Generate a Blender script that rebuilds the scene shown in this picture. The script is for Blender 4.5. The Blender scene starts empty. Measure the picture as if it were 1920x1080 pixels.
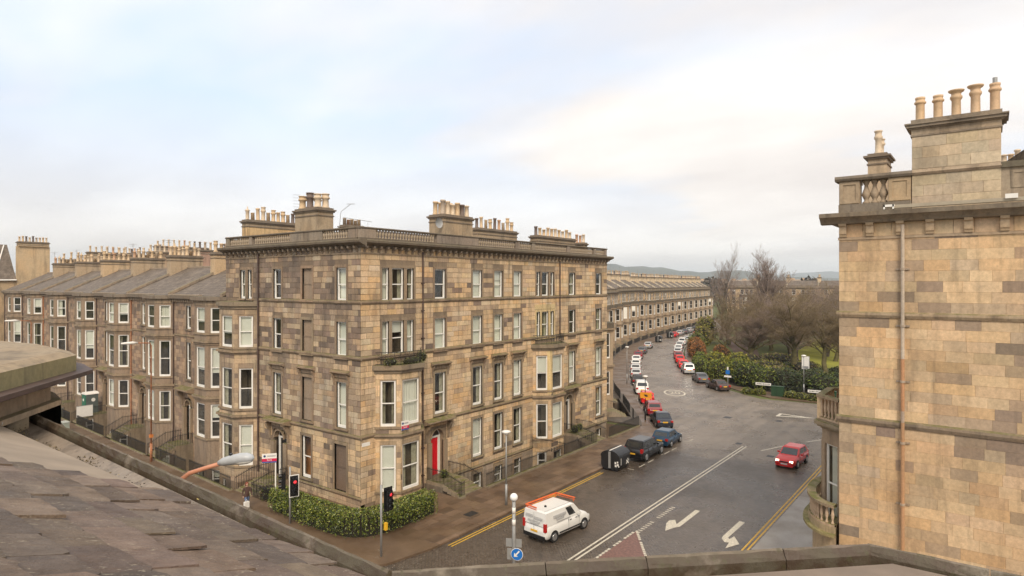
import bpy, math, random
import numpy as np
from mathutils import Matrix, Vector
from mathutils.geometry import tessellate_polygon
from mathutils import noise as mnoise
rnd = random.Random(7)
C = bpy.context.scene.collection
S = bpy.context.scene

# ------------------------------------------------------------------ camera
CAM = (-27.20, -33.14, 15.0)
cd = bpy.data.cameras.new('camera')
cam = bpy.data.objects.new('camera', cd); C.objects.link(cam)
cam.location = CAM
cam.rotation_euler = (math.radians(90), 0, math.radians(37.17 - 90))
cd.sensor_width = 36; cd.lens = 1187 / 1920 * 36
cd.shift_y = -8 / 1920
cd.clip_start = 0.05; cd.clip_end = 20000
S.camera = cam

# ------------------------------------------------------------------ light
SUN_EL, SUN_DIR = 42.0, 222.0        # elevation, compass angle (from +x, counter-clockwise) of where the sun stands
w = bpy.data.worlds.new('World'); S.world = w; w.use_nodes = True
nt = w.node_tree; N = nt.nodes; LK = nt.links
for n in list(N): N.remove(n)
out = N.new('ShaderNodeOutputWorld'); bg = N.new('ShaderNodeBackground')
sky = N.new('ShaderNodeTexSky'); sky.sky_type = 'NISHITA'; sky.sun_disc = False
sky.sun_elevation = math.radians(SUN_EL); sky.sun_rotation = math.radians(90 - SUN_DIR)
sky.air_density = 1.0; sky.dust_density = 2.0
bg.inputs['Strength'].default_value = 0.1
tc = N.new('ShaderNodeTexCoord'); sep = N.new('ShaderNodeSeparateXYZ')
LK.new(tc.outputs['Generated'], sep.inputs[0])
# flatten the view direction on a cloud deck so that streaks stretch towards the horizon
mx = N.new('ShaderNodeMath'); mx.operation = 'ADD'; mx.inputs[1].default_value = 0.16
LK.new(sep.outputs['Z'], mx.inputs[0])
dx = N.new('ShaderNodeMath'); dx.operation = 'DIVIDE'; LK.new(sep.outputs['X'], dx.inputs[0]); LK.new(mx.outputs[0], dx.inputs[1])
dy = N.new('ShaderNodeMath'); dy.operation = 'DIVIDE'; LK.new(sep.outputs['Y'], dy.inputs[0]); LK.new(mx.outputs[0], dy.inputs[1])
cmb = N.new('ShaderNodeCombineXYZ'); LK.new(dx.outputs[0], cmb.inputs[0]); LK.new(dy.outputs[0], cmb.inputs[1])
def wnoise(scale, detail, loc, rough=0.55):
    mp = N.new('ShaderNodeMapping'); mp.inputs['Location'].default_value = loc
    mp.inputs['Rotation'].default_value = (0, 0, 0.5); mp.inputs['Scale'].default_value = (1.0, 0.55, 1)
    LK.new(cmb.outputs[0], mp.inputs[0])
    t = N.new('ShaderNodeTexNoise'); t.inputs['Scale'].default_value = scale
    t.inputs['Detail'].default_value = detail; t.inputs['Roughness'].default_value = rough
    LK.new(mp.outputs[0], t.inputs['Vector']); return t
n1 = wnoise(0.42, 5, (59.6, 51.6, 0)); n2 = wnoise(0.9, 6, (7.3, 20.0, 0))
r1 = N.new('ShaderNodeValToRGB'); r1.color_ramp.elements[0].position = 0.37; r1.color_ramp.elements[1].position = 0.56
LK.new(n1.outputs[0], r1.inputs[0])
# cloud colour: warm white with greyer bellies (x10 because the Background strength is 0.1)
r2 = N.new('ShaderNodeValToRGB')
r2.color_ramp.elements[0].position = 0.38; r2.color_ramp.elements[0].color = (0.78, 0.725, 0.69, 1)
r2.color_ramp.elements[1].position = 0.62; r2.color_ramp.elements[1].color = (1.0, 0.95, 0.895, 1)
LK.new(n2.outputs[0], r2.inputs[0])
sc = N.new('ShaderNodeVectorMath'); sc.operation = 'SCALE'; sc.inputs['Scale'].default_value = 6.3
LK.new(r2.outputs[0], sc.inputs[0])
# thin blue: the Nishita sky seen through high veil
veil = N.new('ShaderNodeMixRGB'); veil.inputs[0].default_value = 0.85
veil.inputs[2].default_value = (3.45, 4.65, 6.35, 1)
LK.new(sky.outputs[0], veil.inputs[1])
mixc = N.new('ShaderNodeMixRGB')
# towards the horizon the deck closes
hz = N.new('ShaderNodeMapRange'); hz.inputs['From Min'].default_value = 0.05; hz.inputs['From Max'].default_value = 0.35
hz.inputs['To Min'].default_value = 1.0; hz.inputs['To Max'].default_value = 0.0
LK.new(sep.outputs['Z'], hz.inputs['Value'])
mm = N.new('ShaderNodeMath'); mm.operation = 'MAXIMUM'; LK.new(r1.outputs[0], mm.inputs[0]); LK.new(hz.outputs[0], mm.inputs[1])
LK.new(mm.outputs[0], mixc.inputs[0]); LK.new(veil.outputs[0], mixc.inputs[1]); LK.new(sc.outputs[0], mixc.inputs[2])
LK.new(mixc.outputs[0], bg.inputs['Color']); LK.new(bg.outputs[0], out.inputs['Surface'])
sl = bpy.data.lights.new('sun', 'SUN'); sl.energy = 1.5; sl.angle = math.radians(22); sl.color = (1.0, 0.88, 0.72)
so = bpy.data.objects.new('sun', sl); C.objects.link(so)
el, az = math.radians(SUN_EL), math.radians(SUN_DIR)
sv = Vector((math.cos(el)*math.cos(az), math.cos(el)*math.sin(az), math.sin(el)))
so.rotation_euler = sv.to_track_quat('Z', 'Y').to_euler()
S.view_settings.view_transform = 'Standard'; S.view_settings.look = 'None'
S.view_settings.exposure = 1.0; S.view_settings.gamma = 1.0
S.view_settings.use_curve_mapping = False
S.render.engine = 'CYCLES'
S.cycles.max_bounces = 6; S.cycles.transparent_max_bounces = 12

# ------------------------------------------------------------------ materials
MATS = {}
def newmat(name):
    m = bpy.data.materials.new(name); m.use_nodes = True; MATS[name] = m
    return m, m.node_tree.nodes, m.node_tree.links, m.node_tree.nodes['Principled BSDF']
def nz(Nn, L, scale, detail=4, rough=0.55, vec=None, dim=None):
    t = Nn.new('ShaderNodeTexNoise'); t.inputs['Scale'].default_value = scale
    t.inputs['Detail'].default_value = detail; t.inputs['Roughness'].default_value = rough
    if vec is not None: L.new(vec, t.inputs['Vector'])
    return t.outputs[0]
def mr(Nn, L, v, a, b, c, d):
    t = Nn.new('ShaderNodeMapRange'); L.new(v, t.inputs['Value'])
    for k, x in zip(('From Min', 'From Max', 'To Min', 'To Max'), (a, b, c, d)): t.inputs[k].default_value = x
    return t.outputs[0]
def mul(Nn, L, a, b, op='MULTIPLY'):
    t = Nn.new('ShaderNodeMath'); t.operation = op
    for i, x in enumerate((a, b)):
        if isinstance(x, (int, float)): t.inputs[i].default_value = x
        else: L.new(x, t.inputs[i])
    return t.outputs[0]
def mixrgb(Nn, L, fac, a, b, mode='MIX'):
    t = Nn.new('ShaderNodeMixRGB'); t.blend_type = mode
    for i, x in enumerate((fac, a, b)):
        if isinstance(x, (int, float)): t.inputs[i].default_value = x
        elif isinstance(x, tuple): t.inputs[i].default_value = (x[0], x[1], x[2], 1)
        else: L.new(x, t.inputs[i])
    return t.outputs[0]
def bump(Nn, L, bs, h, strength=0.3, dist=0.02):
    t = Nn.new('ShaderNodeBump'); t.inputs['Strength'].default_value = strength; t.inputs['Distance'].default_value = dist
    L.new(h, t.inputs['Height']); L.new(t.outputs[0], bs.inputs['Normal'])
def coords(Nn):
    return Nn.new('ShaderNodeTexCoord').outputs['Object']
def simple(name, col, rough=0.6, metal=0.0, var=0.12, scale=3.0, b=0.0, coat=0.0, bs_scale=20):
    m, Nn, L, bs = newmat(name); v = coords(Nn)
    n = nz(Nn, L, scale, 4, vec=v)
    f = mr(Nn, L, n, 0.3, 0.7, 1 - var, 1 + var)
    cc = mixrgb(Nn, L, 1.0, tuple(col), (1, 1, 1), 'MULTIPLY')
    sm = Nn.new('ShaderNodeVectorMath'); sm.operation = 'SCALE'; L.new(cc, sm.inputs[0]); L.new(f, sm.inputs['Scale'])
    L.new(sm.outputs[0], bs.inputs['Base Color'])
    bs.inputs['Roughness'].default_value = rough; bs.inputs['Metallic'].default_value = metal
    if coat: bs.inputs['Coat Weight'].default_value = coat; bs.inputs['Coat Roughness'].default_value = 0.05
    if b: bump(Nn, L, bs, nz(Nn, L, bs_scale, 5, vec=v), b, 0.02)
    return m
def stone_mat(name, rough=0.85, b=0.4, grime=0.6, scale=1.0, moss=0.0):
    """colour comes from the mesh's own Col attribute (each block its own stone), with grain, soot streaks and pits"""
    m, Nn, L, bs = newmat(name); v = coords(Nn)
    at = Nn.new('ShaderNodeAttribute'); at.attribute_name = 'Col'
    fine = mr(Nn, L, nz(Nn, L, 9 * scale, 6, 0.65, v), 0.3, 0.7, 0.82, 1.16)
    mp = Nn.new('ShaderNodeMapping'); mp.inputs['Scale'].default_value = (1.3, 1.3, 0.45); L.new(v, mp.inputs[0])
    big = nz(Nn, L, 0.9 * scale, 6, 0.6, mp.outputs[0])
    soot = mr(Nn, L, big, 0.50, 0.72, 0.0, grime)
    hue = nz(Nn, L, 0.6 * scale, 3, 0.5, v)
    sm = Nn.new('ShaderNodeVectorMath'); sm.operation = 'SCALE'; L.new(at.outputs['Color'], sm.inputs[0]); L.new(fine, sm.inputs['Scale'])
    c = mixrgb(Nn, L, mr(Nn, L, hue, 0.4, 0.7, 0, 0.35), sm.outputs[0], mixrgb(Nn, L, 1.0, sm.outputs[0], (1.12, 0.92, 0.70), 'MULTIPLY'))
    c = mixrgb(Nn, L, soot, c, (0.075, 0.058, 0.042))
    ms = Nn.new('ShaderNodeMapping'); ms.inputs['Scale'].default_value = (2.6, 2.6, 0.22); L.new(v, ms.inputs[0])
    c = mixrgb(Nn, L, mr(Nn, L, nz(Nn, L, 1.3 * scale, 5, 0.6, ms.outputs[0]), 0.54, 0.75, 0.0, grime * 1.1), c, (0.085, 0.065, 0.046))
    if moss:
        geo = Nn.new('ShaderNodeNewGeometry'); sp = Nn.new('ShaderNodeSeparateXYZ'); L.new(geo.outputs['Normal'], sp.inputs[0])
        up = mr(Nn, L, sp.outputs['Z'], 0.3, 0.9, 0, moss)
        mn = mr(Nn, L, nz(Nn, L, 2.2, 5, 0.6, v), 0.35, 0.6, 0.15, 1)
        c = mixrgb(Nn, L, mul(Nn, L, up, mn), c, (0.13, 0.125, 0.03))
    L.new(c, bs.inputs['Base Color']); bs.inputs['Roughness'].default_value = rough
    bump(Nn, L, bs, nz(Nn, L, 25 * scale, 5, 0.7, v), b, 0.012)
    return m
M_STONE = stone_mat('sandstone'); M_TRIM = stone_mat('sandstone_trim', moss=0.7, grime=0.65)
M_DARK = stone_mat('sooty_stone', grime=0.75, moss=0.35)
M_MOSSY = stone_mat('mossy_stone', moss=1.0, grime=0.5)
M_GABLE = stone_mat('gable_sandstone', grime=0.34, b=0.35, scale=.8)
M_POT = stone_mat('fireclay', grime=0.35, rough=0.7, b=0.1)
M_WHITE = simple('white_paint', (0.80, 0.77, 0.71), 0.45, var=0.05)
M_BLIND = simple('blind_cloth', (0.80, 0.77, 0.68), 0.9, var=0.06, scale=1)
M_CURT = simple('curtain_cloth', (0.42, 0.38, 0.28), 0.9, var=0.25, scale=4)
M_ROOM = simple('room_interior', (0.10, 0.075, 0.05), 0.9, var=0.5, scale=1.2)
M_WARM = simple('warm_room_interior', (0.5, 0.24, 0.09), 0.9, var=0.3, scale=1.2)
M_BOARD = stone_mat('blind_window_panel', grime=0.3)
M_IRON = simple('black_iron', (0.02, 0.019, 0.018), 0.5, var=0.3)
M_STEEL = simple('grey_galvanised_steel', (0.33, 0.33, 0.32), 0.5, metal=0.3)
M_RUST = simple('rusty_red_pipe', (0.36, 0.15, 0.07), 0.75, var=0.35, scale=5)
M_PIPE = simple('brown_downpipe', (0.075, 0.045, 0.035), 0.6, var=0.3)
M_RED = simple('red_door_paint', (0.62, 0.008, 0.02), 0.3, var=0.05)
M_BLACK = simple('black_paint', (0.012, 0.012, 0.013), 0.3)
M_RUBBER = simple('tyre_rubber', (0.018, 0.018, 0.018), 0.85)
M_LEAD = simple('lead_sheet', (0.30, 0.235, 0.17), 0.75, var=0.16, scale=1.6, b=0.12, bs_scale=3)
M_GREEN = simple('green_cabinet_paint', (0.018, 0.055, 0.022), 0.5)
M_PLASTIC = simple('black_bin_plastic', (0.015, 0.015, 0.016), 0.42)
def glassmat(name, tint, see):
    m, Nn, L, bs = newmat(name)
    Nn.remove(bs); o = Nn['Material Output']
    g = Nn.new('ShaderNodeBsdfGlossy'); g.inputs['Roughness'].default_value = 0.03; g.inputs['Color'].default_value = (0.9, 0.93, 0.95, 1)
    t = Nn.new('ShaderNodeBsdfTransparent'); t.inputs['Color'].default_value = (*tint, 1)
    geo = Nn.new('ShaderNodeNewGeometry'); dt = Nn.new('ShaderNodeVectorMath'); dt.operation = 'DOT_PRODUCT'; L.new(geo.outputs['Normal'], dt.inputs[0]); L.new(geo.outputs['Incoming'], dt.inputs[1])
    fc = mul(Nn, L, mul(Nn, L, dt.outputs['Value'], 0, 'ADD'), 0, 'ADD'); ab = Nn.new('ShaderNodeMath'); ab.operation = 'ABSOLUTE'; L.new(fc, ab.inputs[0])
    pw = mul(Nn, L, mul(Nn, L, 1.0, ab.outputs[0], 'SUBTRACT'), 5.0, 'POWER')
    f = mr(Nn, L, pw, 0.0, 1.0, see, 1.0)
    x = Nn.new('ShaderNodeMixShader'); L.new(f, x.inputs[0]); L.new(t.outputs[0], x.inputs[1]); L.new(g.outputs[0], x.inputs[2])
    L.new(x.outputs[0], o.inputs['Surface']); return m
M_GLASS = glassmat('window_glass', (0.85, 0.88, 0.86), 0.09)
def shiny(name, col, rough=0.1, spec=0.6):
    m, Nn, L, bs = newmat(name); bs.inputs['Base Color'].default_value = (*col, 1)
    bs.inputs['Roughness'].default_value = rough; bs.inputs['Specular IOR Level'].default_value = spec
    return m
M_DGLASS = shiny('dark_window_glass', (0.035, 0.03, 0.025), 0.08, 0.5)
M_CGLASS = shiny('car_glass', (0.02, 0.024, 0.026), 0.04, 0.9)
M_LENS = shiny('headlamp_lens', (0.7, 0.7, 0.66), 0.1)
M_TAIL = shiny('red_lamp_lens', (0.42, 0.012, 0.01), 0.15)
M_RIM = simple('alloy_rim', (0.45, 0.45, 0.45), 0.3, metal=0.7)
M_YPLATE = shiny('yellow_number_plate', (0.75, 0.42, 0.03), 0.4)
M_WPLATE = shiny('white_number_plate', (0.7, 0.7, 0.68), 0.4)
M_TEXT = shiny('black_lettering', (0.02, 0.02, 0.02), 0.5)
M_GTEXT = shiny('grey_lettering', (0.25, 0.25, 0.25), 0.5)
M_LTEXT = shiny('faded_grey_lettering', (0.47, 0.47, 0.46), 0.5)
def emis(name, col, s):
    m, Nn, L, bs = newmat(name); bs.inputs['Base Color'].default_value = (*col, 1)
    bs.inputs['Emission Color'].default_value = (*col, 1); bs.inputs['Emission Strength'].default_value = s; return m
M_HEADLIT = emis('lit_headlamp', (1.0, 0.86, 0.58), 2.5)
M_REDLIT = emis('lit_red_signal', (1.0, 0.05, 0.06), 0.6)
def carpaint(name, col, metal=0.0):
    m, Nn, L, bs = newmat(name); bs.inputs['Base Color'].default_value = (*col, 1)
    bs.inputs['Roughness'].default_value = 0.38; bs.inputs['Metallic'].default_value = metal
    bs.inputs['Coat Weight'].default_value = 0.45; bs.inputs['Coat Roughness'].default_value = 0.04
    return m

def road_mat():
    m, Nn, L, bs = newmat('wet_setts_and_asphalt'); v = coords(Nn)
    sp = Nn.new('ShaderNodeSeparateXYZ'); L.new(v, sp.inputs[0])
    br = Nn.new('ShaderNodeTexBrick'); L.new(v, br.inputs['Vector'])
    mp = Nn.new('ShaderNodeMapping'); mp.inputs['Rotation'].default_value = (0, 0, math.radians(90)); L.new(v, mp.inputs[0]); L.new(mp.outputs[0], br.inputs['Vector'])
    br.inputs['Scale'].default_value = 1.0; br.inputs['Brick Width'].default_value = 0.24; br.inputs['Row Height'].default_value = 0.13
    br.inputs['Mortar Size'].default_value = 0.014; br.inputs['Mortar Smooth'].default_value = 0.6; br.inputs['Bias'].default_value = -0.1
    br.inputs['Color1'].default_value = (0.105, 0.079, 0.058, 1); br.inputs['Color2'].default_value = (0.155, 0.122, 0.092, 1)
    br.inputs['Mortar'].default_value = (0.04, 0.034, 0.028, 1)
    pat = nz(Nn, L, 0.18, 5, 0.6, v)
    edge = mul(Nn, L, sp.outputs['X'], mul(Nn, L, pat, 14), 'ADD')
    mask = mr(Nn, L, edge, 33, 36, 1, 0)                       # 1 = setts
    asp = mixrgb(Nn, L, mr(Nn, L, nz(Nn, L, 0.35, 5, 0.6, v), 0.35, 0.65, 0, 1), (0.175, 0.138, 0.104), (0.235, 0.188, 0.143))
    grain = mr(Nn, L, nz(Nn, L, 40, 3, 0.6, v), 0.3, 0.7, 0.8, 1.2)
    c = mixrgb(Nn, L, mask, asp, br.outputs['Color'])
    # tar seams and old repairs
    wv = Nn.new('ShaderNodeTexVoronoi'); wv.feature = 'DISTANCE_TO_EDGE'; wv.inputs['Scale'].default_value = 0.11
    ds = mixrgb(Nn, L, 0.12, v, None) if False else v
    dn = Nn.new('ShaderNodeTexNoise'); dn.inputs['Scale'].default_value = 0.5; dn.inputs['Detail'].default_value = 4; L.new(v, dn.inputs['Vector'])
    av = Nn.new('ShaderNodeVectorMath'); av.operation = 'ADD'; L.new(v, av.inputs[0])
    s2 = Nn.new('ShaderNodeVectorMath'); s2.operation = 'SCALE'; s2.inputs['Scale'].default_value = 5.0; L.new(dn.outputs['Color'], s2.inputs[0]); L.new(s2.outputs[0], av.inputs[1])
    L.new(av.outputs[0], wv.inputs['Vector'])
    seam = mr(Nn, L, wv.outputs['Distance'], 0.0, 0.012, 0.5, 0)
    c = mixrgb(Nn, L, seam, c, (0.03, 0.028, 0.026))
    vp = Nn.new('ShaderNodeTexVoronoi'); vp.inputs['Scale'].default_value = 0.16; L.new(av.outputs[0], vp.inputs['Vector'])
    sx_ = Nn.new('ShaderNodeSeparateXYZ'); L.new(vp.outputs['Color'], sx_.inputs[0])
    vs_ = Nn.new('ShaderNodeVectorMath'); vs_.operation = 'SCALE'; L.new(c, vs_.inputs[0]); L.new(mr(Nn, L, sx_.outputs['X'], 0, 1, 0.80, 1.18), vs_.inputs['Scale']); c = vs_.outputs[0]
    # worn wheel tracks along the street
    wt = Nn.new('ShaderNodeMapping'); wt.inputs['Scale'].default_value = (0.02, 0.9, 1); L.new(v, wt.inputs[0])
    c = mixrgb(Nn, L, mr(Nn, L, nz(Nn, L, 1.0, 4, 0.6, wt.outputs[0]), 0.45, 0.7, 0, 0.35), c, (0.045, 0.036, 0.030))
    sm = Nn.new('ShaderNodeVectorMath'); sm.operation = 'SCALE'; L.new(c, sm.inputs[0]); L.new(grain, sm.inputs['Scale'])
    L.new(sm.outputs[0], bs.inputs['Base Color'])
    wet = nz(Nn, L, 0.22, 6, 0.65, v)
    L.new(mr(Nn, L, wet, 0.35, 0.65, 0.18, 0.45), bs.inputs['Roughness'])
    bs.inputs['Specular IOR Level'].default_value = 0.5
    hgt = mixrgb(Nn, L, mask, nz(Nn, L, 30, 3, 0.6, v), br.outputs['Fac'])
    inv = mul(Nn, L, hgt, -1.0)
    hh = mul(Nn, L, inv, mul(Nn, L, nz(Nn, L, 5, 4, 0.6, v), 0.9), 'ADD')
    bump(Nn, L, bs, hh, 0.8, 0.045)
    return m
M_ROAD = road_mat()
def pave_mat(name='paving', c1=(0.105, 0.066, 0.038), c2=(0.165, 0.110, 0.068)):
    m, Nn, L, bs = newmat(name); v = coords(Nn)
    at = Nn.new('ShaderNodeAttribute'); at.attribute_name = 'Col'
    a = mixrgb(Nn, L, mr(Nn, L, nz(Nn, L, 0.5, 6, 0.6, v), 0.35, 0.65, 0, 1), c1, c2)
    a = mixrgb(Nn, L, 1.0, a, at.outputs['Color'], 'MULTIPLY')
    g = mr(Nn, L, nz(Nn, L, 30, 3, 0.6, v), 0.3, 0.7, 0.85, 1.15)
    sm = Nn.new('ShaderNodeVectorMath'); sm.operation = 'SCALE'; L.new(a, sm.inputs[0]); L.new(g, sm.inputs['Scale'])
    L.new(sm.outputs[0], bs.inputs['Base Color'])
    L.new(mr(Nn, L, nz(Nn, L, 0.4, 6, 0.6, v), 0.4, 0.65, 0.34, 0.65), bs.inputs['Roughness'])
    bump(Nn, L, bs, nz(Nn, L, 12, 4, 0.6, v), 0.15, 0.01)
    return m
M_PAVE = pave_mat()
M_PAVE2 = pave_mat('grey_paving', (0.22, 0.19, 0.16), (0.30, 0.27, 0.23))
M_LINE = simple('worn_white_road_paint', (0.55, 0.50, 0.40), 0.6, var=0.28, scale=9)
M_YLINE = simple('worn_yellow_road_paint', (0.56, 0.33, 0.03), 0.6, var=0.3, scale=7)
M_GRASS = simple('grass', (0.085, 0.095, 0.022), 0.95, var=0.3, scale=0.15, b=0.3, bs_scale=4)
M_EARTH = simple('garden_earth', (0.06, 0.042, 0.028), 0.95, var=0.3, scale=1.0, b=0.3)
M_PIT = simple('basement_paving', (0.10, 0.08, 0.06), 0.7, var=0.3, scale=1.5)
M_BRICKRED = simple('red_setts', (0.17, 0.085, 0.065), 0.5, var=0.4, scale=7, b=0.4, bs_scale=8)
def slate_mat(name, sx=0.28, sz=0.2, c1=(0.125, 0.095, 0.070), c2=(0.20, 0.158, 0.12)):
    m, Nn, L, bs = newmat(name)
    v = Nn.new('ShaderNodeUVMap').outputs[0]
    br = Nn.new('ShaderNodeTexBrick'); L.new(v, br.inputs['Vector'])
    br.inputs['Scale'].default_value = 1.0; br.inputs['Brick Width'].default_value = sx; br.inputs['Row Height'].default_value = sz
    br.inputs['Mortar Size'].default_value = 0.012; br.inputs['Color1'].default_value = (*c1, 1); br.inputs['Color2'].default_value = (*c2, 1)
    br.inputs['Mortar'].default_value = (0.03, 0.028, 0.025, 1)
    f = mr(Nn, L, nz(Nn, L, 0.7, 5, 0.6, coords(Nn)), 0.3, 0.7, 0.75, 1.25)
    sm = Nn.new('ShaderNodeVectorMath'); sm.operation = 'SCALE'; L.new(br.outputs['Color'], sm.inputs[0]); L.new(f, sm.inputs['Scale'])
    L.new(sm.outputs[0], bs.inputs['Base Color']); bs.inputs['Roughness'].default_value = 0.72
    bump(Nn, L, bs, mul(Nn, L, br.outputs['Fac'], -1.0), 0.5, 0.02); return m
M_SLATE = slate_mat('slate_roofing')
M_SLATER = simple('brown_roof_slates', (0.055, 0.036, 0.028), 0.6, var=0.3, scale=4)
def near_slate():
    m, Nn, L, bs = newmat('near_slate'); v = coords(Nn)
    at = Nn.new('ShaderNodeAttribute'); at.attribute_name = 'Col'
    a = mixrgb(Nn, L, mr(Nn, L, nz(Nn, L, 5, 6, 0.65, v), 0.3, 0.7, 0, 1), (0.10, 0.068, 0.047), (0.20, 0.145, 0.105))
    a = mixrgb(Nn, L, 1.0, a, at.outputs['Color'], 'MULTIPLY')
    mp = Nn.new('ShaderNodeMapping'); mp.inputs['Scale'].default_value = (1, 1.9, 1); L.new(v, mp.inputs[0])
    lich = mul(Nn, L, mr(Nn, L, nz(Nn, L, 20, 5, 0.7, mp.outputs[0]), 0.58, 0.67, 0, 0.8), mr(Nn, L, nz(Nn, L, 2.6, 3, 0.5, v), 0.45, 0.58, 0, 1))
    a = mixrgb(Nn, L, lich, a, (0.42, 0.36, 0.26))
    L.new(a, bs.inputs['Base Color']); L.new(mr(Nn, L, nz(Nn, L, 4, 4, 0.6, v), 0.3, 0.7, 0.58, 0.82), bs.inputs['Roughness'])
    h = mul(Nn, L, nz(Nn, L, 7, 7, 0.65, mp.outputs[0]), mul(Nn, L, nz(Nn, L, 50, 4, 0.6, v), 0.35), 'ADD')
    bump(Nn, L, bs, h, 0.9, 0.035); return m
M_NSLATE = near_slate()
def leafmat(name, rough=0.5):
    m, Nn, L, bs = newmat(name)
    at = Nn.new('ShaderNodeAttribute'); at.attribute_name = 'Col'
    L.new(at.outputs['Color'], bs.inputs['Base Color']); bs.inputs['Roughness'].default_value = rough
    return m
M_LEAF = leafmat('leaves', 0.35); M_BUSH = leafmat('bush_leaves', 0.7)
M_BARK = simple('bark', (0.085, 0.068, 0.05), 0.9, var=0.35, scale=2)
M_MBARK = simple('mossy_bark', (0.13, 0.11, 0.045), 0.9, var=0.35, scale=2)
M_TWIG = simple('twigs', (0.24, 0.18, 0.145), 0.9, var=0.2, scale=0.5)
M_TWIG3 = simple('purplish_twigs', (0.20, 0.145, 0.105), 0.9, var=0.2, scale=0.5)
M_TWIG2 = simple('brown_twigs', (0.21, 0.155, 0.085), 0.9, var=0.25, scale=0.5)

# ------------------------------------------------------------------ mesh builder
class MB:
    def __init__(s, T=None): s.v = []; s.f = []; s.c = []; s.m = []; s.T = T; s.uv = None
    def add(s, vs, fs, col=(1, 1, 1), mi=0):
        k = len(s.v); s.v.extend(vs)
        for f in fs: s.f.append(tuple(i + k for i in f)); s.c.append(col); s.m.append(mi)
        return s
    def box(s, x0, x1, y0, y1, z0, z1, col=(1, 1, 1), mi=0):
        return s.add([(x0,y0,z0),(x1,y0,z0),(x1,y1,z0),(x0,y1,z0),(x0,y0,z1),(x1,y0,z1),(x1,y1,z1),(x0,y1,z1)],
                     [(0,3,2,1),(4,5,6,7),(0,1,5,4),(1,2,6,5),(2,3,7,6),(3,0,4,7)], col, mi)
    def prism(s, pts, z0, z1, col=(1, 1, 1), mi=0, ztop=None):
        n = len(pts); a = sum(pts[i][0]*pts[(i+1)%n][1]-pts[(i+1)%n][0]*pts[i][1] for i in range(n))
        if a < 0: pts = pts[::-1]
        vs = [(p[0], p[1], z0) for p in pts] + [(p[0], p[1], z1) for p in pts]
        fs = [tuple(range(n))[::-1], tuple(range(n, 2*n))] + [(i, (i+1) % n, n+(i+1) % n, n+i) for i in range(n)]
        return s.add(vs, fs, col, mi)
    def poly_s(s, prof, s0, s1, col=(1, 1, 1), mi=0):
        """profile (o,z) points swept along the first axis"""
        n = len(prof); vs = [(s0, p[0], p[1]) for p in prof] + [(s1, p[0], p[1]) for p in prof]
        a = sum(prof[i][0]*prof[(i+1)%n][1]-prof[(i+1)%n][0]*prof[i][1] for i in range(n))
        fs = [tuple(range(n))[::-1], tuple(range(n, 2*n))] + [(i, (i+1) % n, n+(i+1) % n, n+i) for i in range(n)]
        if a < 0: fs = [f[::-1] for f in fs]
        return s.add(vs, fs, col, mi)
    def lathe(s, prof, cx=0, cy=0, seg=10, col=(1, 1, 1), mi=0, cap=True, zoff=0):
        vs = []; 
        for r, z in prof:
            for k in range(seg):
                a = 2*math.pi*k/seg; vs.append((cx+r*math.cos(a), cy+r*math.sin(a), z+zoff))
        fs = []
        for i in range(len(prof)-1):
            for k in range(seg):
                k2 = (k+1) % seg; fs.append((i*seg+k, i*seg+k2, (i+1)*seg+k2, (i+1)*seg+k))
        if cap: fs.append(tuple(range(seg))[::-1]); fs.append(tuple(range((len(prof)-1)*seg, len(prof)*seg)))
        return s.add(vs, fs, col, mi)
    def tube(s, pts, r, seg=6, col=(1, 1, 1), mi=0, cap=True):
        """r number or list"""
        P = [Vector(p) for p in pts]; n = len(P); R = r if isinstance(r, (list, tuple)) else [r]*n
        vs = []; up = Vector((0, 0, 1))
        for i in range(n):
            d = (P[min(i+1, n-1)] - P[max(i-1, 0)]).normalized()
            a = d.cross(up)
            if a.length < 0.05: a = d.cross(Vector((1, 0, 0)))
            a.normalize(); b = a.cross(d)
            for k in range(seg):
                t = 2*math.pi*k/seg; q = P[i] + a*(R[i]*math.cos(t)) + b*(R[i]*math.sin(t)); vs.append(tuple(q))
        fs = []
        for i in range(n-1):
            for k in range(seg):
                k2 = (k+1) % seg; fs.append((i*seg+k, (i+1)*seg+k, (i+1)*seg+k2, i*seg+k2))
        if cap: fs.append(tuple(range(seg))); fs.append(tuple(range((n-1)*seg, n*seg))[::-1])
        return s.add(vs, fs, col, mi)
    def mesh(s, name, mats, smooth=False):
        me = bpy.data.meshes.new(name)
        V = np.array(s.v, dtype=float).reshape(-1, 3); F = s.f
        if s.T is not None:
            A = np.array(s.T); V = V @ A[:3, :3].T + A[:3, 3]
            if np.linalg.det(A[:3, :3]) < 0: F = [f[::-1] for f in F]
        me.from_pydata(V.tolist(), [], F)
        if not isinstance(mats, (list, tuple)): mats = [mats]
        for m in mats: me.materials.append(m)
        if any(s.m): me.polygons.foreach_set('material_index', s.m)
        at = me.color_attributes.new('Col', 'FLOAT_COLOR', 'CORNER')
        cols = []
        for f, c in zip(F, s.c): cols.extend((c[0], c[1], c[2], 1.0) * len(f))
        at.data.foreach_set('color', cols)
        if smooth: me.polygons.foreach_set('use_smooth', [True]*len(F))
        return me
    def build(s, name, mats, parent=None, smooth=False, label=None, kind=None):
        me = s.mesh(name, mats, smooth)
        o = bpy.data.objects.new(name, me); C.objects.link(o)
        if parent is not None:
            o.parent = parent
            p = parent; off = Vector((0, 0, 0))
            while p is not None: off -= p.location; p = p.parent
            o.location = off
        if label: o['label'] = label
        if kind: o['kind'] = kind
        return o
def inst(name, me, parent, T):
    """a part that shares a mesh, placed with a world matrix under a translated, unrotated thing"""
    o = bpy.data.objects.new(name, me); C.objects.link(o); o.parent = parent
    off = Vector((0, 0, 0)); p = parent
    while p is not None: off += p.location; p = p.parent
    o.matrix_basis = Matrix.Translation(-off) @ T
    return o
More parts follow.
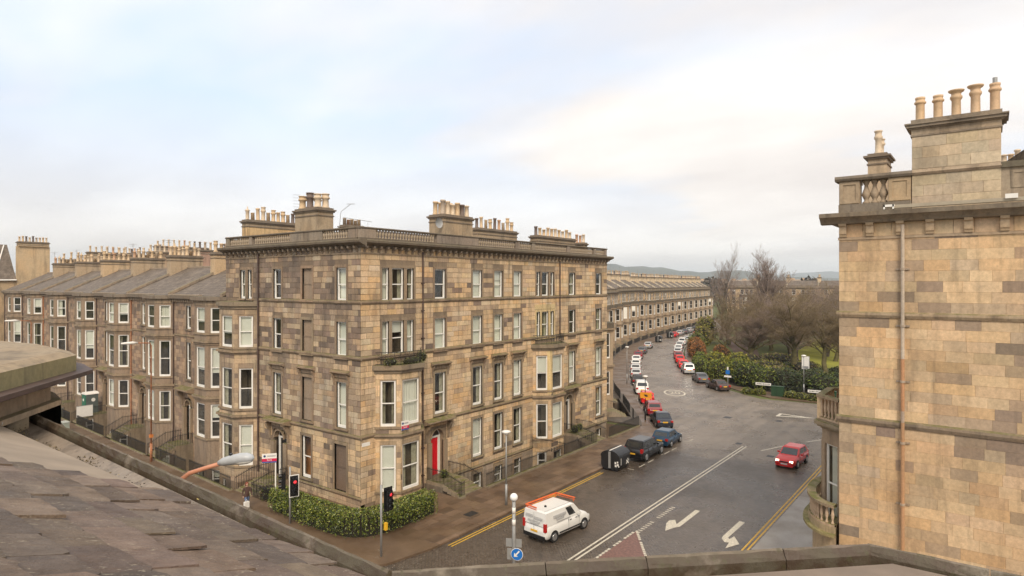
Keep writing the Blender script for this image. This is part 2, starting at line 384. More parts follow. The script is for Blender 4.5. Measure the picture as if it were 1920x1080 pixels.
def thing(name, label, cat, loc=(0, 0, 0), rz=0.0, group=None):
    o = bpy.data.objects.new(name, None); C.objects.link(o); o.location = loc; o.rotation_euler = (0, 0, rz)
    o.empty_display_size = 0.3
    o['label'] = label; o['category'] = cat
    if group: o['group'] = group
    return o
def tag(o, label, cat, group=None, kind=None):
    if label: o['label'] = label
    if cat: o['category'] = cat
    if group: o['group'] = group
    if kind: o['kind'] = kind
    return o
def struct(o): o['kind'] = 'structure'; return o
KIDS = {}
def kids(o):
    return [c for c in bpy.data.objects if c.parent == o]
def tree_of(o, table):
    return (o, [tree_of(c, table) for c in table.get(o.name, [])])
def table_now():
    t = {}
    for c in bpy.data.objects:
        if c.parent: t.setdefault(c.parent.name, []).append(c)
    return t
def copy_tree(node, parent=None, paint=None, drop=None):
    o, ch = node
    if drop and parent is not None and o.name.startswith(('blind', 'curtain')) and drop.random() < .5: return None
    c = o.copy(); C.objects.link(c)
    if parent is not None: c.parent = parent
    if paint and o.type == 'MESH' and len(o.material_slots) and o.material_slots[0].material and o.material_slots[0].material.name.startswith('paint'):
        c.material_slots[0].link = 'OBJECT'; c.material_slots[0].material = paint
    for k in ch: copy_tree(k, c, paint, drop)
    return c
def frame(ox, oy, d, outw, oz=0.0):
    """local (s, o, z): s along the wall, o outwards, z up"""
    l = math.hypot(*d); d = (d[0]/l, d[1]/l); l = math.hypot(*outw); n = (outw[0]/l, outw[1]/l)
    return Matrix(((d[0], n[0], 0, ox), (d[1], n[1], 0, oy), (0, 0, 1, oz), (0, 0, 0, 1)))
def text_mesh(txt, size, name='lettering'):
    cu = bpy.data.curves.new(name, 'FONT'); cu.body = txt; cu.size = size; cu.align_x = 'CENTER'; cu.align_y = 'CENTER'; cu.extrude = 0.002
    o = bpy.data.objects.new(name, cu)
    C.objects.link(o); dg = bpy.context.evaluated_depsgraph_get(); me = bpy.data.meshes.new_from_object(o.evaluated_get(dg))
    bpy.data.objects.remove(o); me.name = name
    return me
def jit(c, a=0.08, r=rnd):
    k = 1 + r.uniform(-a, a); return tuple(max(0.0, x*k*(1 + r.uniform(-a, a)*0.25)) for x in c)
# ================================================================== GROUND
def sheet(name, outer, z, mat_, holes=(), kind='structure', col=(1, 1, 1)):
    loops = [[Vector((p[0], p[1], 0)) for p in outer]] + [[Vector((p[0], p[1], 0)) for p in h] for h in holes]
    tri = tessellate_polygon(loops); flat = [p for l in loops for p in l]
    mb = MB(); vs = [(p.x, p.y, z) for p in flat]; fs = []
    for a, b, c in tri:
        n = (flat[b]-flat[a]).cross(flat[c]-flat[a]).z
        if abs(n) < 1e-9: continue
        fs.append((a, b, c) if n > 0 else (a, c, b))
    mb.add(vs, fs, col)
    o = mb.build(name, mat_)
    if kind: o['kind'] = kind
    return o
def slab(name, pts, z0, z1, mat_, holes=(), parent=None):
    """raised paving with real kerb sides"""
    o = sheet(name, pts, z1, mat_, holes)
    me = o.data; mb = MB()
    n = len(pts)
    for loop in [pts] + list(holes):
        n = len(loop)
        for i in range(n):
            a, b = loop[i], loop[(i+1) % n]
            mb.add([(a[0], a[1], z0), (b[0], b[1], z0), (b[0], b[1], z1), (a[0], a[1], z1)], [(0, 1, 2, 3)])
    k = mb.build('kerb_edge', mat_, o)
    return o
def tw(y): return 0.15 + 0.0476*(y-17.5)             # x of the left terrace's wall line
def rl(y): return -3.0 + 0.0476*(y-14.0)             # x of its railing line
PIT_R = [(5.6, -3.75), (33.3, -3.75), (33.3, 0.3), (5.6, 0.3)]
PIT_L = [(rl(10.4), 10.4), (rl(92), 92.0), (tw(92)+.3, 92), (0.3, 10.4)]
PIT_E = [(33.9, -3.4), (36.5, -1.9), (47, 5.2), (45, 8.4), (33.9, 0.2)]
PITS = [PIT_R, PIT_L, PIT_E]
FAR = [(-3000, -6000), (9000, -6000), (9000, 7000), (-3000, 7000)]
ground = sheet('ground', FAR, -0.02, M_GRASS, PITS)
for i, p in enumerate(PITS):
    big = [(x, y) for x, y in p]
    q = sheet('basement_area', p, -2.7, M_PIT)
    mb = MB()
    for k in range(len(p)):
        a, b = p[k], p[(k+1) % len(p)]
        mb.add([(a[0], a[1], -2.75), (b[0], b[1], -2.75), (b[0], b[1], -0.02), (a[0], a[1], -0.02)], [(0, 1, 2, 3)], (0.16, 0.12, 0.085))
    mb.build('retaining_wall', M_STONE, q)
# kerb lines
LKERB = [(18, -8.0), (28.5, -8.0), (33.0, -5.9), (37.6, -2.6), (47.8, 3.6), (58, 9.6), (69, 15.4), (88.6, 24.7), (111.9, 32.9), (127.3, 36.6), (141.9, 39.3), (163.7, 42.9), (200, 48.5), (240, 55)]
RKERB = [(58.2, -9.0), (61.5, -4.6), (64.8, -1.0), (72, 4.2), (81.5, 9.7), (98, 17.6), (117.3, 25.0), (131.9, 28.8), (153.6, 34.0), (180, 39.0), (200, 42.5), (240, 49)]
def offs(path, d):
    out_ = []
    for i, p in enumerate(path):
        a = path[max(0, i-1)]; b = path[min(len(path)-1, i+1)]
        t = Vector((b[0]-a[0], b[1]-a[1])).normalized()
        out_.append((p[0]-t.y*d, p[1]+t.x*d))
    return out_
def smooth_path(path, n=3):
    for _ in range(n):
        q = [path[0]]
        for a, b in zip(path, path[1:]):
            q.append((a[0]*.75+b[0]*.25, a[1]*.75+b[1]*.25)); q.append((a[0]*.25+b[0]*.75, a[1]*.25+b[1]*.75))
        q.append(path[-1]); path = q
    return path
LK_, RK_ = smooth_path(LKERB, 2), smooth_path(RKERB, 2)
road = sheet('road', [(-90, -140), (59, -140), (59, -20), (58.2, -9.0)] + RK_[1:] + LK_[::-1] + [(18, -5.0), (-5.0, -5.0), (-5.0, 10), (-1.2, 92), (-1.2, 96), (-24, 130), (-90, 130)], 0.0, M_ROAD, [])
# pavements
inner = [(33.9, -3.9)] + [(36.8, -2.4), (47.3, 4.9), (57.0, 11.6), (67.3, 17.7)] + [p for p in offs(LKERB, 3.6) if p[0] > 76]
inner_s = smooth_path(inner, 2)
pave_n = slab('pavement_north', [(-1.5, -8.0), (18, -8.0)] + LK_[1:] + inner_s[::-1] + [(33.6, -3.75), (5.6, -3.75), (5.6, 0.2), (0.2, 0.2), (0.2, 10.4), (rl(10.4), 10.4), (rl(92), 92), (rl(92)-4.2, 92), (-7.1, 10), (-7.1, -4.0), (-6.2, -6.2), (-4.4, -7.5)], 0, 0.12, M_PAVE)
cres_base = slab('crescent_forecourt', inner_s + [(245, 90), (60, 90), (34, 12)], -.01, 0.14, M_PIT, [[(a, b) for a, b in [(37.2, -1.0), (46.5, 5.4), (45, 8.0), (37.2, 2.5)]]])
pave_s = slab('pavement_south', [(-60, -22.4), (36, -22.4), (41, -24.5), (43.5, -29), (43.5, -120), (-60, -120)], 0, 0.12, M_PAVE2)
# paving flags on the near side: individual stones laid proud of the bed
fr = random.Random(5); flags = []
y = -7.62
rowi = 0
while y < -4.0:
    hgt = 0.62 if rowi % 2 else 0.72
    x = -0.6 - fr.uniform(0, .6)
    while x < 31.0:
        wd = fr.uniform(0.75, 1.25)
        flags.append((x, y, wd, hgt)); x += wd
    y += hgt; rowi += 1
flags.sort(key=lambda q: (q[0]+27)**2 + (q[1]+33)**2)
rest = MB()
for i, (x, y, wd, hg) in enumerate(flags):
    k = fr.uniform(0.72, 1.22); col = (k, k*fr.uniform(.97, 1.0), k*fr.uniform(.93, 1.0)); z = 0.124 + fr.uniform(0, 0.006)
    mb = MB() if i < 300 else rest
    mb.box(x+.014, x+wd-.014, y+.014, y+hg-.014, 0.10, z, col)
    if i < 300: mb.build('flagstone', M_PAVE, pave_n)
if rest.v: rest.build('flagstones', M_PAVE, pave_n, kind='stuff')
# kerb stones, near run
kr = random.Random(8); x = -0.9
while x < 28:
    l = kr.uniform(0.8, 1.1); k = kr.uniform(.8, 1.25)
    MB().box(x+.01, x+l-.01, -8.02, -7.72, 0.02, 0.133, (k*1.15, k*1.15, k*1.2)).build('kerbstone', M_PAVE, pave_n); x += l
# park
park_edge = [(60.2, -20), (60.2, -120)]
kerb_park = slab('pavement_park', [(59.2, -140), (59.2, -10.0)] + [(62.4, -4.9), (65.6, -1.4)] + [p for p in offs(RK_, -0.25) if p[0] > 66] + [p for p in offs(RK_, -2.2)[::-1] if p[0] > 66] + [(64.6, -6.5), (62.0, -11), (61.8, -140)], 0, 0.12, M_PAVE)
path_p = sheet('park_path', [(64, 2), (96, 6), (118, 14), (140, 24), (141, 21), (120, 9), (97, 1.5), (66, -2)], 0.004, simple('park_path_dirt', (0.12, 0.075, 0.055), 0.9, var=0.2), ())
lawn = sheet('park_lawn', [(98, -2), (160, 6), (160, -90), (92, -90), (94, -20)], 0.002, simple('lawn', (0.24, 0.235, 0.028), 0.95, var=0.18, scale=0.3))
earth = sheet('shrub_bed', [(61.8, -60), (61.8, -12), (66, -4), (72, 2.5), (84, 8), (98, 15), (104, 12), (96, 2), (90, -12), (88, -60)], 0.006, M_EARTH)

# ---- markings
MZ = 0.006
def strip(mb, a, b, wd, z=MZ):
    d = Vector((b[0]-a[0], b[1]-a[1])).normalized(); n = Vector((-d.y, d.x))*wd/2
    mb.add([(a[0]-n.x, a[1]-n.y, z), (b[0]-n.x, b[1]-n.y, z), (b[0]+n.x, b[1]+n.y, z), (a[0]+n.x, a[1]+n.y, z)], [(0, 1, 2, 3)])
def marks(name, segs, wd, m, z=MZ):
    mb = MB()
    for a, b in segs: strip(mb, a, b, wd, z)
    return struct(mb.build(name, m))
marks('road_marking_double_centre_line', [((-30, -14.82), (32.3, -14.82)), ((-30, -15.12), (32.3, -15.12))], 0.12, M_LINE)
marks('road_marking_double_yellow_line_north', [((-0.5, -8.32), (17.2, -8.32)), ((-0.5, -8.55), (17.2, -8.55))], 0.09, M_YLINE)
marks('road_marking_double_yellow_line_south', [((-20, -21.93), (31, -21.93)), ((-20, -22.17), (31, -22.17))], 0.10, M_YLINE)
rr = random.Random(3); seg = []
x = 7.8
while x < 13.2:
    if not 9.8 < x < 10.5: seg.append(((x, -16.1), (x+.12, -16.1)))
    x += .33
marks('road_marking_dashes', seg, 0.28, M_LINE)
marks('road_marking_give_way_line', [((31.6, -16.6), (35.4, -18.1)), ((37.4, -19.1), (39.6, -20.25)), ((41.5, -21.2), (43.6, -22.2))], 0.16, M_LINE)
gw = MB(); gw.add([(47.9, -13.6, MZ), (49.9, -13.55, MZ), (49.4, -17.4, MZ)], [(0, 2, 1)]); struct(gw.build('road_marking_triangle', M_LINE))
gi = MB(); gi.add([(48.4, -13.95, MZ+.004), (49.5, -13.9, MZ+.004), (49.3, -16.0, MZ+.004)], [(0, 2, 1)]); struct(gi.build('road_patch', M_ROAD))
marks('road_marking_crossing_dashes', [((91.3+(i-1)*.9+1.0, 21.6-(i)*1.75), (91.3+(i-1)*.9+1.4, 21.6-i*1.75-.85)) for i in range(4)], 0.42, M_LINE)
def arrow(pts_list):
    mb = MB()
    for i_, pl in enumerate(pts_list): mb.add([(a, b, MZ+.003*i_) for a, b in pl], [tuple(range(len(pl)))])
    return struct(mb.build('road_marking_arrow', M_LINE))
arrow([[(13.6, -17.47), (13.6, -17.79), (10.2, -17.79), (10.2, -17.47)], [(10.2, -17.79), (9.9, -17.62), (10.1, -17.25), (10.5, -17.47), (10.2, -17.47)], [(9.0, -17.35), (10.1, -17.66), (11.1, -17.1), (10.75, -16.85), (10.2, -16.9)]])
arrow([[(13.4, -20.42), (13.3, -20.78), (10.3, -20.72), (10.4, -20.40)], [(10.3, -20.72), (10.0, -20.95), (9.55, -20.75), (10.0, -20.44), (10.4, -20.40)], [(10.7, -20.95), (9.75, -21.55), (8.7, -21.1), (9.6, -21.0), (9.5, -20.75)]])
tri = MB(); tri.add([(8.0, -15.95, 0.005), (-4.0, -24, 0.005), (-4.0, -15.95, 0.005)], [(0, 2, 1)])
tr = struct(tri.build('red_sett_island', M_BRICKRED))
sm = random.Random(4); seg = []
for i in range(60):
    t = i/60; a = (8.0-12*t, -15.95-8.05*t)
    if sm.random() < .82: seg.append((a, (a[0]-.16, a[1]-.107)))
for i in range(30):
    a = (7.7-i*.33, -15.9)
    if sm.random() < .75: seg.append((a, (a[0]-.24, a[1])))
marks('road_marking_island_edge', seg, 0.15, M_LINE, 0.010)
# 20 roundel
mb = MB(); cx, cy = 55.6, 1.6; ang = math.atan2(6, 10)
ca, sa = math.cos(ang), math.sin(ang); n = 36; vs = []
for r in (1.0, 0.84):
    for k in range(n):
        t = 2*math.pi*k/n; a, b = 2.5*r*math.cos(t), 1.45*r*math.sin(t); vs.append((cx+a*ca-b*sa, cy+a*sa+b*ca, MZ))
mb.add(vs, [(k, (k+1) % n, n+(k+1) % n, n+k) for k in range(n)]); rd = struct(mb.build('road_marking_speed_roundel', M_LINE))
me = text_mesh('20', 1.7); me.materials.append(M_LINE)
o = bpy.data.objects.new('lettering', me); C.objects.link(o); o.parent = rd
o.matrix_basis = Matrix.Translation((cx, cy, MZ+.004)) @ Matrix.Rotation(ang-math.pi/2, 4, 'Z') @ Matrix.Diagonal((0.9, 1.7, 1, 1))
marks('road_marking_parking_bay', [((x, -10.15), (x+1.1, -10.15)) for x in (20.3, 22.0, 25.3, 26.9, 30.9)] + [((19.4+5.7*i, -10.15), (19.4+5.7*i, -9.6)) for i in range(3)], 0.09, M_LINE)
# manholes and patches
for x, y, a, b, c in [(33, -14.2, .35, .25, M_IRON), (44, -9.5, .5, .4, M_IRON), (3.8, -6.3, .45, .3, M_IRON), (30.2, -17.8, .3, .3, M_IRON), (45.5, -14.6, .4, .3, M_IRON)]:
    z = 0.132 if y > -8 else 0.004
    struct(MB().box(x-a, x+a, y-b, y+b, z-.02, z+.004).build('manhole_cover', c))

# ================================================================== ARCHITECTURE
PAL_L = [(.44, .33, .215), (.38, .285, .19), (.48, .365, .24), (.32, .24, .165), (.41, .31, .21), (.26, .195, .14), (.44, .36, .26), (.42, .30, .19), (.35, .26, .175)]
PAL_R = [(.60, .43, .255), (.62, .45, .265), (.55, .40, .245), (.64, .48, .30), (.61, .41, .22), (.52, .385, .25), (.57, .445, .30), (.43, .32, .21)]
PAL_G = [(.57, .40, .235), (.60, .435, .26), (.54, .40, .25), (.58, .39, .215), (.51, .375, .235), (.62, .455, .28), (.55, .385, .225), (.47, .355, .235)]
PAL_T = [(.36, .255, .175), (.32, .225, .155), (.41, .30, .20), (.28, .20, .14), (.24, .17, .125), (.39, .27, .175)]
TRIM = (.28, .21, .14)
def wall_cells(T, s0, s1, z0, z1, ops, name, parent, m=None, th=.35, col=(.36, .27, .18), o0=0.0):
    """wall with real openings: the slab is cut into blocks round them"""
    ops = [q for q in ops if q[1] > s0 and q[0] < s1]
    zs = sorted({z0, z1} | {min(max(z, z0), z1) for q in ops for z in (q[2], q[3])})
    mb = MB(T)
    for za, zb in zip(zs, zs[1:]):
        if zb-za < 1e-4: continue
        cuts = sorted([(q[0], q[1]) for q in ops if q[2] < zb-1e-4 and q[3] > za+1e-4])
        a = s0
        for c0, c1 in cuts:
            if c0 > a: mb.box(a, c0, -th, o0, za, zb, col)
            a = max(a, c1)
        if s1 > a+1e-4: mb.box(a, s1, -th, o0, za, zb, col)
    return mb.build(name, m or M_STONE, parent)
def courses(T, s0, s1, z0, z1, ops, ch, wm, pal, r, dark=None, margin=0.0):
    """ashlar blocks (s0,s1,z0,z1,colour) laid round the openings"""
    res = []; n = max(1, round((z1-z0)/ch)); ch = (z1-z0)/n
    for i in range(n):
        za, zb = z0+i*ch, z0+(i+1)*ch
        cuts = sorted([(q[0]-margin, q[1]+margin) for q in ops if q[2]-margin < zb-.02 and q[3]+margin > za+.02])
        spans = []; a = s0
        for c0, c1 in cuts:
            if c0 > a+.05: spans.append((a, c0))
            a = max(a, c1)
        if s1 > a+.05: spans.append((a, s1))
        for a, b in spans:
            x = a; first = True
            while x < b-1e-3:
                wd = r.uniform(.6, 1.45)*wm
                if first and i % 2: wd *= .55
                first = False
                if b-(x+wd) < .35*wm: wd = b-x
                c = r.choice(pal)
                nv = mnoise.noise(Vector((x*.30, za*.75, n*.37)))+.5*mnoise.noise(Vector((x*.9, za*1.6, n*.37+9)))
                if dark and r.random() < dark[0]*max(.15, 1+3.4*nv): c = r.choice(dark[1])
                f_ = 1-.22*nv; c = tuple(q*f_ for q in c)
                res.append((x, x+wd, za, zb, jit(c, .07, r))); x += wd
    return res
def lay(T, blocks, parent, m, r, proud=.022, gap=.008, limit=300, name='stone', near=None):
    def key(q):
        p = T @ Vector(((q[0]+q[1])/2, 0, (q[2]+q[3])/2)); return (p-Vector(CAM)).length / max(.05, math.sqrt((q[1]-q[0])*(q[3]-q[2])))
    blocks = sorted(blocks, key=key); rest = MB(T)
    for i, (a, b, c, d, col) in enumerate(blocks):
        mb = MB(T) if i < limit else rest
        pr = proud*r.uniform(.6, 1.3); g = gap/2
        x0, x1, z0, z1 = a+g, b-g, c+g, d-g; e = min(.012, gap*.8)
        # a face with a dressed margin: front face slightly smaller than the bed
        mb.add([(x0, 0, z0), (x1, 0, z0), (x1, 0, z1), (x0, 0, z1), (x0+e, pr, z0+e), (x1-e, pr, z0+e), (x1-e, pr, z1-e), (x0+e, pr, z1-e)],
               [(4, 7, 6, 5), (0, 4, 5, 1), (1, 5, 6, 2), (2, 6, 7, 3), (3, 7, 4, 0)][:5], col)
        if i < limit: mb.build(name, m, parent)
    if rest.v: rest.build('ashlar', m, parent, kind='stuff')
def window(T, s0, s1, z0, z1, parent, style='', detail=2, recess=.085, bars=0):
    """sash window: white frame with stepped sashes; panes, blinds and room are its sub-parts"""
    w_, h_ = s1-s0, z1-z0; f = .085 if w_ > .7 else .06; mid = z0+h_*.5
    mb = MB(T); o1 = -recess
    mb.box(s0, s0+f, o1-.10, o1, z0, z1); mb.box(s1-f, s1, o1-.10, o1, z0, z1)
    mb.box(s0+f, s1-f, o1-.10, o1, z1-f, z1); mb.box(s0+f, s1-f, o1-.10, o1+.03, z0, z0+f*1.9)
    mb.box(s0+f, s1-f, o1-.07, o1-.01, mid-.035, mid+.035)
    if detail > 1:
        mb.box(s0+f, s0+f+.035, o1-.05, o1-.02, mid+.035, z1-f); mb.box(s1-f-.035, s1-f, o1-.05, o1-.02, mid+.035, z1-f)
        mb.box(s0+f, s0+f+.035, o1-.09, o1-.055, z0+f*1.9, mid-.035); mb.box(s1-f-.035, s1-f, o1-.09, o1-.055, z0+f*1.9, mid-.035)
    for k in range(bars):
        x = s0+f+(w_-2*f)*(k+1)/(bars+1); mb.box(x-.014, x+.014, o1-.06, o1-.02, z0+f*1.9, z1-f)
    wn = mb.build('window', M_WHITE, parent)
    if detail > 1:
        for nm, a, b, oo in (('pane', z0+f*1.9, mid-.02, o1-.085), ('pane', mid+.02, z1-f, o1-.045)):
            w1, w2 = rnd.uniform(-.018, .018), rnd.uniform(-.018, .018); MB(T).add([(s0+f, oo, a), (s1-f, oo+w1, a), (s1-f, oo+w1+w2, b), (s0+f, oo+w2, b)], [(0, 1, 2, 3)]).build(nm, M_GLASS, wn)
        d = 1.1
        rb = MB(T); rb.add([(s0-.3, -d, z0-.2), (s1+.3, -d, z0-.2), (s1+.3, -d, z1+.2), (s0-.3, -d, z1+.2), (s0-.3, o1-.13, z0-.2), (s1+.3, o1-.13, z0-.2), (s1+.3, o1-.13, z1+.2), (s0-.3, o1-.13, z1+.2)],
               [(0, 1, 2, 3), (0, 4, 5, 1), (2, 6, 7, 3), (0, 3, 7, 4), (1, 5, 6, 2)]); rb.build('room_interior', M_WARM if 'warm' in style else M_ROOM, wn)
        ob = o1-.16
        if 'full' in style: MB(T).box(s0+f*.7, s1-f*.7, ob-.01, ob, z0+f, z1-f*.5).build('blind', M_BLIND, wn)
        if 'half' in style: MB(T).box(s0+f*.7, s1-f*.7, ob-.01, ob, z0+h_*rnd.uniform(.35, .68), z1-f*.5).build('blind', M_BLIND, wn)
        if 'curt' in style or 'net' in style:
            mc = M_BLIND if 'net' in style else M_CURT
            ext = .5 if 'net' in style else .3
            for a, b in ((s0+f*.6, s0+w_*ext), (s1-w_*ext, s1-f*.6)):
                cb = MB(T); n = 7; vs = []
                for k in range(n+1):
                    x = a+(b-a)*k/n; oo = ob-(.03 if k % 2 else .09); vs += [(x, oo, z0+f), (x, oo, z1-f*.5)]
                cb.add(vs, [(2*k, 2*k+2, 2*k+3, 2*k+1) for k in range(n)]).build('curtain', mc, wn)
    else:
        MB(T).add([(s0+f, o1-.05, z0+f), (s1-f, o1-.05, z0+f), (s1-f, o1-.05, z1-f), (s0+f, o1-.05, z1-f)], [(0, 1, 2, 3)]).build('pane', M_DGLASS, wn)
        if 'full' in style: MB(T).box(s0+f, s1-f, o1-.045, o1-.035, z0+f, z1-f).build('blind', M_BLIND, wn)
        if 'half' in style: MB(T).box(s0+f, s1-f, o1-.045, o1-.035, z0+h_*rnd.uniform(.35, .7), z1-f).build('blind', M_BLIND, wn)
    return wn
def surround(T, s0, s1, z0, z1, parent, wd=.17, pr=.055, sill=True, col=TRIM, m=None):
    mb = MB(T); c = jit(col, .12)
    mb.box(s0-wd, s0, -.16, pr, z0, z1, c); mb.box(s1, s1+wd, -.16, pr, z0, z1, c); mb.box(s0-wd, s1+wd, -.16, pr+.004, z1, z1+wd*1.15, c)
    mb.box(s0-wd-.05, s1+wd+.05, -.16, pr+.08, z0-.13, z0, c)
    return mb.build('window_surround', m or M_TRIM, parent)
def hood(T, s0, s1, z, parent, ov=.42, pr=.34):
    mb = MB(T); c = jit(TRIM, .1)
    mb.box(s0-.17, s1+.17, 0, .07, z+.21, z+.45, c)
    mb.poly_s([(0, z+.45), (.14, z+.45), (pr-.05, z+.54), (pr, z+.56), (pr, z+.64), (0, z+.72)], s0-ov, s1+ov, c)
    for x in (s0-.30, s1+.16):
        mb.poly_s([(.0, z-.35), (.08, z-.3), (.12, z+.1), (.22, z+.3), (.24, z+.45), (0, z+.45)], x, x+.14, c)
    return mb.build('window_hood', M_TRIM, parent)
def band(T, s0, s1, z0, h, pr, parent, name='string_course', col=TRIM, m=None, soft=True):
    mb = MB(T)
    if soft: mb.poly_s([(0, z0), (pr*.45, z0), (pr, z0+h*.45), (pr, z0+h*.8), (0, z0+h)], s0, s1, col)
    else: mb.box(s0, s1, 0, pr, z0, z0+h, col)
    return mb.build(name, m or M_TRIM, parent)
BAL = [(.075, 0), (.075, .05), (.045, .08), (.05, .14), (.088, .25), (.085, .33), (.045, .45), (.04, .5), (.062, .52), (.062, .55)]
def baluster_mesh(h, seg=8, k=1.0, col=(.30, .25, .19)):
    return MB().lathe([(r*k, z*h/.55) for r, z in BAL], seg=seg, col=col).mesh('baluster', M_DARK, True)
def balustrade(T, s0, s1, zb, parent, piers, h=.62, base=.28, spacing=.27, depth=.30, off=.12, bm=None, col=(.22, .18, .14), rail=.17, count=None):
    """plinth, piers, balusters and coping rail; the centre line stands off behind the wall face"""
    mb = MB(T); oc = -off-depth/2
    mb.box(s0, s1, -off-depth, -off, zb, zb+base, col)
    top = zb+base+h
    mb.poly_s([(oc-depth*.62, top), (oc+depth*.62, top), (oc+depth*.72, top+rail*.5), (oc+depth*.6, top+rail), (oc-depth*.6, top+rail)], s0-.05, s1+.05, col)
    for a, b in piers: mb.box(a, b, oc-depth*.52, oc+depth*.52, zb+base, top, jit((.27, .22, .17), .1))
    mb.build('parapet', M_DARK, parent)
    x = s0+.15; R3 = Matrix.Identity(4)
    while x < s1-.1:
        if not any(a-.08 < x < b+.08 for a, b in piers):
            inst('baluster', bm, parent, Matrix.Translation(T @ Vector((x, oc, zb+base))))
        x += spacing
POTS = [(.56, .41, .25), (.60, .45, .29), (.52, .32, .20), (.42, .34, .26), (.60, .44, .27), (.16, .12, .10), (.62, .50, .36)]
POTM = {}
def pot_mesh(i, style=0):
    key = (i, style)
    if key not in POTM:
        c = POTS[i % len(POTS)]
        if style == 0: pr = [(.15, 0), (.15, .06), (.125, .09), (.115, .75), (.15, .78), (.15, .86), (.12, .88), (.09, .88), (.09, .7)]
        elif style == 1: pr = [(.17, 0), (.17, .08), (.135, .12), (.125, .60), (.17, .66), (.18, .74), (.14, .80), (.14, .92), (.17, .95), (.17, 1.0), (.11, 1.0), (.10, .8)]
        elif style == 2: pr = [(.14, 0), (.12, .05), (.12, .72), (.17, .78), (.17, .82), (.04, .95), (.03, 1.15), (.0, 1.16)]
        else: pr = [(.13, 0), (.12, .6), (.14, .62), (.14, .66), (.10, .66)]
        POTM[key] = MB().lathe(pr, seg=12, col=c).mesh('chimney_pot', M_POT, True)
    return POTM[key]
def chimney(parent, x0, x1, y0, y1, z0, z1, n, along='x', pots=None, ph=1.0, T=None, col=(.38, .29, .19), cap=.16, rows=1, style=None, seed=0, m=None, ret=False, face_col=None, pr=1.2):
    r = random.Random(seed+int(abs(x0)*7+abs(y0)*3)); mb = MB(T); h = z1-z0
    mb.box(x0, x1, y0, y1, z0, z1-.62, face_col or col); c2 = (.20, .16, .12)
    e = .05; mb.box(x0-e, x1+e, y0-e, y1+e, z1-.62, z1-.54, c2); mb.box(x0, x1, y0, y1, z1-.54, z1-.32, col)
    e = cap*.55; mb.box(x0-e, x1+e, y0-e, y1+e, z1-.32, z1-.22, c2)
    e = cap; mb.box(x0-e, x1+e, y0-e, y1+e, z1-.22, z1-.12, c2); mb.box(x0-.02, x1+.02, y0-.02, y1+.02, z1-.12, z1, c2)
    ch = mb.build('chimney_stack', m or M_STONE, parent)
    A = T if T is not None else Matrix.Identity(4)
    for rr_ in range(rows):
        for i in range(n):
            t = (i+.5)/n
            if along == 'x': px = x0+(x1-x0)*t; py = y0+(y1-y0)*((rr_+.5)/rows)
            else: py = y0+(y1-y0)*t; px = x0+(x1-x0)*((rr_+.5)/rows)
            st = r.choice([0, 0, 0, 1, 2, 3]) if style is None else style
            me = pot_mesh(r.randrange(7) if r.random() < .6 else r.choice([0, 1, 4, 6]), st)
            k = ph*r.uniform(.8, 1.14)
            inst('chimney_pot', me, ch, Matrix.Translation(A @ Vector((px, py, z1-.01))) @ Matrix.Rotation(r.uniform(-.03, .03), 4, 'X') @ Matrix.Diagonal((pr, pr, k, 1)))
    return ch
def railing(pts, h=1.0, sp=.135, parent=None, name='railing', r=.013, mid=False):
    mb = MB()
    for a, b in zip(pts, pts[1:]):
        A, B = Vector(a), Vector(b); L = (B-A).length; n = max(1, round(L/sp))
        d = (B-A)/L; nn = Vector((-d.y, d.x, 0)).normalized()*.022
        for zt in ((h-.10,) if not mid else (h-.10, .12)):
            P = [A+Vector((0, 0, zt)), B+Vector((0, 0, zt))]
            mb.add([tuple(P[0]-nn), tuple(P[1]-nn), tuple(P[1]+nn), tuple(P[0]+nn), tuple(P[0]-nn+Vector((0, 0, .03))), tuple(P[1]-nn+Vector((0, 0, .03))), tuple(P[1]+nn+Vector((0, 0, .03))), tuple(P[0]+nn+Vector((0, 0, .03)))],
                   [(0, 3, 2, 1), (4, 5, 6, 7), (0, 1, 5, 4), (1, 2, 6, 5), (2, 3, 7, 6), (3, 0, 4, 7)])
        for i in range(n+1):
            p = A+(B-A)*(i/n); q = r*1.0
            mb.add([(p.x-q, p.y-q, p.z), (p.x+q, p.y-q, p.z), (p.x+q, p.y+q, p.z), (p.x-q, p.y+q, p.z), (p.x-q, p.y-q, p.z+h), (p.x+q, p.y-q, p.z+h), (p.x+q, p.y+q, p.z+h), (p.x-q, p.y+q, p.z+h), (p.x, p.y, p.z+h+.08)],
                   [(0, 1, 5, 4), (1, 2, 6, 5), (2, 3, 7, 6), (3, 0, 4, 7), (4, 5, 8), (5, 6, 8), (6, 7, 8), (7, 4, 8)])
    return mb.build(name, M_IRON, parent)
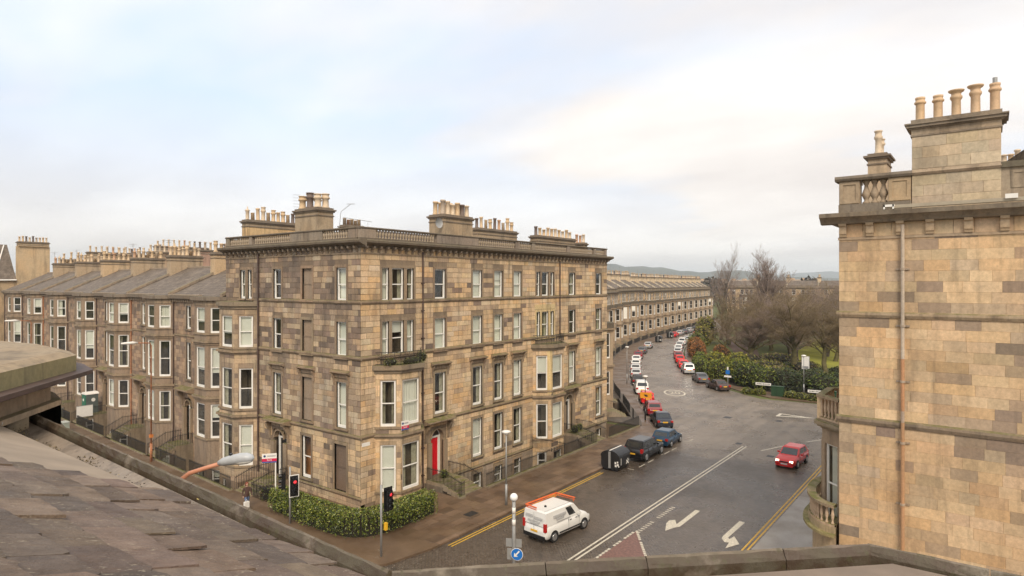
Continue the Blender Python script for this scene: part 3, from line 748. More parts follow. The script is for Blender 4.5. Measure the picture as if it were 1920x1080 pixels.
def door_arch(T, s0, s1, z0, z1, parent, leaf, leafname='door', fan=True, depth=.35):
    """arched doorway: white frame, fanlight and a coloured leaf"""
    w_ = s1-s0; rad = w_/2; zc = z1-rad; cx = (s0+s1)/2; n = 14
    # stone filling of the square opening round the arch
    mb = MB(T); vs = []; c = jit(TRIM, .05)
    arc_ = [(cx-rad*math.cos(math.pi*k/n), zc+rad*math.sin(math.pi*k/n)) for k in range(n+1)]
    for k in range(n):
        (xa, za), (xb, zb) = arc_[k], arc_[k+1]
        mb.add([(xa, .03, za), (xb, .03, zb), (xb, .03, z1+.01), (xa, .03, z1+.01)], [(0, 1, 2, 3)], c)
        mb.add([(xa, .03, za), (xb, .03, zb), (xb, -depth, zb), (xa, -depth, za)], [(0, 1, 2, 3)], c)
        # moulded archivolt
        k2 = 1.18; ya = lambda q: (cx+(q[0]-cx)*k2, zc+(q[1]-zc)*k2)
        A2, B2 = ya(arc_[k]), ya(arc_[k+1])
        mb.add([(xa, .10, za), (xb, .10, zb), (B2[0], .10, B2[1]), (A2[0], .10, A2[1]), (xa, .0, za), (xb, 0, zb), (B2[0], 0, B2[1]), (A2[0], 0, A2[1])], [(0, 1, 2, 3), (0, 1, 5, 4), (2, 3, 7, 6)], c)
    mb.build('door_arch', M_TRIM, parent)
    d = -depth+.02; zl = zc-.05
    fr = MB(T); fr.box(s0, s0+.10, d-.08, d+.03, z0, zl); fr.box(s1-.22, s1, d-.08, d+.03, z0, zl); fr.box(s0, s1, d-.08, d+.05, zl, zl+.12)
    frm = fr.build('door_frame', M_WHITE, parent)
    if fan:
        vs = [(cx, d-.02, zl+.1)] + [(a, d-.02, b) for a, b in arc_]
        MB(T).add(vs, [(0, i, i+1) for i in range(1, n+1)]).build('fanlight', M_DGLASS, frm)
        fb = MB(T)
        for k in range(n):
            a, b = arc_[k], arc_[k+1]; kk = .90
            a2 = (cx+(a[0]-cx)*kk, zc+(a[1]-zc)*kk); b2 = (cx+(b[0]-cx)*kk, zc+(b[1]-zc)*kk)
            fb.add([(a[0], d, a[1]), (b[0], d, b[1]), (b2[0], d, b2[1]), (a2[0], d, a2[1])], [(0, 1, 2, 3)])
        fb.build('fanlight_bars', M_WHITE, frm)
    dl = MB(T); dl.box(s0+.10, s1-.22, d-.07, d-.02, z0, zl)
    for zz in ((.15, .85), (1.0, 1.9)):
        for xx in ((.18, .5-.03), (.5+.03, .82)):
            dw = (s1-.22)-(s0+.10)
            dl.box(s0+.10+dw*xx[0], s0+.10+dw*xx[1], d-.02, d-.002, z0+zz[0], min(z0+zz[1], zl-.1))
    dd = dl.build(leafname, leaf, parent)
    MB(T).box(s0+.2, s0+.26, d-.002, d+.03, z0+1.0, z0+1.06).build('handle', M_RIM, dd)
    return dd
def blocks_all(T, s0, s1, z0, z1, ops, pal, r, dark, ch=.375, wm=.72): return courses(T, s0, s1, z0, z1, ops, ch, wm, pal, r, dark)
def canted(T, s0, s1, depth, cant):
    """plan points of a canted bay and its three wall frames"""
    P = [(s0, 0), (s0+cant, depth), (s1-cant, depth), (s1, 0)]
    W = [T @ Vector((a, b, 0)) for a, b in P]; fr_ = []
    for a, b in zip(W, W[1:]):
        d = (b.x-a.x, b.y-a.y); l = math.hypot(*d)
        mid = ((a.x+b.x)/2, (a.y+b.y)/2); cc = T @ Vector(((s0+s1)/2, -.5, 0)); nrm = (-d[1], d[0])
        if nrm[0]*(mid[0]-cc.x)+nrm[1]*(mid[1]-cc.y) < 0: nrm = (d[1], -d[0])
        fr_.append((frame(a.x, a.y, d, nrm, 0), l))
    return P, fr_
def grow(P, e):
    """widen the plan of a bay by e on its three free sides"""
    return [(P[0][0]-e*1.2, 0), (P[1][0]-e*.45, P[1][1]+e), (P[2][0]+e*.45, P[2][1]+e), (P[3][0]+e*1.2, 0)]
def bay(T, s0, s1, depth, cant, tiers, parent, r, zbase=-2.6, ztop=None, styles=None, detail=2, pal=None, fw=(.95, 1.6), mosstop=False, stone_col=(.33, .25, .17), basement=True, paint=None):
    P, FR = canted(T, s0, s1, depth, cant)
    styles = styles or {}
    body = []
    for i, (F, l) in enumerate(FR):
        ww = min(fw[0] if i != 1 else fw[1], l-.34)
        ops = [((l-ww)/2, (l+ww)/2, za, zb) for za, zb in tiers]
        if basement: ops.append(((l-ww*.8)/2, (l+ww*.8)/2, -1.75, -.3))
        wall_cells(F, 0, l, zbase, ztop, ops, 'bay_wall', parent, M_STONE, .22, stone_col)
        for k, o_ in enumerate(ops):
            st = styles.get((i, k), r.choice(['', '', 'curt', 'net', 'half', 'full', 'curt']))
            if i == 1 and ww > 1.35 and detail > 0:   # wide front: two lights with a mullion
                window(F, *o_, parent, st, detail, .06)
            else: window(F, *o_, parent, st, detail, .06)
    for k, (za, zb) in enumerate(tiers):
        mb = MB(T); g = grow(P, .10); mb.prism(g, za-.16, za-.02, TRIM); mb.build('bay_sill', M_TRIM, parent)
    return P, FR
# ================================================================== MAIN CORNER BUILDING
r = random.Random(11)
TR = frame(0, 0, (1, 0), (0, -1)); TL = frame(0, 0, (0, 1), (-1, 0))
LEN_R, LEN_L = 33.45, 16.9
main = thing('tenement_building', 'four storey honey sandstone corner tenement with balustraded roof and bright red front door', 'building', (16, 8, 0))
W1, W2, W3, W4, WB = (13.83, 16.10), (10.03, 12.42), (5.24, 8.34), (1.08, 4.14), (-1.8, -.28)
cols_R = [(6.93, 8.12), (11.25, 12.44), (14.01, 15.16), (16.69, 17.86), (25.75, 26.87), (31.03, 32.2)]
opsR, opsL = [], []
stR = {}
def addR(a, b, z, st=''): opsR.append((a, b, z[0], z[1])); stR[len(opsR)-1] = st
for i, c in enumerate(cols_R):
    addR(*c, W1, ['', 'full', 'half net', 'full', 'curt', ''][i]); addR(*c, W2, ['full', 'full', 'net', 'net', '', 'curt'][i]); addR(*c, W3, ['curt', 'curt', 'curt', 'net', 'full', 'net'][i])
for i in (1, 2, 3): addR(*cols_R[i], W4, ['', 'full', 'curt', 'curt'][i]); addR(cols_R[i][0]+.05, cols_R[i][1]-.05, WB, 'curt')
addR(*cols_R[5], W4, 'curt'); addR(cols_R[5][0], cols_R[5][1]-.1, WB, '')
tri_R = [(1.82, 2.44), (2.72, 3.84), (4.12, 4.78)]; tri_R2 = [(20.15, 20.75), (21.05, 22.15), (22.45, 23.05)]
for t_, (a, b) in enumerate([(0, 1)]): pass
for i, c in enumerate(tri_R): addR(*c, W1, 'curt' if i else 'net'); addR(*c, (W2[0], W2[1]), ['net', 'half', 'net'][i])
for i, c in enumerate(tri_R2): addR(*c, W1, ''); addR(*c, W2, 'curt')
DOOR_R = [(6.3, 8.05), (24.85, 26.55)]
doors_ops = [(a, b, .60, 4.12) for a, b in DOOR_R]
BAYR = [(1.25, 5.45), (19.6, 24.0)]
allR = opsR + doors_ops + [(BAYR[0][0]+.3, BAYR[0][1]-.3, -2.6, 9.0), (BAYR[1][0]+.3, BAYR[1][1]-.3, -2.6, 9.0)]
wall_cells(TR, 0, LEN_R, -2.7, 17.42, allR, 'wall', main, M_STONE, .35, (.24, .18, .12))
darkpal = [(.22, .165, .125), (.17, .13, .10), (.27, .20, .15), (.24, .175, .13)]
mg = .16
bl = []
for z0, z1 in ((9.93+.25, 13.62), (13.90, 17.40)): bl += courses(TR, 0.0, LEN_R, z0, z1, opsR, .372, .95, PAL_R, r, (.06, darkpal), mg)
bl += courses(TR, 0, LEN_R, 4.95, 9.9, allR, .375, 1.0, PAL_R, r, (.03, darkpal), mg)
bl += courses(TR, 0, LEN_R, .35, 4.68, allR, .375, 1.0, PAL_R, r, (.02, darkpal), mg)
bl += courses(TR, 5.5, LEN_R, -2.6, .12, allR, .45, 1.0, [(.30, .24, .18), (.34, .27, .2)], r, None, mg)
bl += courses(TR, 0, 5.5, 0, .12, allR, .45, 1.0, PAL_R, r, None, mg)
lay(TR, bl, main, M_STONE, r, .022, .022, 200)
for i, o_ in enumerate(opsR):
    window(TR, *o_, main, stR[i])
    if o_ in [(*c, *z) for c in tri_R+tri_R2 for z in (W1, W2)]: continue
    surround(TR, *o_, main, .14)
    if abs(o_[2]-W3[0]) < .01 and not 20 < o_[0] < 21: hood(TR, o_[0], o_[1], 8.42, main)
def triple(cs, z, col=TRIM):
    mb = MB(TR); a, b = cs[0][0], cs[-1][1]
    mb.box(a-.18, a, -.16, .05, z[0], z[1], col); mb.box(b, b+.18, -.16, .05, z[0], z[1], col)
    for p, q in zip(cs, cs[1:]): mb.box(p[1], q[0], -.16, .04, z[0], z[1], col)
    mb.box(a-.18, b+.18, -.16, .055, z[1], z[1]+.2, col); mb.box(a-.22, b+.22, -.16, .12, z[0]-.13, z[0], col)
    mb.build('window_surround', M_TRIM, main)
triple(tri_R, W1); triple(tri_R, W2); triple(tri_R2, W1); triple(tri_R2, W2, (.60, .46, .24))
MB(TR).box(19.9, 23.3, 0, .03, 12.65, 13.1, (.58, .45, .24)).build('new_stone_panel', M_STONE, main)
for a, b in DOOR_R:
    i = DOOR_R.index((a, b))
    door_arch(TR, a+.28, b-.22, .62, 4.10, main, M_RED if i == 0 else M_BLACK, 'door')
    mb = MB(TR); c = TRIM
    mb.box(a-.12, a+.28, -.1, .12, .62, 3.2, c); mb.box(b-.22, b+.2, -.1, .12, .62, 3.2, c); mb.box(a, a+.28, -.3, 0, .62, 4.1, c); mb.box(b-.22, b, -.3, 0, .62, 4.1, c)
    mb.poly_s([(0, 4.55), (.2, 4.6), (.62, 4.74), (.66, 4.78), (.66, 4.88), (0, 5.02)], a-.62, b+.62, c)
    for x in (a-.42, b+.24): mb.poly_s([(0, 3.3), (.10, 3.35), (.16, 3.9), (.42, 4.35), (.46, 4.58), (0, 4.58)], x, x+.18, c)
    mb.build('door_canopy', M_MOSSY, main)
# string courses (stopped against the bays)
def bands_R(z, h, pr, gaps=()):
    a = 0.0
    for g0, g1 in list(gaps)+[(LEN_R, LEN_R)]:
        if g0 > a: band(TR, a, g0, z, h, pr, main)
        a = g1
bands_R(13.62, .27, .13); bands_R(9.90, .28, .16); bands_R(4.70, .26, .14, [(BAYR[0][0]-.12, BAYR[0][1]+.12), (DOOR_R[0][0]-.64, DOOR_R[0][1]+.64), (BAYR[1][0]-.12, BAYR[1][1]+.12), (DOOR_R[1][0]-.64, DOOR_R[1][1]+.64)])
band(TR, 8.3, 19.5, .12, .22, .12, main); band(TR, 26.8, LEN_R, .12, .22, .12, main)
# L facade
stL = {}
def addL(a, b, z, st=''): opsL.append((a, b, z[0], z[1])); stL[len(opsL)-1] = st
colsL = [(9.02, 10.05), (5.25, 6.42), (1.43, 2.5)]
for z, ss in ((W1, ['', 'board', 'net']), (W2, ['', 'board', 'full']), (W3, ['curt', 'board', 'net'])):
    for c, s_ in zip(colsL, ss): addL(*c, z, s_)
addL(5.34, 6.45, (1.15, 4.13), 'warm'); addL(1.43, 2.72, (.95, 4.1), 'dark')
addL(13.0, 13.62, W1, 'curt'); addL(13.92, 14.7, W1, 'curt')
DOOR_L = (8.4, 10.1); doorL = (8.4, 10.1, .6, 4.1)
BAYL = (12.25, 16.75)
allL = opsL+[doorL, (BAYL[0]+.3, BAYL[1]-.3, -2.6, 13.0)]
wall_cells(TL, 0.0, LEN_L, -2.7, 17.42, allL, 'wall', main, M_STONE, .35, (.20, .15, .105))
bl = []
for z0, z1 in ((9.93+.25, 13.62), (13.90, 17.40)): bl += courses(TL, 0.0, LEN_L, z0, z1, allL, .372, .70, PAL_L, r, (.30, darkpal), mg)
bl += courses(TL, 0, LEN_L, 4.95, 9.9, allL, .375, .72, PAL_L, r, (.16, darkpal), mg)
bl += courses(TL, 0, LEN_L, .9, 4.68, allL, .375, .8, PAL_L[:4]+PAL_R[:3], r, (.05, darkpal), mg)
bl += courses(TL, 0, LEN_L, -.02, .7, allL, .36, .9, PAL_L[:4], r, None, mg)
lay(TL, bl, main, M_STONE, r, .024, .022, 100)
for i, o_ in enumerate(opsL):
    if stL[i] in ('board', 'dark'):
        mb = MB(TL); cc = (.30, .23, .165) if stL[i] == 'board' else (.17, .12, .085)
        mb.box(o_[0]-.02, o_[1]+.02, -.32, -.13, o_[2]-.02, o_[3]+.02, cc); mid = (o_[2]+o_[3])/2
        mb.box(o_[0]+.01, o_[1]-.01, -.128, -.10, mid-.04, mid+.04, tuple(x*.8 for x in cc)); mb.box(o_[0]+.01, o_[0]+.08, -.128, -.10, o_[2]+.01, mid-.045, tuple(x*.85 for x in cc)); mb.box(o_[1]-.08, o_[1]-.01, -.128, -.10, o_[2]+.01, mid-.045, tuple(x*.85 for x in cc))
        mb.build('blind_window', M_BOARD, main)
    else: window(TL, *o_, main, stL[i])
    surround(TL, *o_, main, .17, .06)
    if abs(o_[2]-W3[0]) < .01: hood(TL, o_[0], o_[1], 8.42, main)
door_arch(TL, DOOR_L[0]+.3, DOOR_L[1]-.25, .62, 4.05, main, M_BLACK, 'door')
mb = MB(TL); a, b = DOOR_L; c = TRIM
mb.box(a-.12, a+.3, -.1, .12, .62, 3.2, c); mb.box(b-.25, b+.2, -.1, .12, .62, 3.2, c)
mb.poly_s([(0, 4.55), (.2, 4.6), (.62, 4.74), (.66, 4.78), (.66, 4.88), (0, 5.02)], a-.62, b+.55, c)
for x in (a-.42, b+.24): mb.poly_s([(0, 3.3), (.10, 3.35), (.16, 3.9), (.42, 4.35), (.46, 4.58), (0, 4.58)], x, x+.18, c)
mb.build('door_canopy', M_MOSSY, main)
band(TL, -.13, 12.0, 13.62, .27, .13, main); band(TL, -.16, 12.0, 9.90, .28, .16, main); band(TL, -.14, DOOR_L[0]-.64, 4.70, .26, .14, main); band(TL, 10.75, 12.0, 4.70, .26, .14, main)
band(TL, -.12, 8.0, .68, .2, .12, main)
# cornices, brackets, parapets
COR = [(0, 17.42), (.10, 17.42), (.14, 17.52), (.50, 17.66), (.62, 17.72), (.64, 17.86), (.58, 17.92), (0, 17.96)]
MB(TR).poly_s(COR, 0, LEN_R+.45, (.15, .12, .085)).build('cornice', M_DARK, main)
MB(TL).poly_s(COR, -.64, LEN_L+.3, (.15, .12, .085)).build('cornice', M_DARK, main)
MB(TR).box(0, LEN_R, .02, .08, 16.98, 17.08, TRIM).build('frieze_band', M_DARK, main); MB(TL).box(-.08, LEN_L, .02, .08, 16.98, 17.08, TRIM).build('frieze_band', M_DARK, main)
bkt = MB().poly_s([(0, -.32), (.07, -.3), (.12, -.16), (.34, -.06), (.36, 0.10), (0, .10)], -.08, .08, (.27, .21, .15)).mesh('bracket', M_DARK)
x = .3
while x < LEN_R: inst('cornice_bracket', bkt, main, TR @ Matrix.Translation((x, 0, 17.42))); x += .62
x = .3
while x < LEN_L: inst('cornice_bracket', bkt, main, TL @ Matrix.Translation((x, 0, 17.42))); x += .62
bm = baluster_mesh(.60, k=1.25, col=(.36, .29, .21))
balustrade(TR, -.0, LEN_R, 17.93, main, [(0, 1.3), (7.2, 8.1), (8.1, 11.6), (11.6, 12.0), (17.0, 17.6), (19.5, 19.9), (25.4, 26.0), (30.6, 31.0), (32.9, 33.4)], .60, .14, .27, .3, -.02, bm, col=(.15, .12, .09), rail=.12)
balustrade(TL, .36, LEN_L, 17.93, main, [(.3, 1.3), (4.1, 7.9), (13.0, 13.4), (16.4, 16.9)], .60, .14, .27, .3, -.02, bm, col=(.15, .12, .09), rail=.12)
MB().prism([(.35, .35), (33.3, .35), (33.3, 16.8), (.35, 16.8)], 17.0, 17.95, (.10, .09, .08)).build('roof', M_LEAD, main)
# party walls / back walls so that the block is closed
MB().box(33.15, 33.45, .36, 16.9, -2.7, 17.9, (.34, .26, .18)).build('end_wall', M_STONE, main)
MB().box(.36, 33.1, 16.6, 16.9, -2.7, 17.9, (.34, .26, .18)).build('rear_wall', M_STONE, main)
# low slated roof behind the parapet
mb = MB(); mb.add([(1.0, 1.0, 17.97), (32.6, 1.0, 17.97), (31.2, 2.4, 18.85), (2.4, 2.4, 18.85), (1.0, 16, 17.97), (32.6, 16, 17.97), (31.2, 14.6, 18.85), (2.4, 14.6, 18.85)], [(0, 1, 2, 3), (3, 2, 6, 7), (0, 3, 7, 4), (1, 5, 6, 2), (4, 7, 6, 5)]); mb.build('roof_slope', M_SLATER, main)
# chimneys
chimney(main, .18, 1.5, 4.85, 7.6, 17.95, 20.45, 3, 'y', ph=1.1, rows=2, seed=2, style=1, pr=1.75)
chimney(main, 1.35, 6.6, 16.0, 16.85, 17.95, 20.35, 11, 'x', ph=1.1, seed=5, face_col=(.60, .42, .22))
chimney(main, 8.15, 11.5, .18, 1.75, 17.95, 20.35, 6, 'x', ph=1.15, rows=2, seed=9, style=0, pr=1.5)
chimney(main, 17.4, 23.4, 4.6, 5.5, 17.95, 20.2, 9, 'x', ph=1.15, seed=3)
chimney(main, 24.4, 31.5, 2.8, 3.7, 17.95, 19.85, 10, 'x', ph=.95, seed=4, style=0, pr=1.3)
chimney(main, 32.4, 33.2, 2.3, 3.6, 17.95, 19.5, 3, 'y', ph=1.0, seed=6, style=0)
chimney(main, 8.2, 10.2, 12, 12.8, 17.95, 20.2, 5, 'x', ph=.8, seed=7, style=3)
# TV aerials and dish
mb = MB(); mb.tube([(1.6, 4.4, 18.4), (1.75, 4.3, 20.2), (2.4, 4.0, 20.8)], .02, 4); mb.tube([(2.2, 4.2, 20.8), (2.6, 3.8, 20.8)], .02, 4); mb.tube([(1.6, 3.9, 19.75), (3.0, 2.4, 19.45)], .018, 4); mb.tube([(2.8, 2.6, 19.4), (2.8, 2.6, 18.8)], .015, 4)
for k in range(5): mb.tube([(.3, 7.2, 20.6+.22*k), (0.1, 7.7, 20.65+.22*k)], .012, 4)
mb.build('aerial', M_STEEL, main)
mb = MB(); mb.lathe([(.0, 0), (.2, .03), (.36, .11), (.40, .15)], seg=16, cap=False); dm = mb.mesh('dish', M_STEEL, True)
inst('satellite_dish', dm, main, Matrix.Translation((7.6, .3, 19.6)) @ Matrix.Rotation(math.radians(60), 4, 'Y') @ Matrix.Rotation(math.radians(90), 4, 'X'))
# bays
def cap(T, P, z0, z1, e, parent, name='bay_cornice', m=None, col=(.24, .19, .13)):
    mb = MB(T); mb.prism(grow(P, e*.4), z0, z0+(z1-z0)*.4, col); mb.prism(grow(P, e), z0+(z1-z0)*.4, z1, col)
    return mb.build(name, m or M_MOSSY, parent)
def iron_balcony(T, P, z, h, parent, e=.12):
    G_ = grow(P, e-.1); pts = [T @ Vector((a, b, z)) for a, b in G_]; mb = MB()
    for a, b in zip(pts, pts[1:]):
        L = (b-a).length; d = (b-a)/L
        for zz in (0.05, h): mb.tube([a+Vector((0, 0, zz)), b+Vector((0, 0, zz))], .022, 4)
        n = max(1, round(L/.42))
        for k in range(n+1): p = a+(b-a)*(k/n); mb.tube([p, p+Vector((0, 0, h+(.25 if k in (0, n) else 0)))], .018, 4)
        for k in range(n):
            c0 = a+(b-a)*((k+.5)/n)+Vector((0, 0, h*.52)); rr2 = min(.17, L/n*.42)
            ring = [c0+d*(rr2*math.cos(t))+Vector((0, 0, rr2*1.25*math.sin(t))) for t in [i*math.pi/5 for i in range(11)]]
            mb.tube(ring, .013, 3, cap=False)
            ring = [c0+d*(rr2*.5*math.cos(t))+Vector((0, 0, rr2*.6*math.sin(t))) for t in [i*math.pi/3 for i in range(7)]]
            mb.tube(ring, .012, 3, cap=False)
    return mb.build('balcony_railing', M_IRON, parent)
def main_bay(T, s0, s1, dep, cant, styles, col=(.36, .27, .175), top=9.35, balc=True, tiers=((.95, 4.1), (5.35, 8.45)), ztop=8.95, zb=-2.6, bsm=True):
    P, FR = bay(T, s0, s1, dep, cant, tiers, main, r, zb, ztop, styles, 2, None, (1.02, 1.62), stone_col=col, basement=bsm)
    mb = MB(T); mb.prism(grow(P, .10), 4.56, 4.7, TRIM); mb.prism(grow(P, .22), 4.7, 4.86, TRIM); mb.build('bay_cornice', M_MOSSY, main)
    return P, FR
P1, FR1 = main_bay(TR, *BAYR[0], 1.25, 1.15, {(0, 0): 'full', (1, 0): 'curt', (0, 1): 'curt', (1, 1): 'net', (2, 1): ''}, zb=0, bsm=False)
cap(TR, P1, 8.95, 9.5, .28, main); iron_balcony(TR, P1, 9.5, .85, main)
P2, FR2 = main_bay(TR, *BAYR[1], 1.25, 1.15, {(0, 0): '', (1, 0): 'net', (0, 1): 'half', (1, 1): 'half'})
cap(TR, P2, 8.95, 9.5, .28, main); iron_balcony(TR, P2, 9.5, .8, main)
for (F, l) in FR2[:2]:   # the pale new sandstone piers
    MB(F).box(l-.36 if F is FR2[0][0] else 0.0, l-.02 if F is FR2[0][0] else .16, 0.005, .03, 5.0, 8.9, (.66, .50, .25)).build('new_stone_pier', M_STONE, main)
# moss cushions on the corner balcony
PL, FRL = bay(TL, *BAYL, 1.25, 1.15, [(.95, 4.1), (5.35, 8.45), (10.1, 12.5)], main, r, -2.6, 13.05, {(0, 0): 'full', (1, 0): 'curt', (0, 1): '', (1, 1): 'curt', (0, 2): 'full', (1, 2): 'half'}, 2, None, (1.02, 1.5), stone_col=(.30, .225, .155))
cap(TL, PL, 13.05, 13.6, .25, main); 
for z in (4.58, 9.55): mb = MB(TL); mb.prism(grow(PL, .1), z, z+.14, TRIM); mb.prism(grow(PL, .24), z+.14, z+.3, TRIM); mb.build('bay_cornice', M_TRIM, main)
# ashlar on bay faces, joined
for FR, pal, z0, z1 in ((FR1, PAL_R, .2, 8.9), (FR2, PAL_R, -2.5, 8.9), (FRL, PAL_L[:5], -2.5, 13.0)):
    for k, (F, l) in enumerate(FR):
        ww = min(1.02 if k != 1 else 1.62, l-.34)
        tiers = [(.95, 4.1), (5.35, 8.45)]+([(10.1, 12.5)] if FR is FRL else []); ops = [((l-ww)/2, (l+ww)/2, a, b) for a, b in tiers]+[((l-ww*.8)/2, (l+ww*.8)/2, -1.75, -.3)]
        lay(F, courses(F, 0, l, z0, z1, ops, .375, .8, pal, r, (.04, darkpal), .05), main, M_STONE, r, .015, .012, 0)
# downpipes
for a_, b_, r_ in (((5.62, -.12, -2), (5.62, -.12, 17.3), .06), ((23.95, -.14, 9.8), (23.95, -.14, 17.2), .06), ((-.14, 11.95, 0), (-.14, 11.95, 17.3), .07)): MB().tube([a_, b_], r_, 7).build('downpipe', M_PIPE, main)
for z in range(1, 17, 2): MB().box(5.5, 5.74, -.2, -.02, z, z+.07).build('pipe_bracket', M_PIPE, main)
MB(TR).box(.08, .75, .025, .05, 4.22, 4.46).build('street_nameplate', M_WHITE, main)
# entrance platforms, steps, railings on the R street
def steps_R(a, b, side_r=True, n=4):
    mb = MB(); c = (.30, .24, .17)
    mb.box(a, b, -1.75, 0.02, .38, .60, c)
    for k in range(n): mb.box(a, b, -3.72-.02, -1.75-(n-1-k)*0+.0-0.001 if False else -1.75, 0, 0, c) if False else None
    for k in range(n):
        z = .60-(k+1)*.12; y0 = -1.75-(k+1)*.42; mb.box(a, b, y0, y0+.44 if k else -1.752, z-.35, z, c)
    mb.build('entrance_steps', M_MOSSY, main)
    MB().box(a-.1, a+.2, -1.7, -.02, -2.7, .38, (.2, .16, .12)).build('platform_pier', M_STONE, main)
    for x in (a+.05, b-.05): railing([(x, -.1, .6), (x, -1.75, .6), (x, -3.45, .14)], .95, parent=main)
steps_R(6.0, 8.4); steps_R(24.6, 27.0)
TRB = (.24, .19, .13)
def plinth_R(a, b): MB().box(a, b, -3.95, -3.65, -.2, .26, (.24, .20, .14)).build('area_kerb', M_MOSSY, main); railing([(a, -3.8, .26), (b, -3.8, .26)], .95, parent=main)
plinth_R(5.5, 6.0); plinth_R(8.4, 24.6); plinth_R(27.0, 33.4)
railing([(19.2, -3.8, .26), (19.2, -.3, .26)], 1.0, parent=main)
# left street entrance
mb = MB(); c = (.30, .24, .17); mb.box(-1.5, .02, 8.1, 10.4, 0, .60, c)
for k in range(4): z = .60-(k+1)*.115; mb.box(-1.5-(k+1)*.36, -1.5-k*.36-.002, 8.1, 10.4, 0, z, c)
mb.build('entrance_steps', M_MOSSY, main)
for y in (8.15, 10.35): railing([(-.1, y, .6), (-1.5, y, .6), (-2.9, y, .16)], .95, parent=main)
railing([(rl(10.5), 10.5, .2), (rl(17.2), 17.2, .2)], .95, parent=main)
MB().add([(rl(10.4)-.15, 10.4, .12), (rl(17.3)-.15, 17.3, .12), (rl(17.3)+.15, 17.3, .12), (rl(10.4)+.15, 10.4, .12), (rl(10.4)-.15, 10.4, .24), (rl(17.3)-.15, 17.3, .24), (rl(17.3)+.15, 17.3, .24), (rl(10.4)+.15, 10.4, .24)], [(0, 3, 2, 1), (4, 5, 6, 7), (0, 1, 5, 4), (1, 2, 6, 5), (2, 3, 7, 6), (3, 0, 4, 7)], (.24, .2, .14)).build('area_kerb', M_MOSSY, main)
railing([(-2.9, 3.0, .12), (-2.9, 8.1, .12)], .95, parent=main)
# platform block by the bay (moss topped wall with a basement hatch)
mb = MB(); mb.box(-2.6, -.2, 10.5, 12.2, -2.6, .55, (.30, .22, .15)); mb.build('area_wall', M_STONE, main)

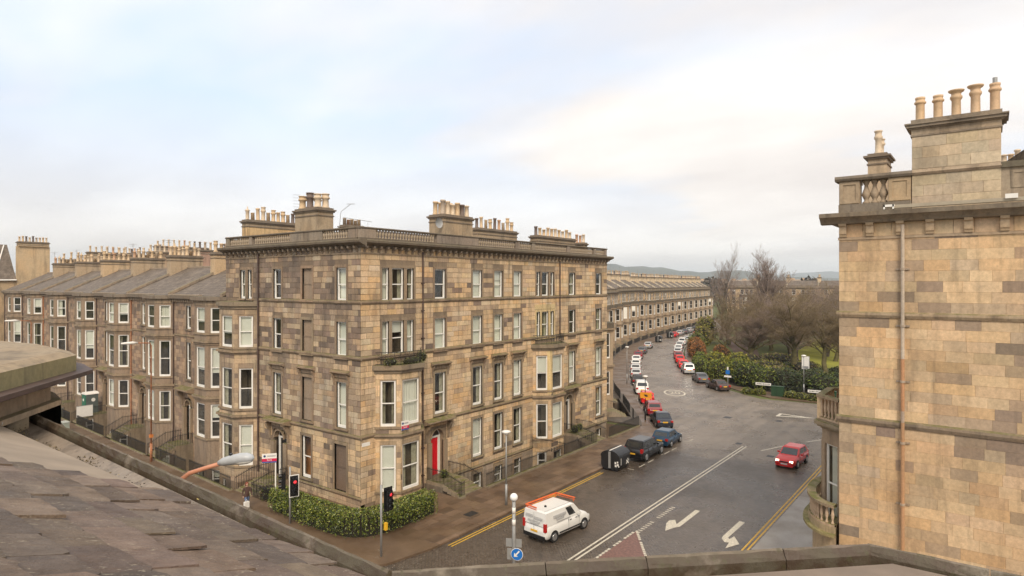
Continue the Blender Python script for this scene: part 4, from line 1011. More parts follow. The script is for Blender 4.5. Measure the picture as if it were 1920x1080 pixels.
# ================================================================== TERRACE, left street
def terrace_house(idx):
    """prototype: local frame s along the street, o outwards"""
    root = thing('terraced_house', 'x', 'house', (0, 0, 0))
    T = frame(0, 0, (0, 1), (-1, 0)); r2 = random.Random(40+idx)
    Wd = 10.2
    tiers = [(2.33, 5.1), (6.45, 9.75), (10.95, 13.03)]
    cols_ = [(a, b) for a, b in ((6.2, 7.15),)]
    ops = [(6.2, 7.15, *tiers[1]), (6.2, 7.15, *tiers[2])]
    dr = (6.0, 7.6, .9, 4.75)
    allo = ops+[dr, (0.1, 3.5, -2.6, 13.2)]
    wall_cells(T, 0, Wd, -2.7, 13.6, allo, 'wall', root, M_STONE, .3, (.26, .19, .135))
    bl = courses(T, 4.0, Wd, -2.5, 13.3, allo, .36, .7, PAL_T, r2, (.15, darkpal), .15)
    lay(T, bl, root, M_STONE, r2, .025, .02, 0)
    for o_ in ops: window(T, *o_, root, r2.choice(['', 'curt', 'net', 'half']), 2); surround(T, *o_, root, .16, .05)
    door_arch(T, dr[0]+.25, dr[1]-.25, dr[2], dr[3]-.2, root, M_BLACK, 'door')
    mb = MB(T); c = TRIM; a, b = dr[0], dr[1]
    mb.box(a-.15, a+.25, -.1, .15, .9, 3.9, c); mb.box(b-.25, b+.15, -.1, .15, .9, 3.9, c)
    mb.poly_s([(0, 5.25), (.2, 5.3), (.7, 5.45), (.74, 5.5), (.74, 5.62), (0, 5.8)], a-.5, b+.5, c)
    for x in (a-.4, b+.22): mb.poly_s([(0, 4.0), (.10, 4.05), (.2, 4.7), (.5, 5.1), (.55, 5.28), (0, 5.28)], x, x+.18, c)
    mb.build('door_canopy', M_MOSSY, root)
    P, FR = bay(T, -.5, 3.9, 1.2, 1.1, tiers, root, r2, -2.6, 13.2, {}, 2, None, (1.0, 1.55), stone_col=(.27, .20, .14))
    for (z, e) in ((5.55, .2), (10.15, .2)):
        mb = MB(T); mb.prism(grow(P, e*.4), z-.18, z, TRIM); mb.prism(grow(P, e), z, z+.16, TRIM); mb.build('bay_cornice', M_TRIM, root)
    mb = MB(T); mb.prism(grow(P, .05), 13.2, 13.62, TRIM); mb.prism(grow(P, .3), 13.62, 13.92, (.2, .16, .12)); mb.build('bay_cornice', M_DARK, root)
    MB(T).poly_s([(0, 13.5), (.12, 13.52), (.42, 13.66), (.45, 13.9), (0, 13.95)], 3.6, Wd, (.2, .16, .12)).build('cornice', M_DARK, root)
    band(T, 3.8, Wd, 5.6, .2, .1, root); band(T, 3.8, Wd, 10.2, .2, .1, root)
    bk = MB().box(-.07, .07, 0, .28, -.25, 0, (.22, .17, .12)).mesh('bracket', M_DARK)
    for k in range(14): inst('cornice_bracket', bk, root, T @ Matrix.Translation((4.0+k*.45, 0, 13.6)))
    # slated roof with raised skews
    rf = MB(T); L = 5.6; rise = 2.8
    rf.add([(.05, .2, 13.93), (Wd-.05, .2, 13.93), (Wd-.05, -L, 13.93+rise), (.05, -L, 13.93+rise), (Wd-.05, -2*L, 13.93), (.05, -2*L, 13.93)], [(0, 1, 2, 3), (3, 2, 4, 5), (0, 3, 5), (1, 4, 2)])
    o_ = rf.build('roof', M_SLATE, root); uv = o_.data.uv_layers.new(name='UVMap')
    for li, lp in enumerate(o_.data.loops):
        co = o_.data.vertices[lp.vertex_index].co; uv.data[li].uv = (co.y, math.hypot(co.x, co.z)*1.0)
    sk = MB(T); cc = (.30, .24, .18)
    for s in (-.16,):
        sk.add([(s, .3, 13.9), (s+.32, .3, 13.9), (s+.32, -L, 14.0+rise), (s, -L, 14.0+rise), (s, .3, 14.15), (s+.32, .3, 14.15), (s+.32, -L, 14.22+rise), (s, -L, 14.22+rise)], [(0, 1, 5, 4), (1, 2, 6, 5), (2, 3, 7, 6), (3, 0, 4, 7), (4, 5, 6, 7)], cc)
    sk.build('skew', M_TRIM, root)
    MB(T).box(-.02, Wd, -L-.1, -L+.12, 13.9+rise, 14.06+rise, (.45, .43, .40)).build('ridge', M_LEAD, root)
    MB(T).box(3.8, Wd, .1, .34, 13.94, 14.04, (.5, .48, .45)).build('eaves_gutter', M_LEAD, root)
    MB(T).box(-.15, Wd-.15, -11.0, -10.7, -2.6, 14, (.24, .19, .14)).build('rear_wall', M_STONE, root)
    # chimney on the party wall
    chimney(root, -.5, .5, -7.2, -3.8, 14.2, 18.1, (7, 6, 8)[idx], 'y', ph=1.0, pr=1.3, T=T, col=(.50, .37, .23) if idx % 2 else (.40, .31, .21), seed=idx*3, cap=.14)
    if idx != 1: MB(T).tube([(.4, -4.0, 16), (.4, -4.0, 19.8)], .025, 4).tube([(-.1, -4.3, 19.7), (.9, -3.7, 19.7)], .018, 4).tube([(-.1, -4.0, 19.5), (.8, -3.9, 19.5)], .018, 4).build('aerial', M_STEEL, root)
    # steps
    st = MB(T); c = (.24, .19, .13); st.box(5.7, 7.9, .02, 1.5, .65, .9, c)
    for k in range(6): z = .9-(k+1)*.13; st.box(5.7, 7.9, 1.5+k*.27+.001, 1.5+(k+1)*.27+.02, z-.25, z, c)
    st.box(5.7, 5.95, .02, 1.5, -2.6, .65, c)
    st.build('entrance_steps', M_MOSSY, root)
    for s in (5.75, 7.85):
        railing([(-.1, s, .9), (-1.5, s, .9), (-3.0, s, .14)], .95, parent=root)
    for a, b in ((-.2, 5.7), (7.9, 10.0)):
        railing([(-3.15, a, .2), (-3.15, b, .2)], .95, parent=root)
        MB(T).box(a, b, 3.02, 3.3, -.1, .22, (.24, .2, .14)).build('area_kerb', M_MOSSY, root)
    MB(T).tube([(9.7, .1, 0), (9.7, .1, 13.5)], .055, 6).build('downpipe', M_PIPE if idx != 1 else M_RUST, root)
    return root
th = [terrace_house(i) for i in range(3)]
tab = table_now()
TA = -math.atan(0.0476)
TH_LABEL = ['terraced sandstone house built against the tall corner tenement, with bay and stepped front door',
 'second terraced house from the corner tenement, standing behind the rusty street lamp post',
 'third terraced house from the corner tenement, right before the portable toilet',
 'terraced house whose front steps carry the green portable toilet',
 'fifth terraced house from the corner tenement, seen just above the mossy bay roof',
 'sixth terraced house from the corner tenement, with a pale half drawn blind in its bay',
 'last of the terraced bay houses at the left edge, beside the tall plain gable block']
for k in range(7):
    s = k*10.27-.05; x0 = tw(17.5)+math.sin(-TA)*s; y0 = 17.5+math.cos(TA)*s
    o = th[k] if k < 3 else copy_tree((th[k % 3], tree_of(th[k % 3], tab)[1]), drop=random.Random(k))
    o.location = (x0, y0, 0); o.rotation_euler = (0, 0, TA); o['label'] = TH_LABEL[k]; o['group'] = 'bay fronted terraced houses on the left street'
# gable of the taller block beyond, and the rooftops behind the terrace
blk = thing('gable_end_block', 'tall plain cream gable with a row of pots at the far left', 'building', (6, 92, 0))
MB().box(6.5, 11.1, 94.5, 95.0, 0, 21.2, (.52, .39, .24)).build('gable_wall', M_GABLE, blk)
MB().box(.5, 6.49, 94.6, 95.1, 0, 15.5, (.46, .34, .21)).build('side_wall', M_STONE, blk)
MB().box(11.1, 14.0, 94.6, 96, 0, 15.0, (.46, .34, .21)).build('side_wall', M_STONE, blk)
mb = MB(); mb.add([(-16, 94.4, 15.2), (6.48, 94.4, 15.5), (6.48, 99.5, 21.6), (-16, 99.5, 21.6)], [(0, 1, 2, 3)]); o = mb.build('roof', M_SLATE, blk)
uv = o.data.uv_layers.new(name='UVMap')
for li, lp in enumerate(o.data.loops): co = o.data.vertices[lp.vertex_index].co; uv.data[li].uv = (co.x, co.z*1.2)
mb = MB(); mb.tube([(3.4, 94.3, 15.5), (6.0, 99.3, 21.5)], .09, 5); mb.tube([(-16, 94.3, 15.3), (6.4, 94.3, 15.6)], .12, 5); mb.build('lead_flashing', M_WHITE, blk)
chimney(blk, 6.7, 10.9, 94.2, 95.3, 21.2, 22.0, 9, 'x', ph=1.0, seed=21, style=0, col=(.50, .38, .24))
for k, (x, y, l, z, n, c) in enumerate([(9.5, 84, 6, 18.9, 6, (.48, .36, .23)), (12, 74, 7, 19.6, 8, (.50, .38, .24)), (15, 66, 6, 19.8, 9, (.45, .33, .22)), (17, 57, 7, 19.9, 9, (.42, .27, .20)), (20, 49, 6, 20.3, 8, (.46, .36, .24)), (16, 92, 9, 20.6, 10, (.46, .36, .24)), (22, 80, 9, 21.5, 10, (.40, .33, .25)), (29, 70, 9, 21.8, 10, (.44, .34, .24))]):
    bl_ = thing('rear_house', 'slated house behind the terrace, %s' % ['its pots nearest the cream gable', 'second stack of pots from the cream gable', 'third stack of pots from the cream gable', 'its chimney of reddish stone', 'its stack nearest the corner tenement', 'low far stack between the first two', 'distant stack right of the far aerials', 'distant stack of pots in the centre of the back row'][k], 'house', (x+l/2, y, 0), group='houses behind the terrace')
    chimney(bl_, x, x+l, y, y+1.0, 12, z, n, 'x', ph=1.2, seed=30+k, col=c, style=0)
    mb = MB(); mb.add([(x-2, y+1, 12.5), (x-2, y+9, 12.5), (x+5, y+9, 16.8), (x+5, y+1, 16.8), (x+12, y+9, 12.5), (x+12, y+1, 12.5)], [(0, 1, 2, 3), (3, 2, 4, 5), (0, 3, 5), (1, 4, 2)], (.09, .08, .08)); o = mb.build('roof', M_LEAD, bl_)
    MB().box(x-1.5, x+11.5, y+1, y+9, 0, 12.5, (.34, .26, .18)).build('wall', M_STONE, bl_)

# ================================================================== CRESCENT
def crescent_house(idx, Wd=8.9):
    root = thing('crescent_house', 'x', 'house', (0, 0, 0))
    T = frame(0, 0, (0, 1), (-1, 0)); r2 = random.Random(60+idx); K = .945
    t1, t2, t3 = (1.9, 4.6), (6.1, 9.0), (10.2, 12.2)
    ops = [(a, a+1.0, *t3) for a in (.9, 2.3, 3.7)]+[(6.3, 7.3, *t3), (6.3, 7.3, *t2)]
    dr = (6.0, 7.5, .7, 4.3)
    wall_cells(T, 0, Wd, 0, 13.0, ops+[dr, (.9, 4.6, 0, 9.2)], 'wall', root, M_STONE, .3, jit((.33, .25, .17), .1, r2))
    bl = courses(T, 0, Wd, .2, 12.6, ops+[dr, (.5, 5, 0, 9.6)], .45, 1.1, PAL_R+PAL_L[:4], r2, (.08, darkpal), .1)
    lay(T, bl, root, M_STONE, r2, .02, .012, 0)
    for o_ in ops: window(T, *o_, root, r2.choice(['half', 'half', '', 'full']), 1, .03)
    for o_ in ops: surround(T, *o_, root, .10, .02)
    door_arch(T, dr[0]+.2, dr[1]-.2, dr[2], dr[3]-.1, root, r2.choice([M_BLACK, M_BLACK, M_GREEN]), 'door', True)
    P, FR = canted(T, .7, 4.9, 1.55, 1.0)
    for i, (F, l) in enumerate(FR):
        if i == 1: wl = [(.16, .78), (l/2-.36, l/2+.36), (l-.78, l-.16)] if l > 2.2 else [(.2, l-.2)]
        else: wl = [(l/2-.48, l/2+.48)]
        o2 = [(a, b, *t) for a, b in wl for t in (t1, t2)]
        wall_cells(F, 0, l, 0, 9.4, o2, 'bay_wall', root, M_STONE, .22, (.38, .285, .19))
        for o_ in o2: window(F, *o_, root, r2.choice(['half', 'full', '', 'full']), 1, .06)
    for z, e in ((5.1, .2), (9.35, .28)):
        mb = MB(T); mb.prism(grow(P, e*.4), z-.2, z, TRIM); mb.prism(grow(P, e), z, z+.2, TRIM); mb.build('bay_cornice', M_DARK, root)
    mb = MB(T); g = grow(P, .12)
    mb.prism(g, 9.56, 10.15, (.11, .09, .065)); mb.build('bay_parapet', M_DARK, root)
    MB(T).poly_s([(0, 12.75), (.12, 12.77), (.45, 12.92), (.5, 13.15), (0, 13.2)], 0, Wd, (.2, .16, .12)).build('cornice', M_DARK, root)
    mb = MB(T); mb.box(0.001, Wd-.001, -.3, 0, 13.2, 13.4, (.26, .21, .15)); mb.box(0.001, Wd-.001, -.32, .02, 13.85, 14.0, (.24, .19, .14)); mb.box(0, .5, -.3, 0, 13.4, 13.85, (.3, .24, .17))
    for k in range(24): mb.box(.62+k*.34, .78+k*.34, -.22, -.06, 13.4, 13.85, (.27, .22, .16))
    mb.build('parapet', M_DARK, root)
    rf = MB(T); L = 5.2; z0 = 13.3; rise = 2.7
    rf.add([(.05, -.4, z0), (Wd-.05, -.4, z0), (Wd-.05, -L, z0+rise), (.05, -L, z0+rise), (Wd-.05, -2*L, z0), (.05, -2*L, z0)], [(0, 1, 2, 3), (3, 2, 4, 5), (0, 3, 5), (1, 4, 2)])
    o_ = rf.build('roof', M_SLATE, root); uv = o_.data.uv_layers.new(name='UVMap')
    for li, lp in enumerate(o_.data.loops):
        co = o_.data.vertices[lp.vertex_index].co; uv.data[li].uv = (co.y, math.hypot(co.x, co.z))
    sk = MB(T); sk.add([(-.14, -.3, z0), (.16, -.3, z0), (.16, -L, z0+rise), (-.14, -L, z0+rise), (-.14, -.3, z0+.42), (.16, -.3, z0+.42), (.16, -L, z0+rise+.3), (-.14, -L, z0+rise+.3)], [(0, 1, 5, 4), (1, 2, 6, 5), (2, 3, 7, 6), (3, 0, 4, 7), (4, 5, 6, 7)], (.55, .48, .38)); sk.build('skew', M_TRIM, root)
    MB(T).box(0, Wd, -10.5, -10.3, 0, z0, (.3, .24, .17)).build('rear_wall', M_STONE, root)
    chimney(root, -.45, .45, -6.5, -4.1, 13.6, 17.5, 5, 'y', ph=1.15, pr=1.5, T=T, col=(.60, .47, .31), seed=80+idx, style=0)
    MB(T).tube([(.3, -4.2, 16), (.3, -4.2, 19.6)], .03, 4).tube([(-.3, -4.2, 19.4), (.9, -4.2, 19.4)], .02, 4).tube([(-.2, -4.4, 19.2), (.8, -4.0, 19.2)], .02, 4).build('aerial', M_STEEL, root)
    st = MB(T); c = (.3, .24, .17); st.box(5.6, 7.9, .02, 1.5, .0, .7, c)
    for k in range(4): z = .7-(k+1)*.14; st.box(5.6, 7.9, 1.5+k*.3+.001, 1.5+(k+1)*.3, 0, z, c)
    st.build('entrance_steps', M_TRIM, root)
    railing([(-3.3, .0, .14), (-3.3, 5.6, .14)], 1.0, .16, parent=root); railing([(-3.3, 5.6, .14), (-.1, 5.6, .7)], 1.0, .16, parent=root); railing([(-3.3, 7.9, .14), (-3.3, Wd, .14)], 1.0, .16, parent=root)
    # low area shrubbery in front
    return root
cp = [crescent_house(i) for i in range(3)]
for h_ in cp:
    for c_ in [c for c in bpy.data.objects if c.parent and c.parent.parent == h_ and c.name.startswith('blind') and rnd.random() < .4]: bpy.data.objects.remove(c_)
tab = table_now()
fac = smooth_path([(34.2, .8)] + [(38, 3.2), (55.0, 15.2)] + [p for p in offs(LKERB, 7.2) if p[0] > 62], 2)
def walk(path, step, start, n):
    res = []; L = 0; i = 0; tgt = start; seg = [(math.dist(a, b)) for a, b in zip(path, path[1:])]; cum = [0]
    for s_ in seg: cum.append(cum[-1]+s_)
    def at(d):
        for j in range(len(seg)):
            if d <= cum[j+1]: t = (d-cum[j])/seg[j]; return (path[j][0]+(path[j+1][0]-path[j][0])*t, path[j][1]+(path[j+1][1]-path[j][1])*t)
        return path[-1]
    for k in range(n): a, b = at(start+k*step), at(start+(k+1)*step); res.append((a, b))
    return res
ORD = ['first', 'second', 'third', 'fourth', 'fifth', 'sixth', 'seventh', 'eighth', 'ninth', 'tenth', 'eleventh', 'twelfth', 'thirteenth', 'fourteenth', 'fifteenth', 'sixteenth', 'seventeenth', 'eighteenth', 'nineteenth', 'twentieth', 'twenty-first', 'twenty-second', 'twenty-third', 'twenty-fourth']
for k, (a, b) in enumerate(walk(fac, 8.9, 0.3, 24)):
    o = cp[k] if k < 3 else copy_tree((cp[k % 3], tree_of(cp[k % 3], tab)[1]), drop=random.Random(k))
    an = math.atan2(b[1]-a[1], b[0]-a[0])-math.pi/2
    # street side lies to the right of the walk, the prototype faces -x with s along +y : mirror by walking backwards
    o.location = (b[0], b[1], 0); o.rotation_euler = (0, 0, an+math.pi)
    o.scale = (1, 1, (1.025, 1.025, 1.025, 1.025, 1.025, .99, .99, .99, .99, .99, 1.01, 1.01, 1.01, .985)[min(k, 13)])
    o['label'] = '%s bay fronted house of the curving crescent counted from the corner tenement' % ORD[k]; o['group'] = 'bay fronted houses along the crescent'
# terrace across the park
for k in range(11):
    o = copy_tree((cp[(k+1) % 3], tree_of(cp[(k+1) % 3], tab)[1]), drop=random.Random(k)); yy = -72+k*12
    o.location = (262-.12*(yy+20), yy, 0); o.rotation_euler = (0, 0, 0.1); o.scale = (1.2, 1.35, 1.02)
    o['label'] = 'house behind the bare park trees, %s in its row from the right gable' % ORD[k]; o['group'] = 'terrace beyond the park'
# ================================================================== RIGHT BUILDING (gable towards us)
GX = 5.51; GY = -27.46
right = thing('gable_building', 'tan sandstone gable wall with drainpipe, moulded cornice and five clay pots on the right', 'building', (10, -31, 0))
TG = frame(GX, GY, (0, -1), (-1, 0)); r = random.Random(21)
GL = 10.5; CZ = 17.40
wall_cells(TG, 0, GL, 0, CZ, [], 'gable_wall', right, M_GABLE, .4, (.47, .345, .21))
bl = []
for z0, z1 in ((.0, 8.62), (8.92, 13.48), (13.72, CZ)): bl += courses(TG, 0, GL, z0, z1, [], .475, 1.1, PAL_G, r, (.14, [(.33, .245, .175), (.28, .21, .155), (.36, .265, .185), (.36, .265, .18), (.40, .29, .19), (.62, .45, .28)]))
lay(TG, bl, right, M_GABLE, r, .010, .006, 300)
band(TG, -.10, GL, 13.46, .28, .13, right, col=(.38, .29, .19)); band(TG, -.10, GL, 8.60, .33, .14, right, col=(.26, .20, .14))
# frieze, console brackets, cornice
MB(TG).box(-.03, GL, 0, .06, 17.02, 17.14, (.40, .30, .20)).build('frieze_band', M_GABLE, right)
bk = MB().poly_s([(0, -.62), (.10, -.60), (.12, -.52), (.17, -.46), (.17, -.14), (.28, -.10), (.34, 0), (0, 0)], -.15, .15, (.46, .35, .23)).mesh('console', M_GABLE)
for s in (.18, 1.28, 2.45, 3.55, 4.9, 6.1, 7.3, 8.5, 9.7): inst('cornice_bracket', bk, right, TG @ Matrix.Translation((s, 0.02, 17.76)))
bl = courses(TG, 0, GL, 17.14, 17.74, [], .6, 1.2, PAL_G, r); lay(TG, bl, right, M_GABLE, r, .02, .01, 300)
MB(TG).poly_s([(0, 17.74), (.34, 17.76), (.42, 17.86), (.60, 18.00), (.70, 18.04), (.72, 18.22), (0, 18.30)], -.72, GL, (.22, .18, .13)).build('cornice', M_DARK, right)
TS = frame(GX, GY, (1, 0), (0, 1))
wall_cells(TS, 0, 28, 0, 17.74, [(2.0, 5.2, 0, 9), (9, 10.2, 10, 12.4), (9, 10.2, 14, 16), (9, 10.2, 5.2, 8.4), (14, 15.2, 10, 12.4), (14, 15.2, 14, 16)], 'street_wall', right, M_GABLE, .35, (.46, .34, .2))
for o_ in [(9, 10.2, 10, 12.4), (9, 10.2, 14, 16), (9, 10.2, 5.2, 8.4), (14, 15.2, 10, 12.4), (14, 15.2, 14, 16)]: window(TS, *o_, right, 'curt', 2); surround(TS, *o_, right)
MB(TS).poly_s([(0, 17.74), (.34, 17.76), (.42, 17.86), (.60, 18.00), (.70, 18.04), (.72, 18.22), (0, 18.30)], 0, 28, (.22, .18, .13)).build('cornice', M_DARK, right)
MB(TS).poly_s([(0, 13.46), (.06, 13.46), (.13, 13.58), (.13, 13.68), (0, 13.74)], 0, 28, (.38, .29, .19)).build('string_course', M_TRIM, right)
MB().box(GX+.4, GX+28, GY-GL, GY-.36, 17.0, 18.2, (.1, .09, .08)).build('roof', M_LEAD, right)
# white rainwater gutter on top of the cornice
mb = MB(TG); mb.poly_s([(.50, 18.30), (.66, 18.30), (.70, 18.44), (.48, 18.44)], 2.1, 9.5, (.62, .55, .44)); mb.build('eaves_gutter', simple('cream_gutter', (.52, .45, .34), .5), right)
mb = MB(TG); mb.box(1.88, 2.3, .46, .74, 18.36, 18.46); mb.box(1.88, 1.94, .46, .74, 18.26, 18.46); mb.box(2.22, 2.28, .46, .74, 18.26, 18.46); mb.box(6.1, 6.5, .44, .76, 18.4, 18.58); mb.build('gutter_bracket', M_WHITE, right)
# corner balustrade: plinth, piers with sunk panels, balusters, coping
mb = MB(TG); c = (.20, .165, .125)
mb.box(-.02, 2.86, -.62, .02, 18.28, 18.66, c); mb.poly_s([(-.72, 19.74), (.10, 19.74), (.16, 19.84), (.13, 19.96), (-.75, 19.96)], -.16, 2.9, c)
mb.build('parapet', M_DARK, right)
def pier(a, b, mat_=M_GABLE, col=(.36, .28, .19)):
    mb = MB(TG); mb.box(a, b, -.56, -.02, 18.66, 19.74, col); e = .16; m_ = .035
    mb.box(a+.02, a+e, -.02, .02, 18.7, 19.7, col); mb.box(b-e, b-.02, -.02, .02, 18.7, 19.7, col); mb.box(a+e, b-e, -.02, .02, 18.7, 18.84, col); mb.box(a+e, b-e, -.02, .02, 19.56, 19.7, col)
    mb.build('parapet_pier', mat_, right)
pier(-.0, .86); pier(1.98, 2.85, col=(.42, .31, .19))
bmr = MB().lathe([(.16, 0), (.16, .08), (.10, .12), (.08, .17), (.12, .26), (.185, .40), (.17, .50), (.09, .72), (.075, .86), (.11, .89), (.11, .93), (.14, .97), (.15, 1.08)], seg=12, col=(.34, .26, .18)).mesh('baluster', M_DARK, True)
for s in (1.08, 1.42, 1.77): inst('baluster', bmr, right, Matrix.Translation(TG @ Vector((s, -.28, 18.66))))
# return balustrade along the street side
mb = MB(TS); mb.box(.64, 28, -.60, .02, 18.28, 18.66, c); mb.box(.6, 1.9, -.72, .1, 19.74, 19.95, c); mb.build('parapet', M_DARK, right)
x = .95
while x < 1.9:
    if int(x/3) != int((x+.3)/3): MB(TS).box(x-.2, x+.4, -.55, -.04, 18.66, 19.74, (.34, .26, .18)).build('parapet_pier', M_DARK, right); x += .65
    inst('baluster', bmr, right, Matrix.Translation(TS @ Vector((x, -.28, 18.66)))); x += .33
# the big gable chimney stack
mb = MB(TG); c1 = (.44, .35, .25)
mb.box(2.88, 5.98, -1.25, .0, 18.28, 20.2, c1); mb.box(2.88, 5.98, -1.25, .0, 20.32, 21.42, c1)
mb.build('chimney_stack', M_GABLE, right)
pg = [(.47, .38, .27), (.44, .355, .25), (.50, .40, .27), (.52, .41, .27)]
bl = courses(TG, 2.88, 5.98, 18.34, 19.74, [], .46, 1.1, pg, r)+courses(TG, 2.88, 5.98, 20.0, 21.42, [], .47, .9, pg, r)
lay(TG, bl, right, M_GABLE, r, .012, .008, 300)
mb = MB(TG); mb.poly_s([(-1.3, 19.74), (.05, 19.74), (.12, 19.84), (.05, 19.98), (-1.3, 19.98)], 2.86, 6.0, (.36, .28, .2)); mb.build('string_course', M_DARK, right)
hd = MB(TG); cc = (.26, .21, .155)
hd.box(2.83, 6.03, -1.3, .05, 21.42, 21.50, cc); hd.box(2.86, 6.0, -1.27, .02, 21.50, 21.74, (.42, .33, .23)); 
hd.box(2.78, 6.08, -1.34, .10, 21.74, 21.80, cc); hd.box(2.68, 6.18, -1.42, .20, 21.80, 21.92, cc); hd.box(2.62, 6.24, -1.48, .26, 21.92, 21.98, cc); hd.box(2.84, 6.02, -1.25, .03, 21.98, 22.16, cc)
cs = hd.build('chimney_cap', M_DARK, right)
bigpot = lambda pr, c_: MB().lathe(pr, seg=20, col=c_).mesh('chimney_pot', M_POT, True)
pA = [(.24, 0), (.24, .04), (.21, .07), (.20, .09), (.195, .12), (.19, .80), (.20, .82), (.25, .86), (.255, .92), (.21, .96), (.195, 1.04), (.215, 1.06), (.215, 1.14), (.15, 1.15), (.14, 1.0)]
pB = [(.24, 0), (.24, .04), (.21, .07), (.195, .12), (.185, .70), (.23, .76), (.25, .80), (.25, .86), (.20, .92), (.20, 1.0), (.30, 1.05), (.33, 1.09), (.33, 1.12), (.12, 1.13), (.12, 1.0)]
for s, pr, c_, z_ in ((3.14, pA, (.60, .42, .25), 1.04), (3.80, pA, (.58, .41, .25), 1.02), (4.45, pB, (.55, .39, .24), 1.14), (5.12, pB, (.58, .41, .26), 1.22), (5.78, pA, (.57, .39, .24), 1.16)):
    inst('chimney_pot', bigpot(pr, c_), cs, Matrix.Translation(TG @ Vector((s, -.62, 22.15))) @ Matrix.Diagonal((.9, .9, z_*.93, 1)))
MB().lathe([(.09, 0), (.09, .28)], seg=10).build('flue_cowl', M_STEEL, right).location = Vector(TG @ Vector((5.78, -.62, 23.35)))-Vector(right.location)
# parapet to the right of the stack, panelled
mb = MB(TG); c = (.34, .27, .19); mb.box(5.98, GL, -.6, .0, 18.28, 19.74, c); mb.box(5.98, GL, -.7, .1, 19.74, 19.98, (.14, .12, .08)); mb.box(6.3, 7.5, 0, .03, 18.9, 19.0, c); mb.box(6.3, 6.4, 0, .03, 19, 19.5, c); mb.box(7.4, 7.5, 0, .03, 19, 19.5, c); mb.box(6.3, 7.5, 0, .03, 19.5, 19.6, c); mb.build('parapet', M_DARK, right)
# slated roof slope right of the stack
mb = MB(); mb.add([(GX+2, GY-5.2, 19.6), (GX+20, GY-5.2, 19.6), (GX+20, GY-10.5, 23.4), (GX+2, GY-10.5, 23.4)], [(0, 1, 2, 3)]); o = mb.build('roof_slope', M_SLATE, right); uv = o.data.uv_layers.new(name='UVMap')
for li, lp in enumerate(o.data.loops): co = o.data.vertices[lp.vertex_index].co; uv.data[li].uv = (co.x, co.y*1.2)
# second chimney on the street front
chimney(right, 12.2, 14.0, -28.62, -27.72, 18.2, 22.1, 2, 'x', ph=1.15, seed=3, style=1, m=M_GABLE, col=(.46, .36, .25), cap=.2, rows=1)
chimney(right, 24, 25, -34.6, -33.6, 18.2, 22.6, 3, 'y', ph=1.0, seed=8, style=0, m=M_GABLE, col=(.46, .36, .25))
chimney(right, 21, 24, -36.4, -35.4, 18.2, 22.9, 4, 'x', ph=1.0, seed=9, style=0, m=M_GABLE, col=(.46, .36, .25))
# long brown downpipe in sections with clamps
sp = 2.55
pz = [(17.6, 13.9, (.50, .42, .33)), (13.9, 11.7, (.50, .42, .33)), (11.7, 9.4, (.46, .24, .12)), (9.4, 8.9, (.44, .34, .26)), (8.9, 2.0, (.44, .25, .13))]
M_DP = stone_mat('painted_rusting_pipe', grime=.25, rough=.6)
for a, b, cc in pz: MB(TG).tube([(sp, .17, a), (sp, .17, b+.002)], .075, 10, cc).build('downpipe_section', M_DP, right)
for z in (15.6, 13.1, 10.65, 7.95, 5.25, 2.9):
    mb = MB(TG); mb.lathe([(.105, 0), (.105, .10)], sp, .17, 10, (.40, .32, .24), zoff=z); mb.box(sp-.26, sp+.26, .02, .06, z, z+.08, (.34, .27, .2)); mb.box(sp-.06, sp+.06, .02, .2, z+.01, z+.07, (.34, .27, .2)); mb.build('pipe_clamp', M_DP, right)
# street-side bay with square stone balcony above and bowed balcony below
PB, FB = canted(TS, .75, 5.2, 1.05, .95)
for i, (F, l) in enumerate(FB):
    ops = [(.30, l-.18, 3.3, 7.15)]
    wall_cells(F, 0, l, 0, 7.85, ops, 'bay_wall', right, M_GABLE, .25, (.34, .26, .18)); window(F, *ops[0], right, 'net', 2, .12)
    mb = MB(F); mb.box(.12, .24, 0, .06, 3.3, 7.3, (.38, .29, .2)); mb.build('mullion_moulding', M_GABLE, right)
mb = MB(TS); cc = (.27, .215, .14)
mb.prism(grow(PB, .08), 7.85, 7.95, cc); mb.prism(grow(PB, .22), 7.95, 8.05, cc); mb.prism(grow(PB, .34), 8.05, 8.22, cc); mb.prism(grow(PB, .18), 8.22, 8.32, cc); mb.build('balcony_slab', M_MOSSY, right)
def ring_balustrade(pts, z, h, parent, sp_=.26, seg=10, k=.85, wdt=.16, col=(.50, .37, .25), close=False):
    me = MB().lathe([(.09*k, 0), (.09*k, .06*h), (.05*k, .12*h), (.055*k, .25*h), (.095*k, .48*h), (.085*k, .6*h), (.045*k, .86*h), (.075*k, .92*h), (.08*k, h)], seg=seg, col=col).mesh('baluster', M_GABLE, True)
    mb = MB(); n = len(pts)
    def off_(i):
        a = Vector(pts[max(0, i-1)]); b = Vector(pts[min(n-1, i+1)]); t = (b-a).normalized(); return Vector((-t.y, t.x))
    for (w0, za, zb, c_) in ((wdt*.8, z-.10, z, col), (wdt*1.15, z+h, z+h+.13, (.30, .23, .15))):
        vs = []
        for i in range(n):
            o_ = off_(i)*w0; p = Vector(pts[i]); vs += [(p.x-o_.x, p.y-o_.y, za), (p.x+o_.x, p.y+o_.y, za), (p.x+o_.x, p.y+o_.y, zb), (p.x-o_.x, p.y-o_.y, zb)]
        fs = []
        for i in range(n-1):
            for q in range(4): fs.append((4*i+q, 4*i+(q+1) % 4, 4*i+4+(q+1) % 4, 4*i+4+q))
        mb.add(vs, fs, c_)
    mb.build('balcony_rail', M_MOSSY, parent)
    tot = 0
    for a, b in zip(pts, pts[1:]):
        L = math.dist(a, b); m_ = max(1, round(L/sp_))
        for q in range(m_):
            t = (q+.5)/m_; inst('baluster', me, parent, Matrix.Translation((a[0]+(b[0]-a[0])*t, a[1]+(b[1]-a[1])*t, z)))
